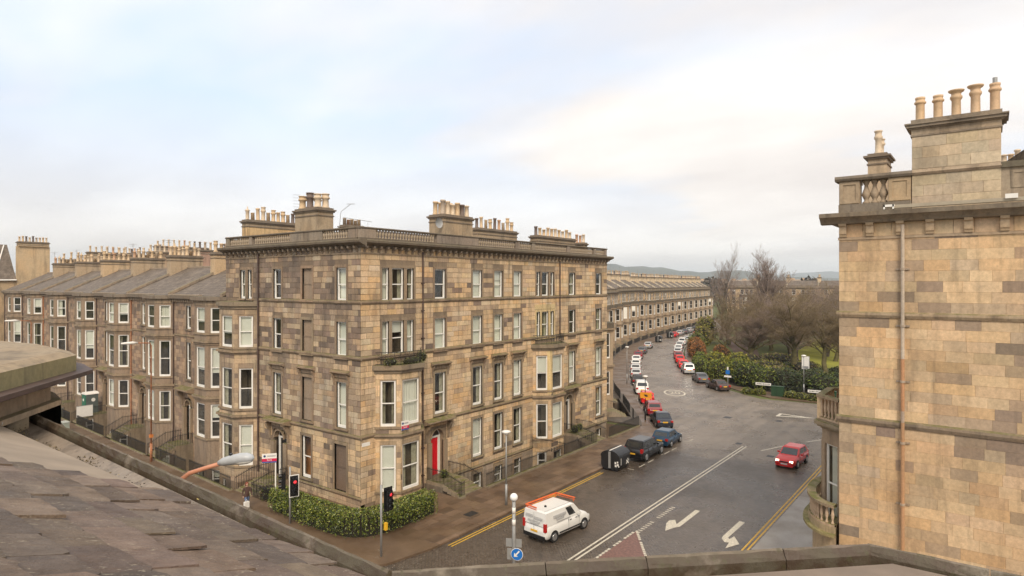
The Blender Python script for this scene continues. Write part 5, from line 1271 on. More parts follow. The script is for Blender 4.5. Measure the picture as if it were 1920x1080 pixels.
G1 = [tuple((TS @ Vector((a, b, 0))).xy) for a, b in grow(PB, .08)]
ring_balustrade(G1, 8.42, .95, right, .24)
mb = MB()
for p in G1: mb.box(p[0]-.12, p[0]+.12, p[1]-.12, p[1]+.12, 8.32, 9.36, (.60, .45, .28))
mb.build('balcony_pier', M_GABLE, right)
cx, cy = GX+3.0, GY+.15
bow = [(cx-2.95*math.cos(math.pi*k/18), cy+1.55*math.sin(math.pi*k/18)) for k in range(19)]
ring_balustrade(bow, 3.72, .80, right, .24, wdt=.18)
bow2 = [(cx-3.35*math.cos(math.pi*k/18), cy+1.95*math.sin(math.pi*k/18)) for k in range(19)]
mb = MB(); mb.prism(bow2, 3.20, 3.32, (.3, .25, .12)); mb.prism([(cx-3.1*math.cos(math.pi*k/18), cy+1.7*math.sin(math.pi*k/18)) for k in range(19)], 3.32, 3.62, (.42, .33, .2)); mb.prism([(cx-2.9*math.cos(math.pi*k/18), cy+1.5*math.sin(math.pi*k/18)) for k in range(19)], 0, 3.2, (.40, .31, .2)); mb.build('balcony_slab', M_MOSSY, right)
MB(TS).poly_s([(0, 8.60), (.07, 8.6), (.14, 8.75), (.14, 8.86), (0, 8.93)], 5.3, 28, (.26, .20, .14)).build('string_course', M_TRIM, right)

# ================================================================== OUR OWN ROOF (foreground)
own = thing('roof_parapet', 'weathered grey stone gutter lip and lead roof edge right below the viewpoint', 'roof', (-24, -30, 12))
LIP = [(-22.60, -15.6), (-23.08, -16.6), (-23.57, -29.12), (-20.52, -32.22), (-20.41, -37.0)]
IN = [(-24.1, -15.6), (-24.12, -16.4), (-24.35, -28.9), (-24.0, -30.1), (-21.4, -32.7), (-21.3, -37.0)]
r = random.Random(31)
def lipseg(a, b, z, w_=.17, h=.16, col=(.30, .26, .21), out_n=None):
    d = Vector((b[0]-a[0], b[1]-a[1])); L = d.length; d /= L; nn = Vector((-d.y, d.x)) * (1 if out_n is None else out_n)
    x = 0; 
    while x < L-1e-4:
        l = min(r.uniform(.9, 1.5), L-x); 
        if L-x-l < .4: l = L-x
        p0 = Vector(a)+d*(x+.004); p1 = Vector(a)+d*(x+l-.004); c = jit(col, .12, r)
        n_ = 7; vs = []; fs = []
        for i in range(n_+1):
            p = p0+(p1-p0)*(i/n_); j = lambda s_: r.uniform(-s_, s_)
            prof = [(0+j(.006), -h-.30), (0+j(.008), -.02), (.025, 0+j(.006)), (w_-.03, -.012+j(.008)), (w_+j(.01), -.05), (w_+.02, -h), (w_+.02, -h-.3)]
            vs += [(p.x+nn.x*o_, p.y+nn.y*o_, z+zz) for o_, zz in prof]
        m_ = 7
        for i in range(n_):
            for q in range(m_-1): fs.append((i*m_+q, i*m_+q+1, (i+1)*m_+q+1, (i+1)*m_+q))
        fs.append(tuple(range(m_))); fs.append(tuple(range(n_*m_, n_*m_+m_))[::-1])
        mb = MB(); mb.add(vs, fs, c)
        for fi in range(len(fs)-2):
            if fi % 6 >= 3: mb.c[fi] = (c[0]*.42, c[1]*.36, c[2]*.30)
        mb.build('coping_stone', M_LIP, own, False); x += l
def lip_mat():
    m, Nn, L, bs = newmat('wet_mossy_coping'); v = coords(Nn)
    at = Nn.new('ShaderNodeAttribute'); at.attribute_name = 'Col'
    n1_ = nz(Nn, L, 3.2, 6, .65, v); c = mixrgb(Nn, L, mr(Nn, L, n1_, .45, .6, 0, .75), at.outputs['Color'], (.10, .085, .055))
    c = mixrgb(Nn, L, mr(Nn, L, nz(Nn, L, 1.1, 6, .6, v), .56, .66, 0, .6), c, (.38, .32, .25))
    c = mixrgb(Nn, L, mr(Nn, L, nz(Nn, L, 14, 4, .6, v), .58, .66, 0, .7), c, (.075, .065, .03))
    L.new(c, bs.inputs['Base Color']); L.new(mr(Nn, L, n1_, .3, .7, .35, .8), bs.inputs['Roughness'])
    bump(Nn, L, bs, nz(Nn, L, 22, 6, .7, v), .6, .02); return m
M_LIP = lip_mat(); M_CHAN = stone_mat('wet_grey_channel', grime=.8, rough=.5, scale=1.6)
for a, b in zip(LIP, LIP[1:]): lipseg(a, b, 12.6, out_n=-1, w_=.075, h=.08, col=(.15, .115, .08))
# channel floor
chn = MB(); q = [(-22.62, -15.6), (-23.10, -16.6), (-23.60, -29.14), (-20.55, -32.25), (-20.43, -37)]
ns = 26
for a, b, c_, d_ in ((LIP[1], LIP[2], IN[1], IN[2]), (LIP[2], LIP[3], IN[3], IN[4]), (LIP[3], LIP[4], IN[4], IN[5])):
    pass
chn.add([(-22.74, -15.6, 12.46), (-23.20, -16.6, 12.46), (-23.68, -29.1, 12.46), (-23.05, -15.6, 12.34), (-23.55, -16.6, 12.34), (-24.02, -29.2, 12.34), (-24.4, -15.6, 12.33), (-24.4, -16.6, 12.33), (-24.6, -29.4, 12.33)], [(0, 3, 4, 1), (1, 4, 5, 2), (3, 6, 7, 4), (4, 7, 8, 5)], (.26, .215, .17))
chn.build('gutter_channel', M_CHAN, own)
# moss heap lying in the gutter along the foot of the slates
def clumps(name, pts, size, cols, m, parent, seed=1, kind='stuff'):
    rg = np.random.default_rng(seed); P = np.array(pts); n = len(P)
    a = rg.normal(size=(n, 3)); a /= np.linalg.norm(a, axis=1)[:, None]; b = rg.normal(size=(n, 3)); b -= (a*b).sum(1)[:, None]*a; b /= np.linalg.norm(b, axis=1)[:, None]
    sz = (size*rg.uniform(.6, 1.4, n))[:, None]
    V = np.stack([P-a*sz-b*sz*.5, P+a*sz-b*sz*.5, P+a*sz+b*sz*.5, P-a*sz+b*sz*.5], 1).reshape(-1, 3)
    me = bpy.data.meshes.new(name); me.vertices.add(4*n); me.vertices.foreach_set('co', V.ravel()); me.loops.add(4*n); me.loops.foreach_set('vertex_index', np.arange(4*n))
    me.polygons.add(n); me.polygons.foreach_set('loop_start', np.arange(n)*4); me.polygons.foreach_set('loop_total', np.full(n, 4)); me.update(calc_edges=True)
    at = me.color_attributes.new('Col', 'FLOAT_COLOR', 'CORNER'); cc = np.array(cols)[rg.integers(0, len(cols), n)]*rg.uniform(.6, 1.35, (n, 1))
    at.data.foreach_set('color', np.repeat(np.hstack([cc, np.ones((n, 1))]), 4, 0).ravel()); me.materials.append(m)
    o = bpy.data.objects.new(name, me); C.objects.link(o)
    if parent is not None: 
        o.parent = parent; o.location = -Vector(parent.location)
    if kind: o['kind'] = kind
    return o
rg = np.random.default_rng(5); t = rg.uniform(0, 1, 14000)
mp = np.stack([-23.93+np.abs(rg.normal(0, .09, 14000))*(1+.5*np.sin(t*37)), -19.6-8.8*t, 12.40+np.abs(rg.normal(0, .045, 14000))*(1+.6*np.sin(t*53))], 1)
clumps('gutter_moss', mp, .010, [(.07, .05, .02), (.12, .085, .03), (.045, .035, .02), (.26, .20, .07)], M_BUSH, own, 3)
# flat lead roof of the corner part
flat = [(-24.2, -29.2), (-23.6, -29.42), (-20.62, -32.5), (-20.56, -37.0), (-27.0, -37.0)]
sheet_mb = MB(); sheet_mb.add([(-24.6, -28.9, 12.56), (-23.72, -29.36, 12.50), (-20.72, -32.44, 12.53), (-20.60, -37.0, 12.53), (-27.6, -37.0, 12.75)], [(4, 3, 2, 1, 0)], (1, 1, 1)); sheet_mb.build('lead_flat', simple('dull_lead_flat', (.20, .15, .11), .6, var=.3, scale=1.3, b=.25, bs_scale=5), own)
for k in range(1, 3):
    a = Vector((-23.62, -29.38, 12.47)).lerp(Vector((-20.72, -32.38, 12.47)), k/3+.1)
# body of our building down to the street
MB().prism([(-22.8, -15.5), (-23.25, -16.6), (-23.75, -29.2), (-20.72, -32.3), (-20.6, -60), (-40, -60), (-40, -15.5)], 0, 12.28, (.36, .28, .18)).build('wall', M_STONE, own)
# slope of thick old slates
TANR = math.tan(math.radians(22)); EX, EZ = -24.0, 12.70
def rz(x): return EZ+TANR*(EX-x)
slr = thing('slate_roof', 'rough brown grey slate slope with lichen spots filling the lower left foreground', 'roof', (-25, -27, 13))
MB().add([(-24.05, -31, rz(-24.05)-.05), (-24.05, -26.0, rz(-24.05)-.05), (-29, -23.0, rz(-29)-.05), (-29, -31, rz(-29)-.05)], [(0, 1, 2, 3)], (.2, .2, .2)).build('roof_boarding', M_IRON, slr)
r = random.Random(77); row = 0; x = EX-.0
ca, sa = math.cos(math.radians(22)), math.sin(math.radians(22))
while x > -28.0:
    y = -30.6+r.uniform(-.2, 0); ex = r.uniform(.30, .37)
    vy = -25.95+(EX-x)*.62   # verge runs back towards the viewpoint's left
    while y < vy:
        wd = r.uniform(.36, .66); y1 = min(y+wd, vy+r.uniform(-.02, .03)); 
        if y1-y < .12: break
        ln = .62; th_ = r.uniform(.015, .030); up = r.choice([0, .004, .008, .012, .024]); tilt = r.uniform(-.010, .012)
        n_ = 7; j = lambda s_: r.uniform(-s_, s_); lower = []; yaw = r.uniform(-.07, .07)
        for i in range(n_+1):
            yy = y+.004+(y1-y-.008)*i/n_; chip = 0
            if i in (0, n_): chip = r.choice([0, .01, .03, .07, .04])
            lower.append((chip+j(.014)+yaw*(yy-y), yy+j(.004)))
        vs = []
        for zt in (0, th_):
            for (cc_, yy) in lower:
                d_ = -cc_*1.0; xx = x+(-cc_ if True else 0)*ca
                xx = x-cc_*ca; vs.append((xx, yy, rz(x)+cc_*sa*0+TANR*(x-xx)+.035+up+zt+tilt*((yy-y)/(y1-y)-.5)*2*(1 if True else 0)))
            for (cc_, yy) in (lower[0], lower[-1]): 
                xx = x-ln*ca; vs.append((xx, yy, rz(xx)-.002+zt*.5))
        N_ = n_+1; tot = N_+2; fs = []
        # bottom = first set, top = second set
        topi = list(range(tot, tot+N_))+[tot+N_+1, tot+N_]; fs.append(tuple(topi)); fs.append(tuple([i-tot for i in topi][::-1]))
        for i in range(n_): fs.append((i, i+1, tot+i+1, tot+i))
        fs.append((N_-1, N_+1, tot+N_+1, tot+N_-1)); fs.append((0, tot, tot+N_, N_))
        k = r.uniform(.66, 1.28); col = (k*r.uniform(.96, 1.06), k, k*r.uniform(.92, 1.06))
        MB().add(vs, fs, col).build('slate', M_NSLATE, slr); y = y1
    x -= ex; row += 1
# smooth lead covered slope beyond the verge
mb = MB(); n_ = 10
A = lambda x_, y_, dz=0: (x_, y_, rz(x_)-.035+dz)
mb.add([A(-23.95, -19.9), A(-23.95, -26.0), A(-27.5, -24.0), A(-28.5, -19.9), (-23.95, -19.9, 12.40), (-23.95, -26.0, 12.40)], [(0, 3, 2, 1), (0, 1, 5, 4)], (1, 1, 1)); mb.build('lead_slope', M_LEAD, slr)
mb = MB(); mb.tube([A(-24.0, -25.93, .045), A(-24.35, -25.72, .05), A(-24.5, -25.62, .03)], .012, 6); mb.tube([A(-24.62, -25.5, .03), A(-24.75, -25.44, .03)], .01, 6); mb.build('mortar_fillet', M_WHITE, slr, True)
mb = MB(); mb.tube([A(-23.93, -19.95, .0), A(-24.3, -19.9, .03), A(-25.4, -19.9, .05)], .07, 8); mb.build('lead_roll', simple('pale_lead', (.5, .5, .5), .4), slr, True)
mb = MB(); mb.tube([A(-22.9, -19.4, -.30), A(-23.6, -19.0, -.1), A(-24.2, -18.8, .15), A(-25.4, -18.6, .5)], .09, 8); mb.build('gutter_swan_neck', M_LEAD, slr, True)
# neighbour's canted bay top with mossy stone roof
nb = thing('bay_roof', 'flat mossy stone roof of a projecting bay with deep cornice at the left edge', 'roof', (-24, -16, 12))
NP = [(-25.5, -22.2), (-24.15, -20.62), (-22.40, -18.62), (-22.20, -17.6), (-22.13, -16.12), (-22.46, -13.93), (-26, -12.0), (-29, -12), (-29, -22.2)]
cxn, cyn = -25.5, -17
def sc_(k): return [(cxn+(a-cxn)*k, cyn+(b-cyn)*k) for a, b in NP]
mb = MB()
top = sc_(.93); low = sc_(1.0); n_ = len(NP)
mb.add([(a, b, 13.66) for a, b in top]+[(a, b, 13.58) for a, b in low], [tuple(range(n_))[::-1]]+[(i, (i+1) % n_, n_+(i+1) % n_, n_+i) for i in range(n_)], (.30, .235, .155)); mb.build('roof_slab', M_STONE, nb)
def ringp(k0, k1, z0, z1, col, nm, m):
    a, b = sc_(k0), sc_(k1); mb = MB(); mb.add([(p[0], p[1], z0) for p in a]+[(p[0], p[1], z1) for p in b], [(i, (i+1) % n_, n_+(i+1) % n_, n_+i) for i in range(n_)], col); mb.build(nm, m, nb)
ringp(1.0, 1.0, 13.28, 13.58, (.26, .225, .115), 'roof_edge', M_MOSSY)
mb = MB(); mb.prism(sc_(1.08), 13.20, 13.28, (.10, .08, .06)); mb.build('gutter', M_PIPE, nb)
ringp(.90, 1.05, 13.0, 13.2, (.12, .09, .07), 'cornice', M_DARK); mb = MB(); mb.prism(sc_(.88), 12.72, 13.0, (.33, .24, .16)); mb.build('frieze', M_STONE, nb); mb = MB(); mb.prism(sc_(.93), 12.62, 12.72, (.36, .27, .18)); mb.build('ledge', M_TRIM, nb)
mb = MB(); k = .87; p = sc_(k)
mb.prism(sc_(.80), 9.0, 12.62, (.02, .018, .015)); mb.build('recess', M_IRON, nb)  # solid black core; the darkness inside the openings is put into its colour
for i, (a, b) in enumerate(zip(p, p[1:]+p[:1])):
    L = math.dist(a, b); n2 = max(1, round(L/1.1))
    for q in range(n2+1):
        x_, y_ = a[0]+(b[0]-a[0])*q/n2, a[1]+(b[1]-a[1])*q/n2
        if y_ > -12.8 or x_ < -27: continue
        MB().box(x_-.16, x_+.16, y_-.16, y_+.16, 12.15, 12.62, (.36, .28, .18)).build('pier', M_STONE, nb)
mb = MB(); mb.prism(sc_(.95), 12.02, 12.15, (.38, .29, .19)); mb.prism(sc_(.88), 0, 12.02, (.34, .25, .17)); mb.build('bay_wall', M_STONE, nb)
# ================================================================== VEHICLES
PAINT = {}
def paint(name, col, metal=0.0):
    if name not in PAINT: PAINT[name] = carpaint('paint_'+name, col, metal)
    return PAINT[name]
def car_proto(name, L, W, H, kind, pm, plate_rear=True, lit=False, rack=False):
    """x forwards, y left, origin on the ground under the middle"""
    root = thing(name, 'x', 'car', (0, 0, 0))
    h = W/2; xr, xf = -L/2, L/2
    van, suv = kind == 'van', kind == 'suv'
    belt = {'hatch': .92, 'saloon': .90, 'suv': 1.05, 'van': 1.08, 'mpv': 1.0, 'estate': .92}[kind]
    hood_x = {'hatch': xf-1.05, 'saloon': xf-1.25, 'suv': xf-1.2, 'van': xf-.95, 'mpv': xf-.95, 'estate': xf-1.25}[kind]
    wsx = hood_x-{'hatch': .72, 'saloon': .75, 'suv': .7, 'van': .75, 'mpv': .85, 'estate': .75}[kind]   # top of windscreen
    boot = {'hatch': xr+.12, 'saloon': xr+.62, 'suv': xr+.15, 'van': xr+.03, 'mpv': xr+.10, 'estate': xr+.12}[kind]
    rtx = {'hatch': xr+.55, 'saloon': xr+1.35, 'suv': xr+.55, 'van': xr+.10, 'mpv': xr+.35, 'estate': xr+.5}[kind]
    nose = .58 if kind != 'suv' else .7
    # lower body: cross sections along x
    st = [(xr, .42, .70, .84), (xr+.05, .30, belt-.16, .93), (xr+.16, .24, belt-.03, .985), (boot+.25, .22, belt, 1.0), (0, .22, belt, 1.0), (hood_x-.1, .22, belt, 1.0), (hood_x+.3, .22, belt-.05, .99),
          (xf-.40, .24, belt-.16, .965), (xf-.15, .26, nose+.12, .90), (xf-.03, .32, nose, .80), (xf, .40, nose-.10, .74)]
    if kind == 'saloon': st[3] = (xr+.6, .22, belt-.01, 1.0)
    vs, fs = [], []; nr = 12
    for (x, zb, zt, k) in st:
        w_ = h*k; sh = (zt-zb)
        half = [(w_*.80, zb), (w_*.96, zb+sh*.10), (w_, zb+sh*.35), (w_*.995, zb+sh*.62), (w_*.955, zb+sh*.90), (w_*.80, zt)]
        ring = half+[(-a, b) for a, b in half[::-1]]
        vs += [(x, a, b) for a, b in ring]
    for i in range(len(st)-1):
        for k in range(nr):
            k2 = (k+1) % nr; fs.append((i*nr+k, (i+1)*nr+k, (i+1)*nr+k2, i*nr+k2))
    fs.append(tuple(range(nr))); fs.append(tuple(range((len(st)-1)*nr, len(st)*nr))[::-1])
    mb = MB(); mb.add(vs, fs)
    # cabin shell
    def ring4(z, x0, x1, w0, w1): return [(x0, -w0, z), (x0, w0, z), (x1, w1, z), (x1, -w1, z)]
    wr = h*(.80 if not van else .90); wb = h*.955; zr = H-.06
    c0 = ring4(belt-.06, boot, hood_x, wb, wb*.96); c1 = ring4(zr, rtx, wsx, wr, wr*.97); 
    xm0, xm1 = rtx+.12, wsx-.18
    c2 = ring4(H, xm0, xm1, wr*.86, wr*.82)
    V = c0+c1+c2; F = []
    for a in (0, 4):
        for k in range(4): k2 = (k+1) % 4; F.append((a+k, a+4+k, a+4+k2, a+k2))
    F.append((8, 9, 10, 11)); mb.add(V, F)
    body = mb.build('body', pm, root, False)
    body.data.polygons.foreach_set('use_smooth', [p.index < len(fs)-2 for p in body.data.polygons]); 
    # glass set just proud of the shell
    def lerp(a, b, t): return tuple(a[i]+(b[i]-a[i])*t for i in range(3))
    def quad(p00, p10, p11, p01, u0, u1, v0, v1, n, nm, m=M_CGLASS, e=.006):
        P = lambda u, v: lerp(lerp(p00, p10, u), lerp(p01, p11, u), v)
        q = [P(u0, v0), P(u1, v0), P(u1, v1), P(u0, v1)]; q = [tuple(a[i]+n[i]*e for i in range(3)) for a in q]
        return MB().add(q, [(0, 1, 2, 3)]).build(nm, m, root)
    quad(c0[2], c0[3], c1[3], c1[2], .06, .94, .16, .93, (1, 0, .6), 'windscreen')
    quad(c0[1], c0[0], c1[0], c1[1], .10, .90, (.30 if not van else .5), .88, (-1, 0, .3), 'rear_window') if not van else None
    dl, dr = c0[1], c0[2]; tl, tr_ = c1[1], c1[2]
    for s in (1, -1):
        f = lambda p: (p[0], p[1]*s, p[2])
        if van: segs = [(.67, .86)]
        elif kind == 'hatch': segs = [(.13, .42), (.45, .84)]
        elif kind == 'saloon': segs = [(.16, .46), (.49, .83)]
        else: segs = [(.06, .27), (.30, .56), (.59, .86)]
        for a, b in segs: quad(f(dl), f(dr), f(tr_), f(tl), a, b, .20, .90, (0, s, .2), 'side_window')
        # mirror
        MB().box(hood_x-.55, hood_x-.43, s*h*1.0 if s > 0 else -h-.17, h+.17 if s > 0 else -h, belt+.0, belt+.14).build('door_mirror', pm, root)
        # lamps
        hl = MB(); yl = sorted((s*h*.50, s*h*.80)); hl.add([(xf-.02, yl[0], nose-.06), (xf-.02-(.10 if s < 0 else 0), yl[1 if s > 0 else 0]*1.0, nose-.06)], []) if False else None
        mbh = MB().box(xf-.20, xf-.035, yl[0], yl[1], nose-.04, nose+.10); mbh.build('headlight', M_HEADLIT if lit else M_LENS, root)
        if van: b = MB().box(xr-.012, xr+.14, *sorted((s*h*.80, s*h*.985)), .75, 1.22)
        elif suv: b = MB().box(xr-.0, xr+.30, *sorted((s*h*.76, s*h*.96)), .80, 1.12)
        else: b = MB().box(xr+.0, xr+.20, *sorted((s*h*.62, s*h*.93)), belt-.26, belt-.04)
        b.build('tail_light', M_TAIL, root)
        dh = MB()
        for xx in ((-.35, .45) if not van else (.0, .55)): dh.box(xx, xx+.16, *sorted((s*(h-.01), s*(h+.012))), belt-.16, belt-.12)
        dh.build('door_handle', pm if not van else M_BLACK, root)
        sm_ = MB()
        for xx in (hood_x-.35, hood_x-1.35)+(() if van or kind == 'hatch' else (hood_x-2.2,)): sm_.box(xx, xx+.014, *sorted((s*(h-.03), s*(h+.003))), .36, belt-.06)
        sm_.build('door_seam', M_BLACK, root)
        MB().box(hood_x-2.2, hood_x-.15, *sorted((s*(h-.005), s*(h+.012))), .40, .47).build('side_strip', M_BLACK, root)
    pl = MB().box(xr-.012, xr+.05, -.26, .26, .62, .74); pl.build('number_plate', M_YPLATE, root)
    MB().box(xf-.02, xf+.012, -.26, .26, .36, .47).build('number_plate', M_WPLATE, root)
    MB().box(xf-.05, xf+.005, -h*.42, h*.42, nose-.06, nose+.03).build('grille', M_BLACK, root)
    for a_, b_, c_, d_, e_ in ((xr-.03, xr+.12, h*.90, .28, .50), (xf-.14, xf+.02, h*.80, .22, .36)): MB().box(a_, b_, -c_, c_, d_, e_).build('bumper', M_BLACK if kind in ('van', 'suv') else pm, root)
    # wheels
    R_ = .31 if kind in ('hatch', 'saloon', 'van', 'mpv', 'estate') else .37
    tyre = MB().lathe([(R_*.62, -.10), (R_*.93, -.105), (R_, -.07), (R_, .07), (R_*.93, .105), (R_*.62, .10)], seg=18).mesh('wheel', M_RUBBER, True)
    rim = MB(); rim.lathe([(R_*.66, .06), (R_*.64, .118), (R_*.56, .122), (R_*.30, .108), (.02, .116)], seg=12, cap=False)
    rimm = rim.mesh('rim', M_RIM, True)
    arch = MB().lathe([(R_*1.17, -.16), (R_*1.17, .0)], seg=20).mesh('wheel_arch', M_BLACK)
    for x in (xr+.78, xf-.80):
        for s in (1, -1):
            Tm = Matrix.Translation((x, s*(h-.115), R_)) @ Matrix.Rotation(math.radians(-90*s), 4, 'X')
            inst('wheel_arch', arch, root, Matrix.Translation((x, s*(h+.004), R_+.03)) @ Matrix.Rotation(math.radians(-90*s), 4, 'X'))
            wo = inst('wheel', tyre, root, Matrix.Translation((x, s*(h-.082), R_)) @ Matrix.Rotation(math.radians(-90*s), 4, 'X'))
            q = bpy.data.objects.new('rim', rimm); C.objects.link(q); q.parent = wo
    return root
P_SIL = paint('silver', (.50, .50, .49), .4); P_WHT = paint('white', (.75, .74, .70)); P_BLK = paint('black', (.006, .006, .007)); P_RED = paint('red', (.66, .008, .008)); P_DRED = paint('dark_red', (.22, .012, .02))
P_BLU = paint('blue', (.012, .05, .10), .2); P_GRY = paint('grey', (.13, .13, .135), .4); P_BRN = paint('brown', (.075, .045, .038), .3); P_ORG = paint('orange', (.65, .10, .05)); P_NAVY = paint('navy', (.02, .025, .04), .2)
hatch = car_proto('parked_car', 3.85, 1.68, 1.46, 'hatch', P_BLU)
suv = car_proto('parked_suv', 4.6, 1.88, 1.70, 'suv', P_BLK)
saloon = car_proto('parked_car', 4.4, 1.74, 1.42, 'saloon', P_BLK)
mpv = car_proto('parked_car', 4.3, 1.80, 1.74, 'mpv', P_SIL)
estate = car_proto('parked_car', 4.35, 1.74, 1.46, 'estate', P_DRED)
redc = car_proto('driving_car', 3.9, 1.68, 1.46, 'hatch', P_RED, lit=True)
van = car_proto('delivery_van', 4.4, 1.80, 1.84, 'van', P_WHT)
for c in (hatch, suv, saloon, mpv, estate): c['group'] = 'cars parked along the kerbs'
suv.location = (23.75, -8.98, 0); suv['label'] = 'black parked estate suv with tall red tail lights behind the big rubbish bin'
hatch.location = (29.0, -8.85, 0); hatch.rotation_euler = (0, 0, .03); hatch['label'] = 'blue parked hatchback in front of the black suv by the pavement'
redc.location = (28.9, -19.85, 0); redc.rotation_euler = (0, 0, math.pi-.073); redc['label'] = 'red hatchback with lit headlights driving towards us in the right lane'
van.location = (5.05, -12.2, 0); van.rotation_euler = (0, 0, -.115); van['label'] = 'white delivery van with an orange ladder rack driving past the beacon post'; van['category'] = 'van'
# van extras: rack, roof lamp, lettering, rear door seams
mb = MB(); z = 1.98
for a, b in (((-2.05, .78), (.75, .78)), ((.75, .78), (.85, -.62)), ((-2.05, .78), (-2.1, -.1))): mb.tube([(*a, z), (*b, z)], .045, 6); mb.tube([(*a, z-.12), (*b, z-.12)], .02, 5)
for x, y in ((-1.9, .78), (-.6, .78), (.7, .78), (.84, -.5)): mb.tube([(x, y, 1.74), (x, y, z)], .025, 5)
k = mb.build('ladder_rack', simple('orange_rack', (.70, .13, .03), .4), None); k.parent = van; k.location = (0, 0, 0)
k = MB().tube([(-1.3, -.1, 1.80), (-1.3, -.1, 1.93)], [.09, .06], 10).build('roof_vent', M_BLACK, None); k.parent = van
mb = MB(); mb.box(-2.0, .5, -.62, -.60, 1.835, 1.848); k = mb.build('roof_channel', M_GTEXT, None); k.parent = van
mb = MB(); mb.box(-2.215, -2.206, -.006, .006, .6, 1.75); mb.box(-1.2, .05, -.915, -.905, 1.10, 1.13); k = mb.build('door_seam', M_GTEXT, None); k.parent = van
def put_text(txt, size, parent, T, m=M_TEXT, nm='lettering', sx=1):
    me = text_mesh(txt, size, nm); me.materials.append(m); o = bpy.data.objects.new(nm, me); C.objects.link(o); o.parent = parent; o.matrix_basis = T @ Matrix.Diagonal((sx, 1, 1, 1)); return o
RX = Matrix.Rotation(math.pi/2, 4, 'X'); 
# rear of van faces -x : text must read for a viewer behind
FACEB = Matrix.Rotation(-math.pi/2, 4, 'Z') @ RX
rq = random.Random(4)
for zz, hh, a0, a1 in ((1.46, .13, -.62, -.08), (1.40, .13, .02, .66), (1.22, .07, -.45, .45), (1.08, .07, -.3, .35)):
    y_ = a0; ml = MB()
    while y_ < a1: w_ = rq.uniform(.035, .075); ml.box(-2.238, -2.225, -y_-w_, -y_, zz, zz+hh); y_ += w_+.022
    q = ml.build('lettering', M_LTEXT, None); q.parent = van
for zz, hh, a0, a1 in ((1.38, .15, -1.45, -.35), (1.24, .06, -1.2, -.6)):
    x_ = a0; ml = MB()
    while x_ < a1: w_ = rq.uniform(.04, .085); ml.box(x_, x_+w_, -.905, -.84, zz, zz+hh); x_ += w_+.025
    q = ml.build('lettering', M_LTEXT, None); q.parent = van
# rear doors are the cabin end: recess panel lines
tab = table_now()
NODES = {k: (v, tree_of(v, tab)[1]) for k, v in dict(hatch=hatch, suv=suv, saloon=saloon, mpv=mpv, estate=estate).items()}
def at_path(path, d):
    L = 0
    for a, b in zip(path, path[1:]):
        s_ = math.dist(a, b)
        if L+s_ >= d: t = (d-L)/s_; return (a[0]+(b[0]-a[0])*t, a[1]+(b[1]-a[1])*t), math.atan2(b[1]-a[1], b[0]-a[0])
        L += s_
    return path[-1], 0
def arc_of(path, p):
    best = None; L = 0
    for a, b in zip(path, path[1:]):
        dx_, dy_ = b[0]-a[0], b[1]-a[1]; l = math.hypot(dx_, dy_); t = max(0, min(1, ((p[0]-a[0])*dx_+(p[1]-a[1])*dy_)/l/l))
        dd = math.dist(p, (a[0]+t*dx_, a[1]+t*dy_))
        if best is None or dd < best[0]: best = (dd, L+t*l)
        L += l
    return best[1]
used = {'saloon': False, 'mpv': False, 'estate': False}
def park(kind, pos, ang, label, pt, cat='car'):
    if kind in used and not used[kind]:
        o = NODES[kind][0]; used[kind] = True
        for c in [o]+list(bpy.data.objects):
            if c.parent == o and c.type == 'MESH' and c.material_slots and c.material_slots[0].material.name.startswith('paint'): c.material_slots[0].link = 'OBJECT'; c.material_slots[0].material = pt
    else: o = copy_tree(NODES[kind], None, pt)
    o.location = (*pos, 0); o.rotation_euler = (0, 0, ang); o['label'] = label; o['group'] = 'cars parked along the kerbs'; o['category'] = cat
    return o
Lcars = [((35.9, -4.6), 'saloon', P_NAVY, 'black saloon parked nearest the corner railings, first in the curving left row'),
 ((41.2, -1.5), 'estate', P_DRED, 'dark red car parked in front of the nearest black saloon on the left kerb'),
 ((47.0, 2.0), 'hatch', P_RED, 'bright red hatchback parked just beyond the orange sign post'),
 ((53.3, 5.6), 'mpv', P_WHT, 'large pale people carrier parked beyond the bright red hatchback'),
 ((59.8, 9.3), 'estate', P_BLK, 'dark estate car parked in front of the pale people carrier'),
 ((66.0, 12.4), 'hatch', P_SIL, 'silver hatchback behind the tall lamp post, second beyond the pale people carrier'),
 ((71.8, 15.2), 'estate', P_SIL, 'silver estate car, third beyond the pale people carrier'),
 ((77.6, 18.0), 'hatch', P_WHT, 'white hatchback, fourth beyond the pale people carrier'),
 ((83.6, 20.7), 'saloon', P_WHT, 'white saloon parked in the left row opposite the crossing dashes'),
 ((90.6, 23.4), 'saloon', P_DRED, 'dark red saloon just past the crossing dashes on the left'),
 ((99.5, 26.8), 'estate', P_GRY, 'grey estate parked two cars before the first round backed bin'),
 ((110.5, 30.4), 'hatch', P_SIL, 'silver hatchback parked right before the round backed bins'),
 ((143.3, 38.0), 'saloon', P_RED, 'small looking red saloon parked just beyond the farther bin'),
 ((150.2, 39.2), 'hatch', P_SIL, 'silver hatchback beyond the far red saloon on the left'),
 ((156.6, 40.3), 'saloon', P_GRY, 'grey saloon two places beyond the far red saloon'),
 ((162.8, 41.3), 'estate', P_SIL, 'silver estate three places beyond the far red saloon'),
 ((169.5, 42.4), 'estate', P_BLK, 'black estate near the far bend on the left'),
 ((176, 43.5), 'hatch', P_BLK, 'last black car of the left row at the far bend')]
for p, kd, pt, lb in Lcars:
    a = arc_of(LK_, p); q, an = at_path(LK_, a); park(kd, (q[0]+math.sin(an)*1.15, q[1]-math.cos(an)*1.15), an, lb, pt)
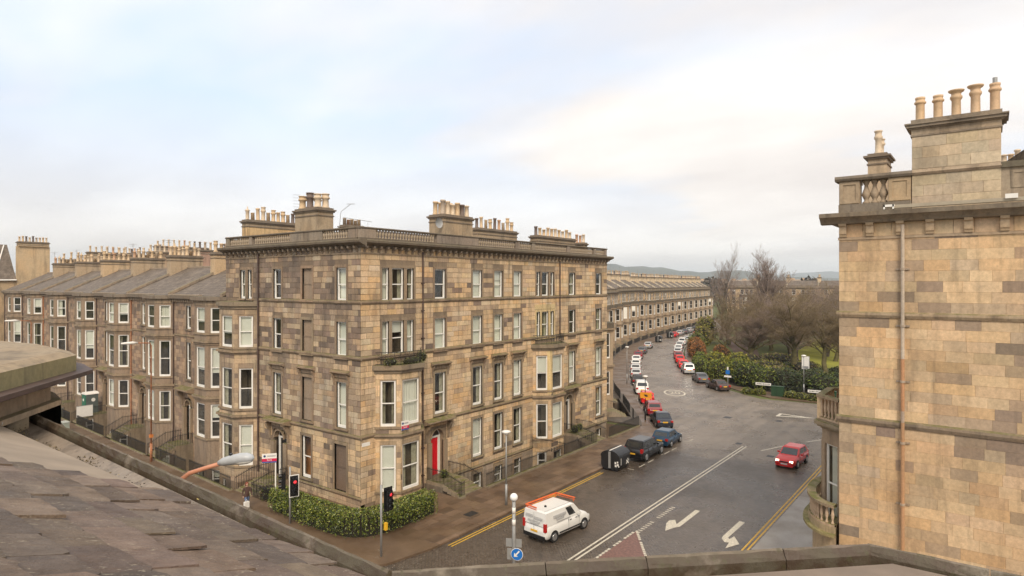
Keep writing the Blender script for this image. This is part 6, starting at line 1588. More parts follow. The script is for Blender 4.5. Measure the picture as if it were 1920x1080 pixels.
Rcars = [((62.0, -1.8), 'saloon', P_BRN, 'brown saloon parked nearest the blue sign at the park corner'),
 ((67.3, 2.9), 'saloon', P_GRY, 'grey roofed saloon parked second from the park corner'),
 ((75.6, 8.1), 'mpv', P_SIL, 'silver people carrier with rear window towards us beside the hedge'),
 ((81.5, 11.5), 'estate', P_RED, 'red car parked directly beyond the silver people carrier by the hedge'),
 ((88.3, 14.9), 'hatch', P_RED, 'red hatchback parked beside the crossing dashes on the park side'),
 ((94.4, 17.6), 'estate', P_DRED, 'dark red estate beyond the crossing dashes on the park side'),
 ((101.5, 20.6), 'hatch', P_SIL, 'silver hatchback beside the rusty brown shrub'),
 ((108.3, 23.3), 'saloon', P_WHT, 'white saloon beyond the rusty shrub on the park side'),
 ((115.4, 25.9), 'hatch', P_SIL, 'silver hatchback second beyond the rusty shrub'),
 ((123, 28.0), 'mpv', P_WHT, 'white people carrier far along the park kerb'),
 ((131.5, 30.2), 'hatch', P_SIL, 'silver hatchback two places before the far orange car'),
 ((139.8, 32.2), 'saloon', P_SIL, 'silver saloon next before the far orange car'),
 ((148.6, 34.2), 'hatch', P_ORG, 'orange red hatchback far along the park kerb'),
 ((157, 36.0), 'saloon', P_BLK, 'black car at the far end of the park kerb')]
for p, kd, pt, lb in Rcars:
    a = arc_of(RK_, p); q, an = at_path(RK_, a); park(kd, (q[0]-math.sin(an)*1.2, q[1]+math.cos(an)*1.2), an, lb, pt)

# ================================================================== STREET FURNITURE
def communal_bin(loc, rz_, label):
    """tall round-backed wheeled rubbish container"""
    t = thing('communal_bin', label, 'bin', loc, rz_, 'round backed communal bins')
    mb = MB(); w_ = 1.9; prof = [(-.62, .12), (.62, .12), (.80, .45), (.80, 1.15), (-.80, 1.15), (-.80, .45)]
    mb.poly_s(prof, -w_/2, w_/2); b = mb.build('body', M_PLASTIC, None); b.parent = t
    lid = MB(); pr = [(.84, 1.12)]+[(.84*math.cos(a), 1.15+.50*math.sin(a)) for a in [math.pi*i/10 for i in range(11)]]+[(-.84, 1.12)]
    lid.poly_s(pr, -w_/2-.03, w_/2+.03); q = lid.build('lid', M_PLASTIC, None); q.parent = t
    sd = MB(); sd.box(-w_/2-.10, -w_/2-.02, -.09, .09, .25, 1.55); sd.box(w_/2+.02, w_/2+.10, -.09, .09, .25, 1.55); q = sd.build('lifting_arm', M_STEEL, None); q.parent = t
    rim_ = MB(); rim_.box(-w_/2-.04, w_/2+.04, -.05, .05, 1.64, 1.67); q = rim_.build('lid_edge', M_WHITE, None); q.parent = t
    ft = MB(); [ft.box(x-.08, x+.08, y-.12, y+.12, 0, .16) for x in (-.75, .75) for y in (-.45, .45)]; q = ft.build('feet', M_RUBBER, None); q.parent = t
    st = MB(); 
    for (a, b, c_, d) in ((-.78, -.62, .50, .66), (-.60, -.44, .40, .56), (-.74, -.62, .72, .86), (-.56, -.42, .62, .80), (-.84, -.74, .42, .5)): st.box(-w_/2-.006+1.9*0, -w_/2+.001, a, b, c_, d)
    for (a, b, c_, d) in ((.30, .42, .42, .54), (.44, .60, .50, .66), (.62, .74, .40, .52), (.34, .46, .62, .74), (.54, .66, .72, .84), (.70, .80, .62, .7)): st.box(a, b, -.812, -.80, c_, d)
    st.box(-.60, -.55, -.812, -.80, .5, 1.05)
    q = st.build('sticker', M_WHITE, None); q.parent = t
    return t
cb = communal_bin((18.9, -8.75, 0), 0, 'big black round backed bin on the road behind the black suv')
tab = table_now(); nd = (cb, tree_of(cb, tab)[1])
for p, lb in (((125.5, 34.9), 'nearer of the two round backed bins by the far houses'), ((138.8, 37.8), 'farther round backed bin beside the far red saloon')):
    a = arc_of(LK_, p); q, an = at_path(LK_, a); o = copy_tree(nd); o.location = (q[0]+math.sin(an)*.9, q[1]-math.cos(an)*.9, 0); o.rotation_euler = (0, 0, an); o['label'] = lb
def lamp_post(loc, h, label, col=M_STEEL, ang=0.0):
    t = thing('street_lamp', label, 'street lamp', (loc[0], loc[1], .12 if len(loc) < 3 else loc[2]), ang, 'short street lamps with flat round heads')
    mb = MB(); mb.tube([(0, 0, 0), (0, 0, 1.4)], .085, 8); mb.tube([(0, 0, 1.4), (0, 0, h-.25)], [.055, .045], 8); q = mb.build('pole', col, None, True); q.parent = t
    mb = MB(); mb.lathe([(.06, h-.30), (.12, h-.25), (.30, h-.10), (.31, h-.04), (.16, h+.02), (.02, h+.03)], seg=14); q = mb.build('lamp_head', M_WHITE, None, True); q.parent = t
    MBb = MB(); MBb.lathe([(.10, h-.27), (.27, h-.11)], seg=14, cap=False); q = MBb.build('diffuser', M_LENS, None, True); q.parent = t
    return t
lamp_post((6.5, -7.1), 5.0, 'short grey street lamp on the pavement between the white van and the railings')
lamp_post((58.6, 10.35), 5.5, 'pale street lamp at the left kerb beside the silver parked cars')
lp = lamp_post((36.6, -3.0), 4.85, 'street lamp carrying the orange board beside the bright red parked hatchback', M_BLACK)
mb = MB(); mb.box(-.03, .03, -.62, .62, 0, .62); ob = mb.build('board', simple('orange_sign', (.80, .33, .02), .5), None)
osg = thing('orange_sign', 'orange temporary road sign fixed to a lamp post by the parked red cars', 'sign', (36.45, -3.15, 2.55), .25); ob.parent = osg
mb = MB(); mb.box(-.036, -.03, -.2, .1, .18, .34); mb.box(-.036, -.03, -.1, .2, .28, .40); q = mb.build('symbol', M_TEXT, None); q.parent = osg
lamp_post((64.2, -13.0), 5.3, 'street lamp standing among the dark park corner shrubs')
# tall column lamps on the left street
def arm_lamp(x, y, top, reach, label, mat_, grp='tall arm lamps on the left street'):
    t = thing('arm_street_lamp', label, 'street lamp', (x, y, .12), 0, grp)
    mb = MB(); mb.tube([(0, 0, 0), (0, 0, 1.5)], .11, 8); mb.tube([(0, 0, 1.5), (0, 0, top-.3), (-.10, 0, top-.08), (-reach*.5, 0, top)], [.07, .055, .05, .04], 8); q = mb.build('pole', mat_, None, True); q.parent = t
    mb = MB(); mb.tube([(-reach*.45, 0, top), (-reach*.62, 0, top+.02), (-reach, 0, top+.03)], [.06, .13, .07], 8); q = mb.build('lamp_head', M_WHITE, None, True); q.parent = t
    q = MB().box(-.13, .13, -.10, .10, 2.0, 2.25).build('junction_box', simple('orange_box', (.6, .2, .05), .5) if mat_ is M_RUST else M_STEEL, None); q.parent = t
    return t
arm_lamp(-3.2, 23.0, 10.0, 2.3, 'tall rust brown street lamp pole with white arm before the terraced houses', M_RUST)
arm_lamp(-.9, 61.0, 10.4, 2.6, 'distant arm street lamp near the left edge of the terrace', M_RUST)
t = thing('near_street_lamp', 'large grey street lamp head on a salmon pink arm rising beyond the gutter', 'street lamp', (-19.6, -16.7, 0))
def W_(pts): return [(a+19.6, b+16.7, c) for a, b, c in pts]
mb = MB(); mb.tube(W_([(-19.6, -16.7, .1), (-19.6, -16.7, 9.2), (-19.56, -16.75, 9.8), (-19.483, -16.838, 10.08), (-19.377, -16.978, 10.21), (-19.173, -17.246, 10.32), (-18.90, -17.60, 10.455)]), [.10, .07, .062, .058, .056, .054, .054], 10); q = mb.build('pole', simple('salmon_paint', (.56, .25, .15), .5), None, True); q.parent = t
hd = W_([(-18.93, -17.56, 10.46), (-18.86, -17.66, 10.50), (-18.74, -17.81, 10.54), (-18.60, -18.0, 10.585), (-18.50, -18.13, 10.60), (-18.42, -18.24, 10.60), (-18.39, -18.28, 10.60)])
mb = MB(); mb.tube(hd, [.06, .10, .125, .135, .13, .09, .02], 12); q = mb.build('lamp_head', simple('grey_lamp_shell', (.42, .44, .46), .4), None, True); q.parent = t
mb = MB(); mb.tube([(a[0], a[1], a[2]-.045) for a in hd[2:6]], [.07, .12, .115, .06], 12); q = mb.build('lamp_glass', M_LENS, None, True); q.parent = t
q = MB().box(-.03, .03, -.03, .03, 0, .05).build('photocell', M_BLACK, None); q.parent = t; q.location = (hd[2][0], hd[2][1], hd[2][2]+.12)
# belisha style beacon with keep left sign
t = thing('beacon_post', 'grey and white banded post with white globe and blue keep left arrow disc', 'beacon', (-2.0, -14.15, 0))
mb = MB(); mb.tube([(0, 0, 0), (0, 0, 4.15)], .085, 10); q = mb.build('post', M_STEEL, None, True); q.parent = t
mb = MB(); mb.tube([(0, 0, 3.55), (0, 0, 3.85)], .092, 10); mb.tube([(0, 0, 2.95), (0, 0, 3.25)], .092, 10); q = mb.build('white_band', M_WHITE, None, True); q.parent = t
mb = MB(); mb.lathe([(.0, -.2)]+[(.2*math.sin(a), -.2*math.cos(a)) for a in [math.pi*i/10 for i in range(1, 10)]]+[(.0, .2)], seg=16, cap=False); q = mb.build('globe', simple('white_globe', (.85, .85, .82), .3, var=.01), None, True); q.parent = t; q.location = (0, 0, 4.36)
AC = math.atan2(CAM[1]+14.15, CAM[0]+2.0)   # the sign faces traffic coming from our side
FS = Matrix.Rotation(math.pi, 4, 'Z') @ Matrix.Rotation(.45, 4, 'Z')
def disc(parent, r_, x, z, m, nm, y=0, fl=0.0): 
    me = MB().lathe([(r_, 0), (r_, .012)], seg=24).mesh(nm, m); o = bpy.data.objects.new(nm, me); C.objects.link(o); o.parent = parent
    o.matrix_basis = FS @ Matrix.Translation((x, y, z)) @ Matrix.Rotation(math.pi/2, 4, 'Y'); return o
M_BLUE = shiny('blue_sign', (.01, .15, .50), .4)
disc(t, .31, .12, 1.58, M_WHITE, 'sign_rim', .18); disc(t, .285, .135, 1.58, M_BLUE, 'sign_disc', .18)
mb = MB(); X = .152
mb.add([(X, .18+.15, 1.73), (X, .18+.10, 1.78), (X, .18-.08, 1.58), (X, .18-.03, 1.53)], [(0, 1, 2, 3)]); mb.add([(X, .18-.15, 1.46), (X, .18+.05, 1.475), (X, .18-.13, 1.66)], [(0, 1, 2)]); 
q = mb.build('arrow', M_WHITE, None); q.parent = t; q.matrix_basis = FS
mb = MB(); mb.box(-.10, -.07, -.42, .38, 1.85, 2.25); mb.box(-.12, -.09, -.36, .0, 1.2, 1.75); q = mb.build('sign_back', M_STEEL, None); q.parent = t; q.matrix_basis = FS
ti = struct(MB().prism([(-3.6, -14.6), (-.9, -14.6), (-.7, -14.15), (-.9, -13.7), (-3.6, -13.7)], 0, .12).build('traffic_island', M_PAVE2))
# traffic lights
def signal(parent, x, y, z, ang, lit, border, nm='signal_head'):
    T_ = Matrix.Translation((x, y, z)) @ Matrix.Rotation(ang, 4, 'Z')
    def pt(mb, n_, m, pr=None):
        q = mb.build(n_, m, None); q.parent = pr or parent; q.matrix_basis = T_ if pr is None else Matrix.Identity(4); return q
    h_ = pt(MB().box(.0, .22, -.16, .16, -.5, .5), nm, M_BLACK)
    pt(MB().box(-.02, .0, -.27, .27, -.66, .66), 'backing_board', M_BLACK, h_)
    if border:
        mb = MB()
        for a, b, c_, d in ((-.30, -.25, -.69, .69), (.25, .30, -.69, .69), (-.25, .25, .64, .69), (-.25, .25, -.69, -.64)): mb.box(-.022, .004, a, b, c_, d)
        pt(mb, 'white_border', M_WHITE, h_)
    for k, m in enumerate((M_REDLIT if lit else M_TAIL, M_TEXT, M_TEXT)):
        zz = .32-.32*k
        me = MB().lathe([(.10, 0), (.10, .015)], seg=14).mesh('lens', m); q = bpy.data.objects.new('lens', me); C.objects.link(q); q.parent = h_; q.matrix_basis = Matrix.Translation((.222, 0, zz)) @ Matrix.Rotation(math.pi/2, 4, 'Y')
        me = MB().lathe([(.125, 0), (.12, .16)], seg=14, cap=False).mesh('visor', M_BLACK); q = bpy.data.objects.new('visor', me); C.objects.link(q); q.parent = h_; q.matrix_basis = Matrix.Translation((.22, 0, zz)) @ Matrix.Rotation(math.pi/2, 4, 'Y')
t = thing('traffic_light', 'traffic light with white bordered red signal on the pavement left of the hedge', 'traffic light', (-4.2, 1.6, .12))
q = MB().tube([(0, 0, 0), (0, 0, 3.5)], .06, 8).build('pole', M_STEEL, None, True); q.parent = t
signal(t, .10, -.28, 2.35, math.radians(-112), True, True); signal(t, -.20, .22, 2.65, math.radians(150), False, False)
t = thing('traffic_light', 'grey traffic light pole right of the hedge with black head and yellow push button', 'traffic light', (-4.0, -6.6, .12))
q = MB().tube([(0, 0, 0), (0, 0, 3.9)], .06, 8).build('pole', M_STEEL, None, True); q.parent = t
signal(t, .30, -.22, 3.1, math.radians(-100), True, False)
q = MB().box(.08, .22, -.28, -.12, 1.45, 1.85).build('push_button_box', simple('yellow_box', (.75, .42, .02), .4), None); q.parent = t
# estate agent boards
def sold_board(loc, ang, label, post, w_=.95, h_=.62):
    t = thing('sale_board', label, 'sign', loc, ang, 'white and red sold boards')
    def P(mb, n_, m): q = mb.build(n_, m, None); q.parent = t; return q
    P(MB().box(0, .03, -w_/2, w_/2, .0, h_), 'board', M_WHITE); P(MB().box(.03, .036, -w_/2, w_/2, h_*.14, h_*.46), 'red_strip', simple('board_red', (.55, .01, .06), .5)); P(MB().box(.03, .036, -w_/2, w_/2, 0, h_*.14), 'blue_strip', simple('board_blue', (.05, .10, .30), .5))
    P(MB().lathe([(h_*.13, 0), (h_*.13, .008)], seg=16), 'logo', simple('logo_navy', (.02, .05, .16), .5)).matrix_basis = Matrix.Translation((.03, -w_*.32, h_*.73)) @ Matrix.Rotation(math.pi/2, 4, 'Y')
    put_text('Sold', h_*.30, t, Matrix.Translation((.04, 0, h_*.30)) @ Matrix.Rotation(math.pi/2, 4, 'Z') @ RX, M_WHITE)
    mb = MB()
    for k in range(7): mb.box(.03, .035, -w_*.12+k*w_*.08, -w_*.12+k*w_*.08+w_*.055, h_*.66, h_*.80)
    P(mb, 'agent_name', M_GTEXT)
    if post: P(MB().box(-.05, .0, w_/2-.12, w_/2-.04, -post, h_), 'post', M_WHITE)
    return t
sold_board((-2.75, 6.2, 2.78), math.radians(-130), 'white and red sold board on a white post in front of the left street door', 2.6)
sold_board((2.62, -1.42, 5.1), math.radians(-95), 'small sold board fixed to the sill of the corner bay window', 0, .62, .62)
# park corner signs and cabinets
def P0(t, mb, n_, m, sm_=False): q = mb.build(n_, m, None, sm_); q.parent = t; return q
t = thing('blue_direction_sign', 'grey post with small blue and white signs at the park corner', 'sign', (61.9, -3.6, .12))
P0(t, MB().tube([(0, 0, 0), (0, 0, 3.0)], .05, 6), 'post', M_STEEL); P0(t, MB().box(-.08, -.05, -.28, .28, 2.2, 2.75), 'blue_plate', M_BLUE); P0(t, MB().box(-.08, -.05, -.50, .50, 1.75, 2.0), 'white_plate', M_WHITE); P0(t, MB().box(-.09, -.05, -.1, .1, 2.8, 3.2), 'top_plate', M_WHITE)
for (x, y, a, lb) in ((63.3, -8.0, .1, 'long white street name board low in front of the dark shrubs'), (61.0, -15.2, .1, 'long white street name board beside the right green cabinet')):
    t = thing('street_name_board', lb, 'sign', (x, y, .1), a); P0(t, MB().box(-.02, .02, -1.0, 1.0, .9, 1.25), 'board', M_WHITE); P0(t, MB().box(0, .06, -.9, -.82, 0, .95).box(0, .06, .82, .9, 0, .95), 'post', M_IRON)
    mb = MB(); rq = random.Random(int(x))
    for k in range(11): mb.box(-.026, -.02, .82-k*.155-rq.uniform(.06, .11), .82-k*.155, 1.0, 1.15)
    P0(t, mb, 'lettering', M_TEXT)
for (x, y, lb) in ((60.9, -10.5, 'green utility cabinet between the two low clipped hedges'), (61.0, -17.2, 'green utility cabinet with white notice near the right edge of the park corner')):
    t = thing('utility_cabinet', lb, 'cabinet', (x, y, .1)); P0(t, MB().box(-.3, .3, -.75, .75, 0, 1.25), 'body', M_GREEN); P0(t, MB().box(-.34, .34, -.8, .8, 1.25, 1.32), 'lid', M_GREEN); P0(t, MB().box(-.315, -.3, -.02, .02, .1, 1.2), 'door_gap', M_BLACK)
    if y < -15: P0(t, MB().box(-.32, -.3, .1, .55, .7, 1.05), 'notice', M_WHITE)
t = thing('park_notice_board', 'tall white notice board standing between the tree trunks in the park', 'sign', (84.5, -8.8, 0)); P0(t, MB().box(-.05, .05, -.55, .55, 1.0, 3.1), 'board', M_WHITE); P0(t, MB().box(-.04, .04, -.6, -.52, 0, 3.2).box(-.04, .04, .52, .6, 0, 3.2), 'posts', M_STEEL)
P0(t, MB().box(-.06, -.05, -.45, .45, 1.1, 1.5), 'grey_panel', M_GTEXT)
# portable toilet, barrier, cone, cabinet on the left street
t = thing('portable_toilet', 'dark green portable toilet with white roof on the raised steps of a terraced house', 'toilet', (.15, 45.6, .9), .0)
P0(t, MB().box(-.58, .58, -.58, .58, .0, 2.05), 'body', simple('grey_green_plastic', (.10, .12, .11), .5)); P0(t, MB().box(-.62, -.58, -.52, .52, .08, 2.0), 'door', simple('green_plastic', (.012, .13, .07), .45))
P0(t, MB().poly_s([(-.64, 2.05), (.64, 2.05), (.62, 2.14), (.3, 2.28), (-.3, 2.28), (-.62, 2.14)], -.64, .64), 'roof', M_WHITE)
o = P0(t, MB().lathe([(.20, 0), (.20, .01)], seg=16), 'logo', M_WHITE); o.matrix_basis = Matrix.Translation((.1, -.585, 1.45)) @ Matrix.Rotation(math.pi/2, 4, 'X')
o = P0(t, MB().lathe([(.15, 0), (.15, .01)], seg=16), 'logo', M_WHITE); o.matrix_basis = Matrix.Translation((-.62, 0.1, 1.45)) @ Matrix.Rotation(-math.pi/2, 4, 'Y')
t = thing('white_boarding', 'white boarding tied to the stair railing beside the portable toilet', 'panel', (-.9, 43.6, .9)); P0(t, MB().box(-.9, .6, -.02, .02, 0, 1.15), 'panel', M_WHITE); P0(t, MB().box(-.92, .62, -.03, .03, 1.15, 1.19), 'top_batten', M_STEEL)
t = thing('traffic_cone', 'red and white traffic cone on the left pavement beside a grey box', 'traffic cone', (-3.9, 43.3, .12)); P0(t, MB().lathe([(.2, .03), (.14, .3), (.10, .5), (.03, .85)], seg=12), 'cone', shiny('cone_red', (.75, .04, .03), .5), True); P0(t, MB().lathe([(.145, .34), (.11, .5)], seg=12, cap=False), 'white_band', M_WHITE); P0(t, MB().box(-.25, .25, -.25, .25, 0, .04), 'base', M_BLACK)
t = thing('street_cabinet', 'pale grey green street cabinet on the left pavement beside the cone', 'cabinet', (-3.7, 41.0, .12)); P0(t, MB().box(-.25, .25, -.55, .55, 0, 1.0), 'body', simple('pale_green', (.30, .33, .28), .5)); P0(t, MB().box(-.28, .28, -.58, .58, 1.0, 1.05), 'lid', simple('pale_green_lid', (.42, .44, .40), .5))
t = thing('litter_bin', 'black round bin by the steps on the right street pavement', 'bin', (18.9, -5.0, .12)) if False else None
t = thing('white_tarpaulin', 'white sheeting spread in the basement area behind the railings', 'tarpaulin', (17.8, -2.2, -2.7)); P0(t, MB().box(-1.2, 1.2, -1.2, 1.0, 0, .55).box(-1.0, .9, -1.0, .8, .55, .7), 'sheet', M_WHITE)
# potted plants on the steps
# ================================================================== PERSON
def person(loc, rz_, label):
    t = thing('person', label, 'person', loc, rz_)
    def skin(nm, verts, edges, rad, m, sub=2, root_i=0):
        me = bpy.data.meshes.new(nm); me.from_pydata(verts, edges, []); o = bpy.data.objects.new(nm, me); C.objects.link(o)
        md = o.modifiers.new('s', 'SKIN'); md.use_smooth_shade = True
        for i, r_ in enumerate(rad): me.skin_vertices[0].data[i].radius = (r_, r_) if not isinstance(r_, tuple) else r_
        me.skin_vertices[0].data[root_i].use_root = True
        s_ = o.modifiers.new('b', 'SUBSURF'); s_.levels = sub; s_.render_levels = sub
        dg = bpy.context.evaluated_depsgraph_get(); m2 = bpy.data.meshes.new_from_object(o.evaluated_get(dg)); bpy.data.objects.remove(o)
        m2.name = nm; m2.materials.clear(); 
        for k in m: m2.materials.append(k)
        o = bpy.data.objects.new(nm, m2); C.objects.link(o); o.parent = t; return o
    # walking towards -x ; one continuous body, clothing by height
    V = [(0, 0, .95), (0, 0, 1.15), (0.01, 0, 1.38), (.01, 0, 1.49), (-.01, 0, 1.56), (-.02, 0, 1.66), (-.015, 0, 1.74),
         (0, .10, .90), (-.20, .10, .52), (-.16, .10, .10), (-.30, .11, .04), (0, -.10, .90), (.10, -.10, .50), (.34, -.10, .16), (.26, -.10, .05),
         (0.01, .19, 1.40), (.10, .24, 1.14), (-.06, .25, .93), (-.10, .25, .84), (.01, -.19, 1.40), (-.06, -.25, 1.14), (-.20, -.26, .96), (-.24, -.26, .88)]
    E_ = [(0, 1), (1, 2), (2, 3), (3, 4), (4, 5), (5, 6), (0, 7), (7, 8), (8, 9), (9, 10), (0, 11), (11, 12), (12, 13), (13, 14), (2, 15), (15, 16), (16, 17), (17, 18), (2, 19), (19, 20), (20, 21), (21, 22)]
    Rr = [(.16, .12), (.15, .11), (.19, .12), .06, .065, .095, .075, .10, .065, .045, .035, .10, .065, .045, .035, .075, .055, .04, .03, .075, .055, .04, .03]
    skinm = simple('skin', (.50, .30, .21), .6); jacket = simple('dark_jacket', (.07, .035, .025), .8); jeans = simple('blue_jeans', (.10, .14, .24), .8)
    b = skin('body', V, E_, Rr, [skinm, jacket, jeans])
    for p in b.data.polygons:
        c = p.center; p.material_index = 0 if c.z > 1.50 or (abs(c.y) > .2 and c.z < .93) else (1 if c.z > .86 else 2)
    hm = MB(); hm.lathe([(.0, 1.80), (.06, 1.79), (.10, 1.74), (.115, 1.67), (.105, 1.58), (.07, 1.55)], seg=12, cap=False); h_ = hm.build('hair', simple('auburn_hair', (.20, .05, .025), .7), None, True); h_.parent = t; h_.location = (.025, 0, 0)
    return t
person((-4.5, 6.0, .12), math.radians(75), 'pedestrian in a dark brown jacket and blue jeans walking past the left steps')
bgp = thing('shopping_bag', 'pale plastic shopping bag held by the pedestrian', 'bag', (-4.75, 5.62, .40)); P0(bgp, MB().prism([(-.16, -.08), (.16, -.08), (.16, .08), (-.16, .08)], 0, .38).tube([(-.1, 0, .38), (0, 0, .52), (.1, 0, .38)], .012, 4), 'bag', M_WHITE)

# ================================================================== VEGETATION
def leaf_mesh(name, P, size, cols, seed, up=.35, zshade=None):
    rg = np.random.default_rng(seed); P = np.asarray(P); n = len(P)
    a = rg.normal(size=(n, 3)); a /= np.linalg.norm(a, axis=1)[:, None]; nrm = rg.normal(size=(n, 3)); nrm[:, 2] = np.abs(nrm[:, 2])+up; nrm /= np.linalg.norm(nrm, axis=1)[:, None]
    a -= (a*nrm).sum(1)[:, None]*nrm; a /= np.linalg.norm(a, axis=1)[:, None]; b = np.cross(nrm, a)
    s_ = (size*rg.uniform(.6, 1.3, n))[:, None]
    V = np.stack([P-a*s_, P-b*s_*.45, P+a*s_, P+b*s_*.45], 1).reshape(-1, 3)
    me = bpy.data.meshes.new(name); me.vertices.add(4*n); me.vertices.foreach_set('co', V.ravel()); me.loops.add(4*n); me.loops.foreach_set('vertex_index', np.arange(4*n))
    me.polygons.add(n); me.polygons.foreach_set('loop_start', np.arange(n)*4); me.polygons.foreach_set('loop_total', np.full(n, 4)); me.update(calc_edges=True)
    at = me.color_attributes.new('Col', 'FLOAT_COLOR', 'CORNER'); cc = np.array(cols)[rg.integers(0, len(cols), n)]*rg.uniform(.65, 1.3, (n, 1))
    at.data.foreach_set('color', np.repeat(np.hstack([cc, np.ones((n, 1))]), 4, 0).ravel())
    return me
def blob_points(blobs, n, seed, shell=.30):
    """points in the outer shell of a set of lumpy ellipsoids (cx,cy,cz,rx,ry,rz)"""
    rg = np.random.default_rng(seed); w_ = np.array([b[3]*b[4]+b[4]*b[5]+b[3]*b[5] for b in blobs]); k = rg.choice(len(blobs), n, p=w_/w_.sum()); B = np.array(blobs)[k]
    d = rg.normal(size=(n, 3)); d /= np.linalg.norm(d, axis=1)[:, None]; rr_ = 1-shell*np.abs(rg.normal(0, .5, n)); rr_ += .10*np.sin(d[:, 0]*5+k)*np.cos(d[:, 1]*6+k*2)
    P = B[:, :3]+d*B[:, 3:]*rr_[:, None]; P[:, 2] = np.abs(P[:, 2]-.05)+.05; return P
GRN = [(.10, .135, .012), (.13, .165, .018), (.17, .195, .025), (.06, .085, .012), (.22, .22, .035), (.08, .11, .012)]
DGR = [(.024, .044, .014), (.045, .06, .017), (.03, .05, .016), (.075, .085, .022)]
YGR = [(.20, .205, .02), (.26, .24, .025), (.14, .155, .02), (.32, .28, .03)]
RST = [(.32, .12, .025), (.40, .16, .04), (.25, .10, .025), (.19, .11, .04)]
BRW = [(.16, .12, .06), (.20, .15, .08), (.13, .09, .045)]
GRY_ = [(.19, .22, .13), (.25, .27, .17), (.13, .16, .09), (.08, .10, .04)]
def shrub(name, label, cat, blobs, n, size, cols, seed, group=None, stem=True, up=.35):
    cx = sum(b[0] for b in blobs)/len(blobs); cy = sum(b[1] for b in blobs)/len(blobs)
    t = thing(name, label, cat, (cx, cy, 0), 0, group)
    bl = [(b[0]-cx, b[1]-cy, *b[2:]) for b in blobs]
    me = leaf_mesh('foliage', blob_points(bl, n, seed), size, cols, seed, up); me.materials.append(M_BUSH if size > .1 else M_LEAF); o = bpy.data.objects.new('foliage', me); C.objects.link(o); o.parent = t
    # dark twiggy heart so that one does not look straight through
    mb = MB(); rq = random.Random(seed)
    for b in bl:
        for k in range(10):
            a = rq.uniform(0, 6.28); e = rq.uniform(.2, 1.2); q = (b[0]+b[3]*.8*math.cos(a)*math.cos(e), b[1]+b[4]*.8*math.sin(a)*math.cos(e), b[2]+b[5]*.8*math.sin(e))
            mb.tube([(b[0]+rq.uniform(-.1, .1), b[1]+rq.uniform(-.1, .1), 0), ((b[0]+q[0])/2, (b[1]+q[1])/2, q[2]*.55), q], [.05, .03, .01], 4)
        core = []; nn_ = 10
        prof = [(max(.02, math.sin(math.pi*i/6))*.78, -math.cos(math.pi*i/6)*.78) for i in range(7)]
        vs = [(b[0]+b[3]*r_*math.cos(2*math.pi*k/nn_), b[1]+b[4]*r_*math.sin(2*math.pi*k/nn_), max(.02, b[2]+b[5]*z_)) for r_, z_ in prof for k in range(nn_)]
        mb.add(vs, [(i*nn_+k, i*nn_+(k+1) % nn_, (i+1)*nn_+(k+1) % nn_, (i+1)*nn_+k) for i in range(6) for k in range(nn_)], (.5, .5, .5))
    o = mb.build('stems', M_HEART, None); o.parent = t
    return t
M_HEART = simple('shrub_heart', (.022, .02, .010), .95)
# corner hedge: an L-shaped clipped hedge with a rounded shoulder
def box_hedge_points(path, wd, h, n, seed, lump=.12):
    rg = np.random.default_rng(seed); seg = [(a, b, math.dist(a, b)) for a, b in zip(path, path[1:])]; tot = sum(s[2] for s in seg); out_ = []
    for a, b, L in seg:
        m_ = int(n*L/tot); t = rg.uniform(-.02, 1.02, m_); d = np.array([b[0]-a[0], b[1]-a[1]])/L; nn = np.array([-d[1], d[0]])
        th_ = rg.uniform(0, 1, m_)
        # superellipse cross-section from ground over the top to ground
        ang = math.pi*th_; cx_ = np.sign(np.cos(ang))*np.abs(np.cos(ang))**.45; cz_ = np.abs(np.sin(ang))**.55
        k = 1-np.abs(rg.normal(0, .09, m_)); s_ = t*L; lu = 1+lump*(np.sin(s_*1.9+seed)*.5+np.sin(s_*4.3)*.3+np.sin(th_*9+s_*3)*.35)
        x = a[0]+d[0]*s_+nn[0]*cx_*wd/2*k*lu; y = a[1]+d[1]*s_+nn[1]*cx_*wd/2*k*lu; z = h*cz_*k*(1+lump*.6*np.sin(s_*1.7+1))+.02
        out_.append(np.stack([x, y, z], 1))
    return np.concatenate(out_)
HP = smooth_path([(-3.15, 4.6), (-3.35, 1.5), (-3.35, -2.4), (-2.7, -3.6), (-1.2, -4.0), (0.6, -4.0), (2.5, -3.9)], 2)
ROADS_HEDGE = thing('hedge', 'dense leafy laurel hedge wrapping the foot of the corner tenement', 'hedge', (0, 0, .12))
me = leaf_mesh('foliage', box_hedge_points(HP, 1.45, 1.42, 24000, 3), .055, [(.10, .14, .012), (.16, .20, .02), (.24, .27, .035), (.06, .09, .012), (.34, .34, .07), (.045, .07, .01), (.05, .075, .01)], 3, .5); me.materials.append(M_LEAF)
o = bpy.data.objects.new('foliage', me); C.objects.link(o); o.parent = ROADS_HEDGE
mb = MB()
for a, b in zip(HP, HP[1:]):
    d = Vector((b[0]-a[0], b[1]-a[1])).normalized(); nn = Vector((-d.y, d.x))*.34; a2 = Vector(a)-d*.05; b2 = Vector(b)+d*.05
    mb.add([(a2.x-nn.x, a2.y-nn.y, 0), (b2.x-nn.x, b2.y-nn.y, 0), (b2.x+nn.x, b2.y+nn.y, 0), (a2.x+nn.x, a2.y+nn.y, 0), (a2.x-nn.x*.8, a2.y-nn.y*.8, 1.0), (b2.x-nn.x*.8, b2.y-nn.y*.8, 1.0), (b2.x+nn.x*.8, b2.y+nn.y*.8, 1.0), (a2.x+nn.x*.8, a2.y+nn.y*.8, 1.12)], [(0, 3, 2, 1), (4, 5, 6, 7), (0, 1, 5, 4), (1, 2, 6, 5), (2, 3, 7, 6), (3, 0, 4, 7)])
o = mb.build('stems', M_HEART, None); o.parent = ROADS_HEDGE
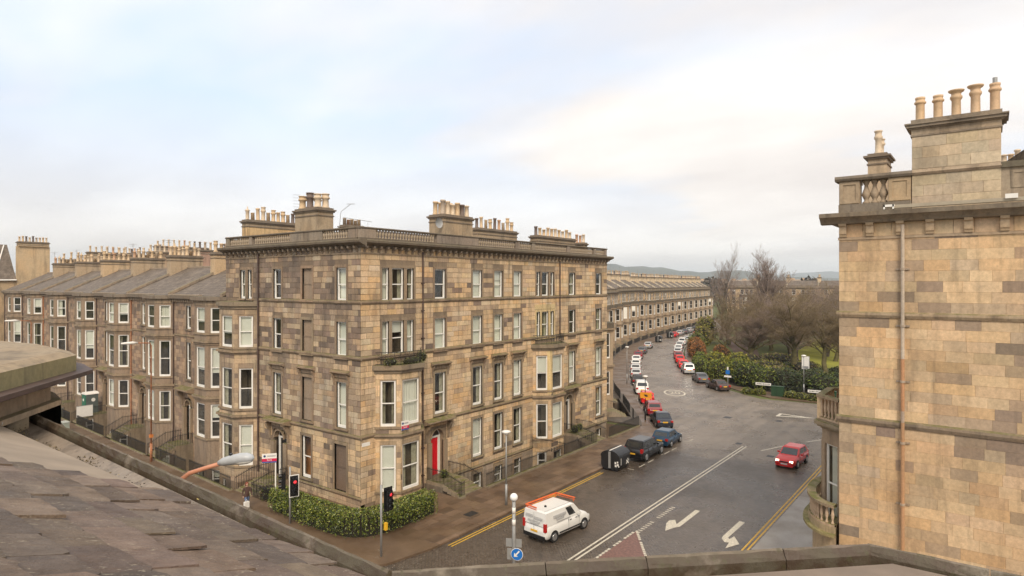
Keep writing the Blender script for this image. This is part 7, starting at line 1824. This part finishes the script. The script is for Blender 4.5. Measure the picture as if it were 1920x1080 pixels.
shrub('bush', 'loose straggly bush with brown leaves behind the left traffic light', 'bush', [(-2.4, 6.6, .5, .7, 1.2, .7), (-2.2, 5.0, .4, .7, .9, .6)], 900, .07, BRW+GRN[:2], 5)
for x, y, z, s, lb in ((7.2, -.75, .62, .35, 'small plant beside the red front door steps'), (25.3, -1.0, .62, .55, 'bushy potted plants on the second doorway platform'), (26.5, -.8, .62, .4, 'low potted shrub right of the black recessed doorway')):
    t = shrub('potted_plant', lb, 'plant', [(x, y, .3, s, s*.8, s*.8)], 260, .06, GRN+YGR[:1], int(x*3)); t.location.z = z
# corner balcony ivy
t = shrub('balcony_plants', 'mossy trailing greenery on the iron balcony above the corner bay', 'plant', [(1.9, -.8, .25, .6, .4, .3), (3.4, -1.3, .25, 1.1, .25, .3), (4.9, -.7, .35, .5, .4, .4)], 700, .06, [(.10, .11, .02), (.07, .085, .02), (.14, .14, .03)], 9); t.location.z = 9.45
# park corner
shrub('clipped_hedge', 'short low clipped hedge left of the green cabinet at the park corner', 'hedge', [(60.9, -6.6, .35, .55, .9, .55), (60.8, -8.2, .35, .55, .9, .6)], 1500, .09, YGR+GRN, 12)
shrub('clipped_hedge', 'longer low wavy hedge right of the middle green cabinet', 'hedge', [(60.6, -12.2, .4, .6, .9, .7), (60.4, -13.5, .35, .6, 1.0, .65), (60.3, -14.9, .35, .6, .9, .6), (60.2, -16.0, .35, .6, .8, .6)], 2600, .09, YGR+GRN, 13)
shrubs = [
 ('big dark rounded shrub beyond the left end of the low hedge', [(68.0, -5.0, 1.5, 2.4, 2.8, 2.0), (66.0, -7.5, 1.3, 2.0, 2.2, 1.8)], GRN+DGR, 4500, .17),
 ('very dark evergreen mass behind the street name board', [(67.0, -10.0, 1.2, 2.4, 2.6, 2.0), (69.5, -12.8, 1.2, 2.4, 2.6, 1.9)], DGR, 5200, .16),
 ('dark evergreen behind the park corner lamp', [(67.0, -15.0, 1.1, 2.4, 2.2, 1.7), (71, -16.5, 1.1, 2.6, 2.4, 1.7)], DGR+GRN[:2], 4200, .16),
 ('grey green feathery shrub at the right behind the green cabinet', [(68.0, -18.6, 1.3, 2.6, 2.4, 1.8), (69.0, -22.5, 1.4, 2.6, 2.6, 1.9), (73, -20, 1.3, 2.4, 2.4, 1.8)], GRY_, 5200, .19),
 ('bright green rounded shrub beside the brown parked saloon', [(69.5, .1, 1.5, 1.7, 1.9, 2.0), (71.2, -2.2, 1.6, 1.9, 1.9, 2.1)], GRN+YGR[:2], 3600, .16),
 ('yellow green shrub behind the silver people carrier', [(78.5, 3.8, 1.7, 2.2, 2.0, 2.0), (81, 1.0, 1.6, 2.4, 2.2, 1.9)], YGR, 3200, .17),
 ('mid green hedge along the park kerb beside the silver people carrier', [(76.0, 5.4, 1.2, 1.8, 1.4, 1.5), (79.5, 7.2, 1.2, 1.9, 1.3, 1.5), (83.5, 8.6, 1.3, 2.0, 1.3, 1.6), (73.0, 2.4, 1.3, 1.5, 1.5, 1.6)], GRN, 4800, .15),
 ('olive undergrowth between the dark evergreens and the tree trunks', [(76, -6, .9, 3.0, 3.5, 1.3), (79, -11, .6, 3.4, 4, .9), (84, -3, .9, 3, 3.5, 1.3)], YGR[:3]+BRW, 4200, .19),
 ('rusty brown winter shrub by the park kerb', [(101.0, 16.0, 1.6, 2.6, 1.8, 2.3), (97, 14.0, 1.4, 2.2, 1.6, 1.9)], RST, 4200, .16),
 ('small rust red bush under the spreading bare tree', [(104.5, 12.2, 1.0, 1.8, 1.4, 1.3), (100, 9.6, .9, 1.5, 1.2, 1.1)], RST, 1500, .15),
 ('olive green bush beyond the rusty shrub', [(113, 20.5, 1.8, 3.0, 1.9, 2.2), (108, 18.2, 1.5, 2.0, 1.8, 1.8)], GRN+BRW, 3600, .18),
 ('tall yellow green conifer like bush at the bend of the park kerb', [(130, 24.5, 3.2, 3.4, 2.6, 3.8), (124, 23, 2.2, 3.0, 2.2, 2.8)], YGR+BRW, 4600, .22),
 ('brown leafless undergrowth low in the park shade', [(92, 3, .9, 4, 3.5, 1.2), (98, -1, .9, 4, 3.5, 1.1), (90, -7, .8, 4, 3, 1.0)], BRW+YGR[:1], 3600, .18),
 ('dark green holly clump beside the park notice board', [(86, -13.5, .7, 1.6, 1.6, 1.0), (87, -5.2, .7, 1.3, 1.2, 1.0), (88, -17.5, .8, 1.8, 1.8, 1.1)], DGR, 2600, .16)]
for i, (lb, bl_, cl, n_, sz) in enumerate(shrubs): shrub('shrub', lb, 'shrub', bl_, n_, sz, cl, 100+i, 'shrubs of the park corner')
# railings along the park edge
pr_ = thing('park_railing', 'black iron railing in front of the park shrubs', 'railing', (0, 0, 0)); railing([(62.8, -22, .1), (63.2, -10.5, .1), (65.6, -6.0, .1), (68.5, -2.4, .1)]+[(p[0], p[1], .1) for p in offs(RKERB, -2.3) if 72 < p[0] < 140], 1.15, .16, parent=pr_)
def tree(name, label, loc, h, seed, trunk_r, spread, levels, m_bark, m_twig, fork=.3, upb=.35, cat='tree', group=None, rot=0, len0=None, first=8, leafy=None, droop=0.0, kids_=(6, 5, 5, 4), tmin=.009, sx=1.0):
    t = thing(name, label, cat, loc, rot, group)
    rg = random.Random(seed); tb = MB(); tw_ = MB()
    def branch(p, d, L, r_, lv):
        n_ = 4 if lv < 2 else 3; pts = [p]; dd = Vector(d)
        for i in range(n_):
            dd = (dd+Vector((rg.uniform(-.16, .16), rg.uniform(-.16, .16), rg.uniform(-.05, .14)*(1 if lv < 3 else 1.4)-droop*lv*.05))).normalized(); pts.append(pts[-1]+dd*(L/n_))
        rads = [r_*(1-.72*i/n_) for i in range(n_+1)]
        (tb if lv < 2 else tw_).tube(pts, rads, 7 if lv == 0 else (5 if lv == 1 else 3), cap=False)
        if lv >= levels: return
        nk = kids_[min(lv-1, len(kids_)-1)] if lv > 0 else first
        for k in range(nk):
            tt = (fork+(1-fork)*(k+rg.random())/nk) if lv == 0 else (.25+.75*(k+rg.random())/nk)
            i = min(n_-1, int(tt*n_)); f = tt*n_-i; q = pts[i]+(pts[i+1]-pts[i])*f; ax = (pts[i+1]-pts[i]).normalized()
            a = rg.uniform(0, 6.28) if lv else (k*2.4+rg.uniform(-.4, .4)); e = Vector((math.cos(a), math.sin(a), 0)); sp_ = spread*(1-.45*tt if lv == 0 else 1)*rg.uniform(.7, 1.25)
            nd_ = (ax*(1-min(.8, sp_*.5))+e*sp_+Vector((0, 0, upb))).normalized()
            branch(q, nd_, L*rg.uniform(.50, .66)*(1-.35*tt if lv == 0 else 1-.2*tt), max(tmin, rads[i]*rg.uniform(.42, .58)), lv+1)
        if lv < levels: branch(pts[-1], dd, L*.5, max(tmin, rads[-1]), lv+1)
    branch(Vector((0, 0, -.1)), Vector((rg.uniform(-.04, .04), rg.uniform(-.04, .04), 1)), len0 or h*.55, trunk_r, 0)
    a = tb.mesh('trunk', m_bark, True); b = tw_.mesh('crown', m_twig, False)
    # scale to the wanted height
    zs = np.empty(len(b.vertices)*3); b.vertices.foreach_get('co', zs); k = h/zs.reshape(-1, 3)[:, 2].max()
    for me_, nm in ((a, 'trunk'), (b, 'crown')):
        o = bpy.data.objects.new(nm, me_); C.objects.link(o); o.parent = t; o.scale = (k*sx, k*sx, k)
    return t
tree('bare_tree', 'tall slender bare tree rising above the roofs at the crescent bend', (141, 24.5, 0), 26.5, 4, .50, .62, 5, M_BARK, M_TWIG, .34, .30, first=8, kids_=(5, 4, 4, 4), len0=15)
tree('bare_tree', 'huge fan shaped bare tree with the broadest crown on the skyline', (147, 15.5, 0), 26.0, 61, .72, .66, 5, M_BARK, M_TWIG, .20, .36, first=15, kids_=(5, 5, 4, 4), len0=9, sx=1.1)
tree('bare_tree', 'second slim bare tree between the tall one and the fan shaped one', (150, 23, 0), 21, 14, .34, .65, 5, M_BARK, M_TWIG, .3, .25, first=8, kids_=(5, 4, 4, 4), len0=11)
tree('spreading_tree', 'low spreading bare tree with dense brownish twigs in the middle of the park edge', (101, 5.0, 0), 12, 25, .34, .95, 5, M_MBARK, M_TWIG3, .15, .16, first=14, len0=5.5, kids_=(7, 6, 5, 4), sx=1.6)
tree('mossy_tree', 'mossy trunked bare tree left of the park notice board', (88.5, -6.2, 0), 15.5, 31, .46, .95, 5, M_MBARK, M_TWIG2, .35, .08, first=12, kids_=(7, 6, 5, 4), len0=9, sx=1.35)
tree('mossy_tree', 'mossy trunked bare tree just right of the park notice board', (88.0, -11.2, 0), 14.5, 36, .42, .9, 5, M_MBARK, M_TWIG2, .35, .1, first=12, kids_=(7, 6, 5, 4), len0=9, sx=1.35)
tree('mossy_tree', 'crooked bare tree nearest the right gable', (90, -15.2, 0), 14, 43, .36, 1.0, 5, M_MBARK, M_TWIG2, .18, .1, first=11, kids_=(6, 6, 5, 4), len0=8, sx=1.3)
tp = tree('park_tree', 'x', 'x' and (0, 0, 0), 13, 51, .34, .95, 5, M_BARK, M_TWIG, .18, .1, first=11, kids_=(6, 5, 4, 4), len0=6.5); tp2 = tree('park_tree', 'x', (0, 0, 0), 13, 57, .34, .9, 5, M_MBARK, M_TWIG2, .18, .12, first=11, kids_=(6, 5, 4, 4), len0=6.5)
tab = table_now(); n1_, n2_ = (tp, tree_of(tp, tab)[1]), (tp2, tree_of(tp2, tab)[1])
wood = [(112, 0, 1.0), (108, -9, .95), (116, -6, 1.0), (120, 10, 1.0), (104, -3, .8), (110, 8, .85), (116, 0, 1.0), (122, -14, 1.0), (124, 2, 1.0), (133, 4, 1.0), (143, 6, 1.0), (146, -14, 1.05), (131, -28, 1.05), (156, -14, 1.0), (118, -22, 1.0), (128, 18, .9), (138, 14, .95), (120, 6, 1.0), (127, -4, 1.0), (130, 12, .95), (126, -20, 1.0), (138, 2, 1.0), (136, -12, 1.05), (150, -6, 1.05), (156, 8, 1.0), (148, -22, 1.05), (164, -4, 1.05), (166, 18, 1.0), (172, 8, 1.0), (160, -34, 1.05), (178, -18, 1.1), (112, 14, .8), (176, 28, 1.0), (186, 4, 1.1), (190, 18, 1.05), (196, -8, 1.1), (192, -30, 1.1), (204, 28, 1.0), (140, -34, 1.0), (210, 8, 1.1), (214, -18, 1.1), (120, -30, 1.0), (206, -44, 1.1)]
for i, (x, y, k) in enumerate(wood):
    nd = (n1_, n2_)[i % 2]; o = nd[0] if i < 2 else copy_tree(nd); o.location = (x, y, 0); o.rotation_euler = (0, 0, i*1.7); o.scale = (k*1.35, k*1.35, k*(1.0 if x < 125 else 1.22))
    o['label'] = 'bare park tree in the twiggy wood behind the mossy trunked trees'; o['group'] = 'bare trees filling the middle of the park'
# far woods, town and hills
def ridge(name, d0, pts, base_z, col, seed, thick=400, mat_=None):
    """a long hill: cross-section across, height profile along an arc in front of the viewpoint"""
    rg = random.Random(seed); vs = []; n = 160; A0, A1 = math.radians(-42), math.radians(85)
    prof = lambda t: np.interp(t, [p[0] for p in pts], [p[1] for p in pts])
    for i in range(n+1):
        an = A0+(A1-A0)*i/n; t = math.degrees(an); hh = prof(t)*(1+.05*math.sin(i*.9+seed)+.04*math.sin(i*2.3)); 
        for k, (dd, f) in enumerate(((0, 0), (.35, .45), (.75, .85), (1.0, 1.0), (1.6, .0))):
            R_ = d0+thick*dd; vs.append((CAM[0]+R_*math.cos(an), CAM[1]+R_*math.sin(an), base_z+hh*f))
    fs = [(i*5+k, (i+1)*5+k, (i+1)*5+k+1, i*5+k+1) for i in range(n) for k in range(4)]
    return struct(MB().add(vs, fs).build(name, mat_, None, True))
M_HILL = simple('heath_hill', (.075, .08, .06), .95, var=.35, scale=.004); M_HILL2 = simple('far_moor', (.09, .095, .08), .95, var=.3, scale=.002)
# angles measured from +x (street direction), anticlockwise ; the view runs -2..76 degrees
ridge('hills', 3000, [(-42, 40), (-5, 42), (8, 45), (14, 52), (17, 92), (20, 84), (23, 100), (26, 122), (29, 140), (32, 140), (40, 90), (85, 60)], 0, None, 2, 900, M_HILL)
ridge('far_hills', 6500, [(-42, 60), (0, 80), (5, 92), (9, 140), (12, 150), (15, 120), (20, 120), (30, 160), (85, 120)], 0, None, 5, 1500, M_HILL2)
# a far wood band
rg = np.random.default_rng(8); n = 26000; an = np.radians(rg.uniform(2, 36, n)); R_ = rg.uniform(420, 900, n)
hgt = 13+4*np.sin(an*40)+3*np.sin(an*97); z = rg.uniform(0, 1, n)**.6*hgt
far = leaf_mesh('distant_woods', np.stack([CAM[0]+R_*np.cos(an), CAM[1]+R_*np.sin(an), z], 1), 1.8, [(.09, .07, .055), (.075, .06, .045), (.10, .08, .07), (.05, .055, .03)], 8); far.materials.append(M_BUSH); o = bpy.data.objects.new('distant_woods', far); C.objects.link(o); o['kind'] = 'stuff'
# town beyond the park
rq = random.Random(12)
tn = [(500, 3.5, 17, 30, (.42, .28, .18)), (520, 5.4, 19, 26, (.45, .27, .17)), (540, 6.8, 16, 34, (.60, .58, .52)), (560, 8.6, 20, 22, (.44, .26, .18)), (560, 2.2, 15, 40, (.62, .60, .55)), (600, 10.6, 16, 28, (.55, .52, .48)), (640, 12.4, 19, 30, (.62, .60, .56)), (640, 14.6, 17, 30, (.4, .3, .2)), (700, 17, 19, 32, (.5, .42, .32)), (620, .6, 14, 40, (.5, .45, .4)), (700, 19.5, 19, 32, (.42, .3, .2)), (720, 22, 21, 34, (.5, .42, .34))]
for i, (d_, a_, h_, w_, c_) in enumerate(tn):
    x, y = CAM[0]+d_*math.cos(math.radians(a_)), CAM[1]+d_*math.sin(math.radians(a_)); t = thing('distant_building', 'x', 'building', (x, y, 0), math.radians(a_), 'roofs of the town beyond the park')
    t['label'] = 'distant town building showing between the park tree tops and the hills'
    P0(t, MB().box(-8, 8, -w_/2, w_/2, 0, h_-3.4, c_), 'wall', M_STONE); mb = MB(); mb.add([(-8.4, -w_/2, h_-3.4), (-8.4, w_/2, h_-3.4), (0, w_/2-2, h_), (0, -w_/2+2, h_), (8.4, w_/2, h_-3.4), (8.4, -w_/2, h_-3.4)], [(0, 3, 2, 1), (3, 5, 4, 2), (0, 5, 3), (1, 2, 4)], (.12, .11, .11)); P0(t, mb, 'roof', M_LEAD)
    mb = MB()
    for k in range(3): y_ = -w_/2+w_*(k+.5)/3; mb.box(-1, 1, y_-2.2, y_+2.2, h_-3, h_+1.2, (.52, .36, .23))
    P0(t, mb, 'chimney_stack', M_POT)
    wn = MB()
    for k in range(int(w_/4)):
        for f in range(3): wn.box(-8.06, -8.0, -w_/2+1.5+k*4, -w_/2+2.8+k*4, 2+f*3.6, 4.0+f*3.6)
    P0(t, wn, 'window', M_DGLASS)

# ------------------------------------------------------------------ air
hz_ = MB().box(-400, 9500, -6500, 7500, -5, 260).build('haze', None if False else newmat('haze_air')[0]); hz_['kind'] = 'stuff'
hm_ = MATS['haze_air'].node_tree; 
for n in list(hm_.nodes):
    if n.type != 'OUTPUT_MATERIAL': hm_.nodes.remove(n)
pv = hm_.nodes.new('ShaderNodeVolumePrincipled'); pv.inputs['Density'].default_value = 0.00016; pv.inputs['Color'].default_value = (.80, .87, .95, 1); pv.inputs['Anisotropy'].default_value = 0.2
hm_.links.new(pv.outputs[0], [n for n in hm_.nodes if n.type == 'OUTPUT_MATERIAL'][0].inputs['Volume'])
S.cycles.volume_bounces = 1
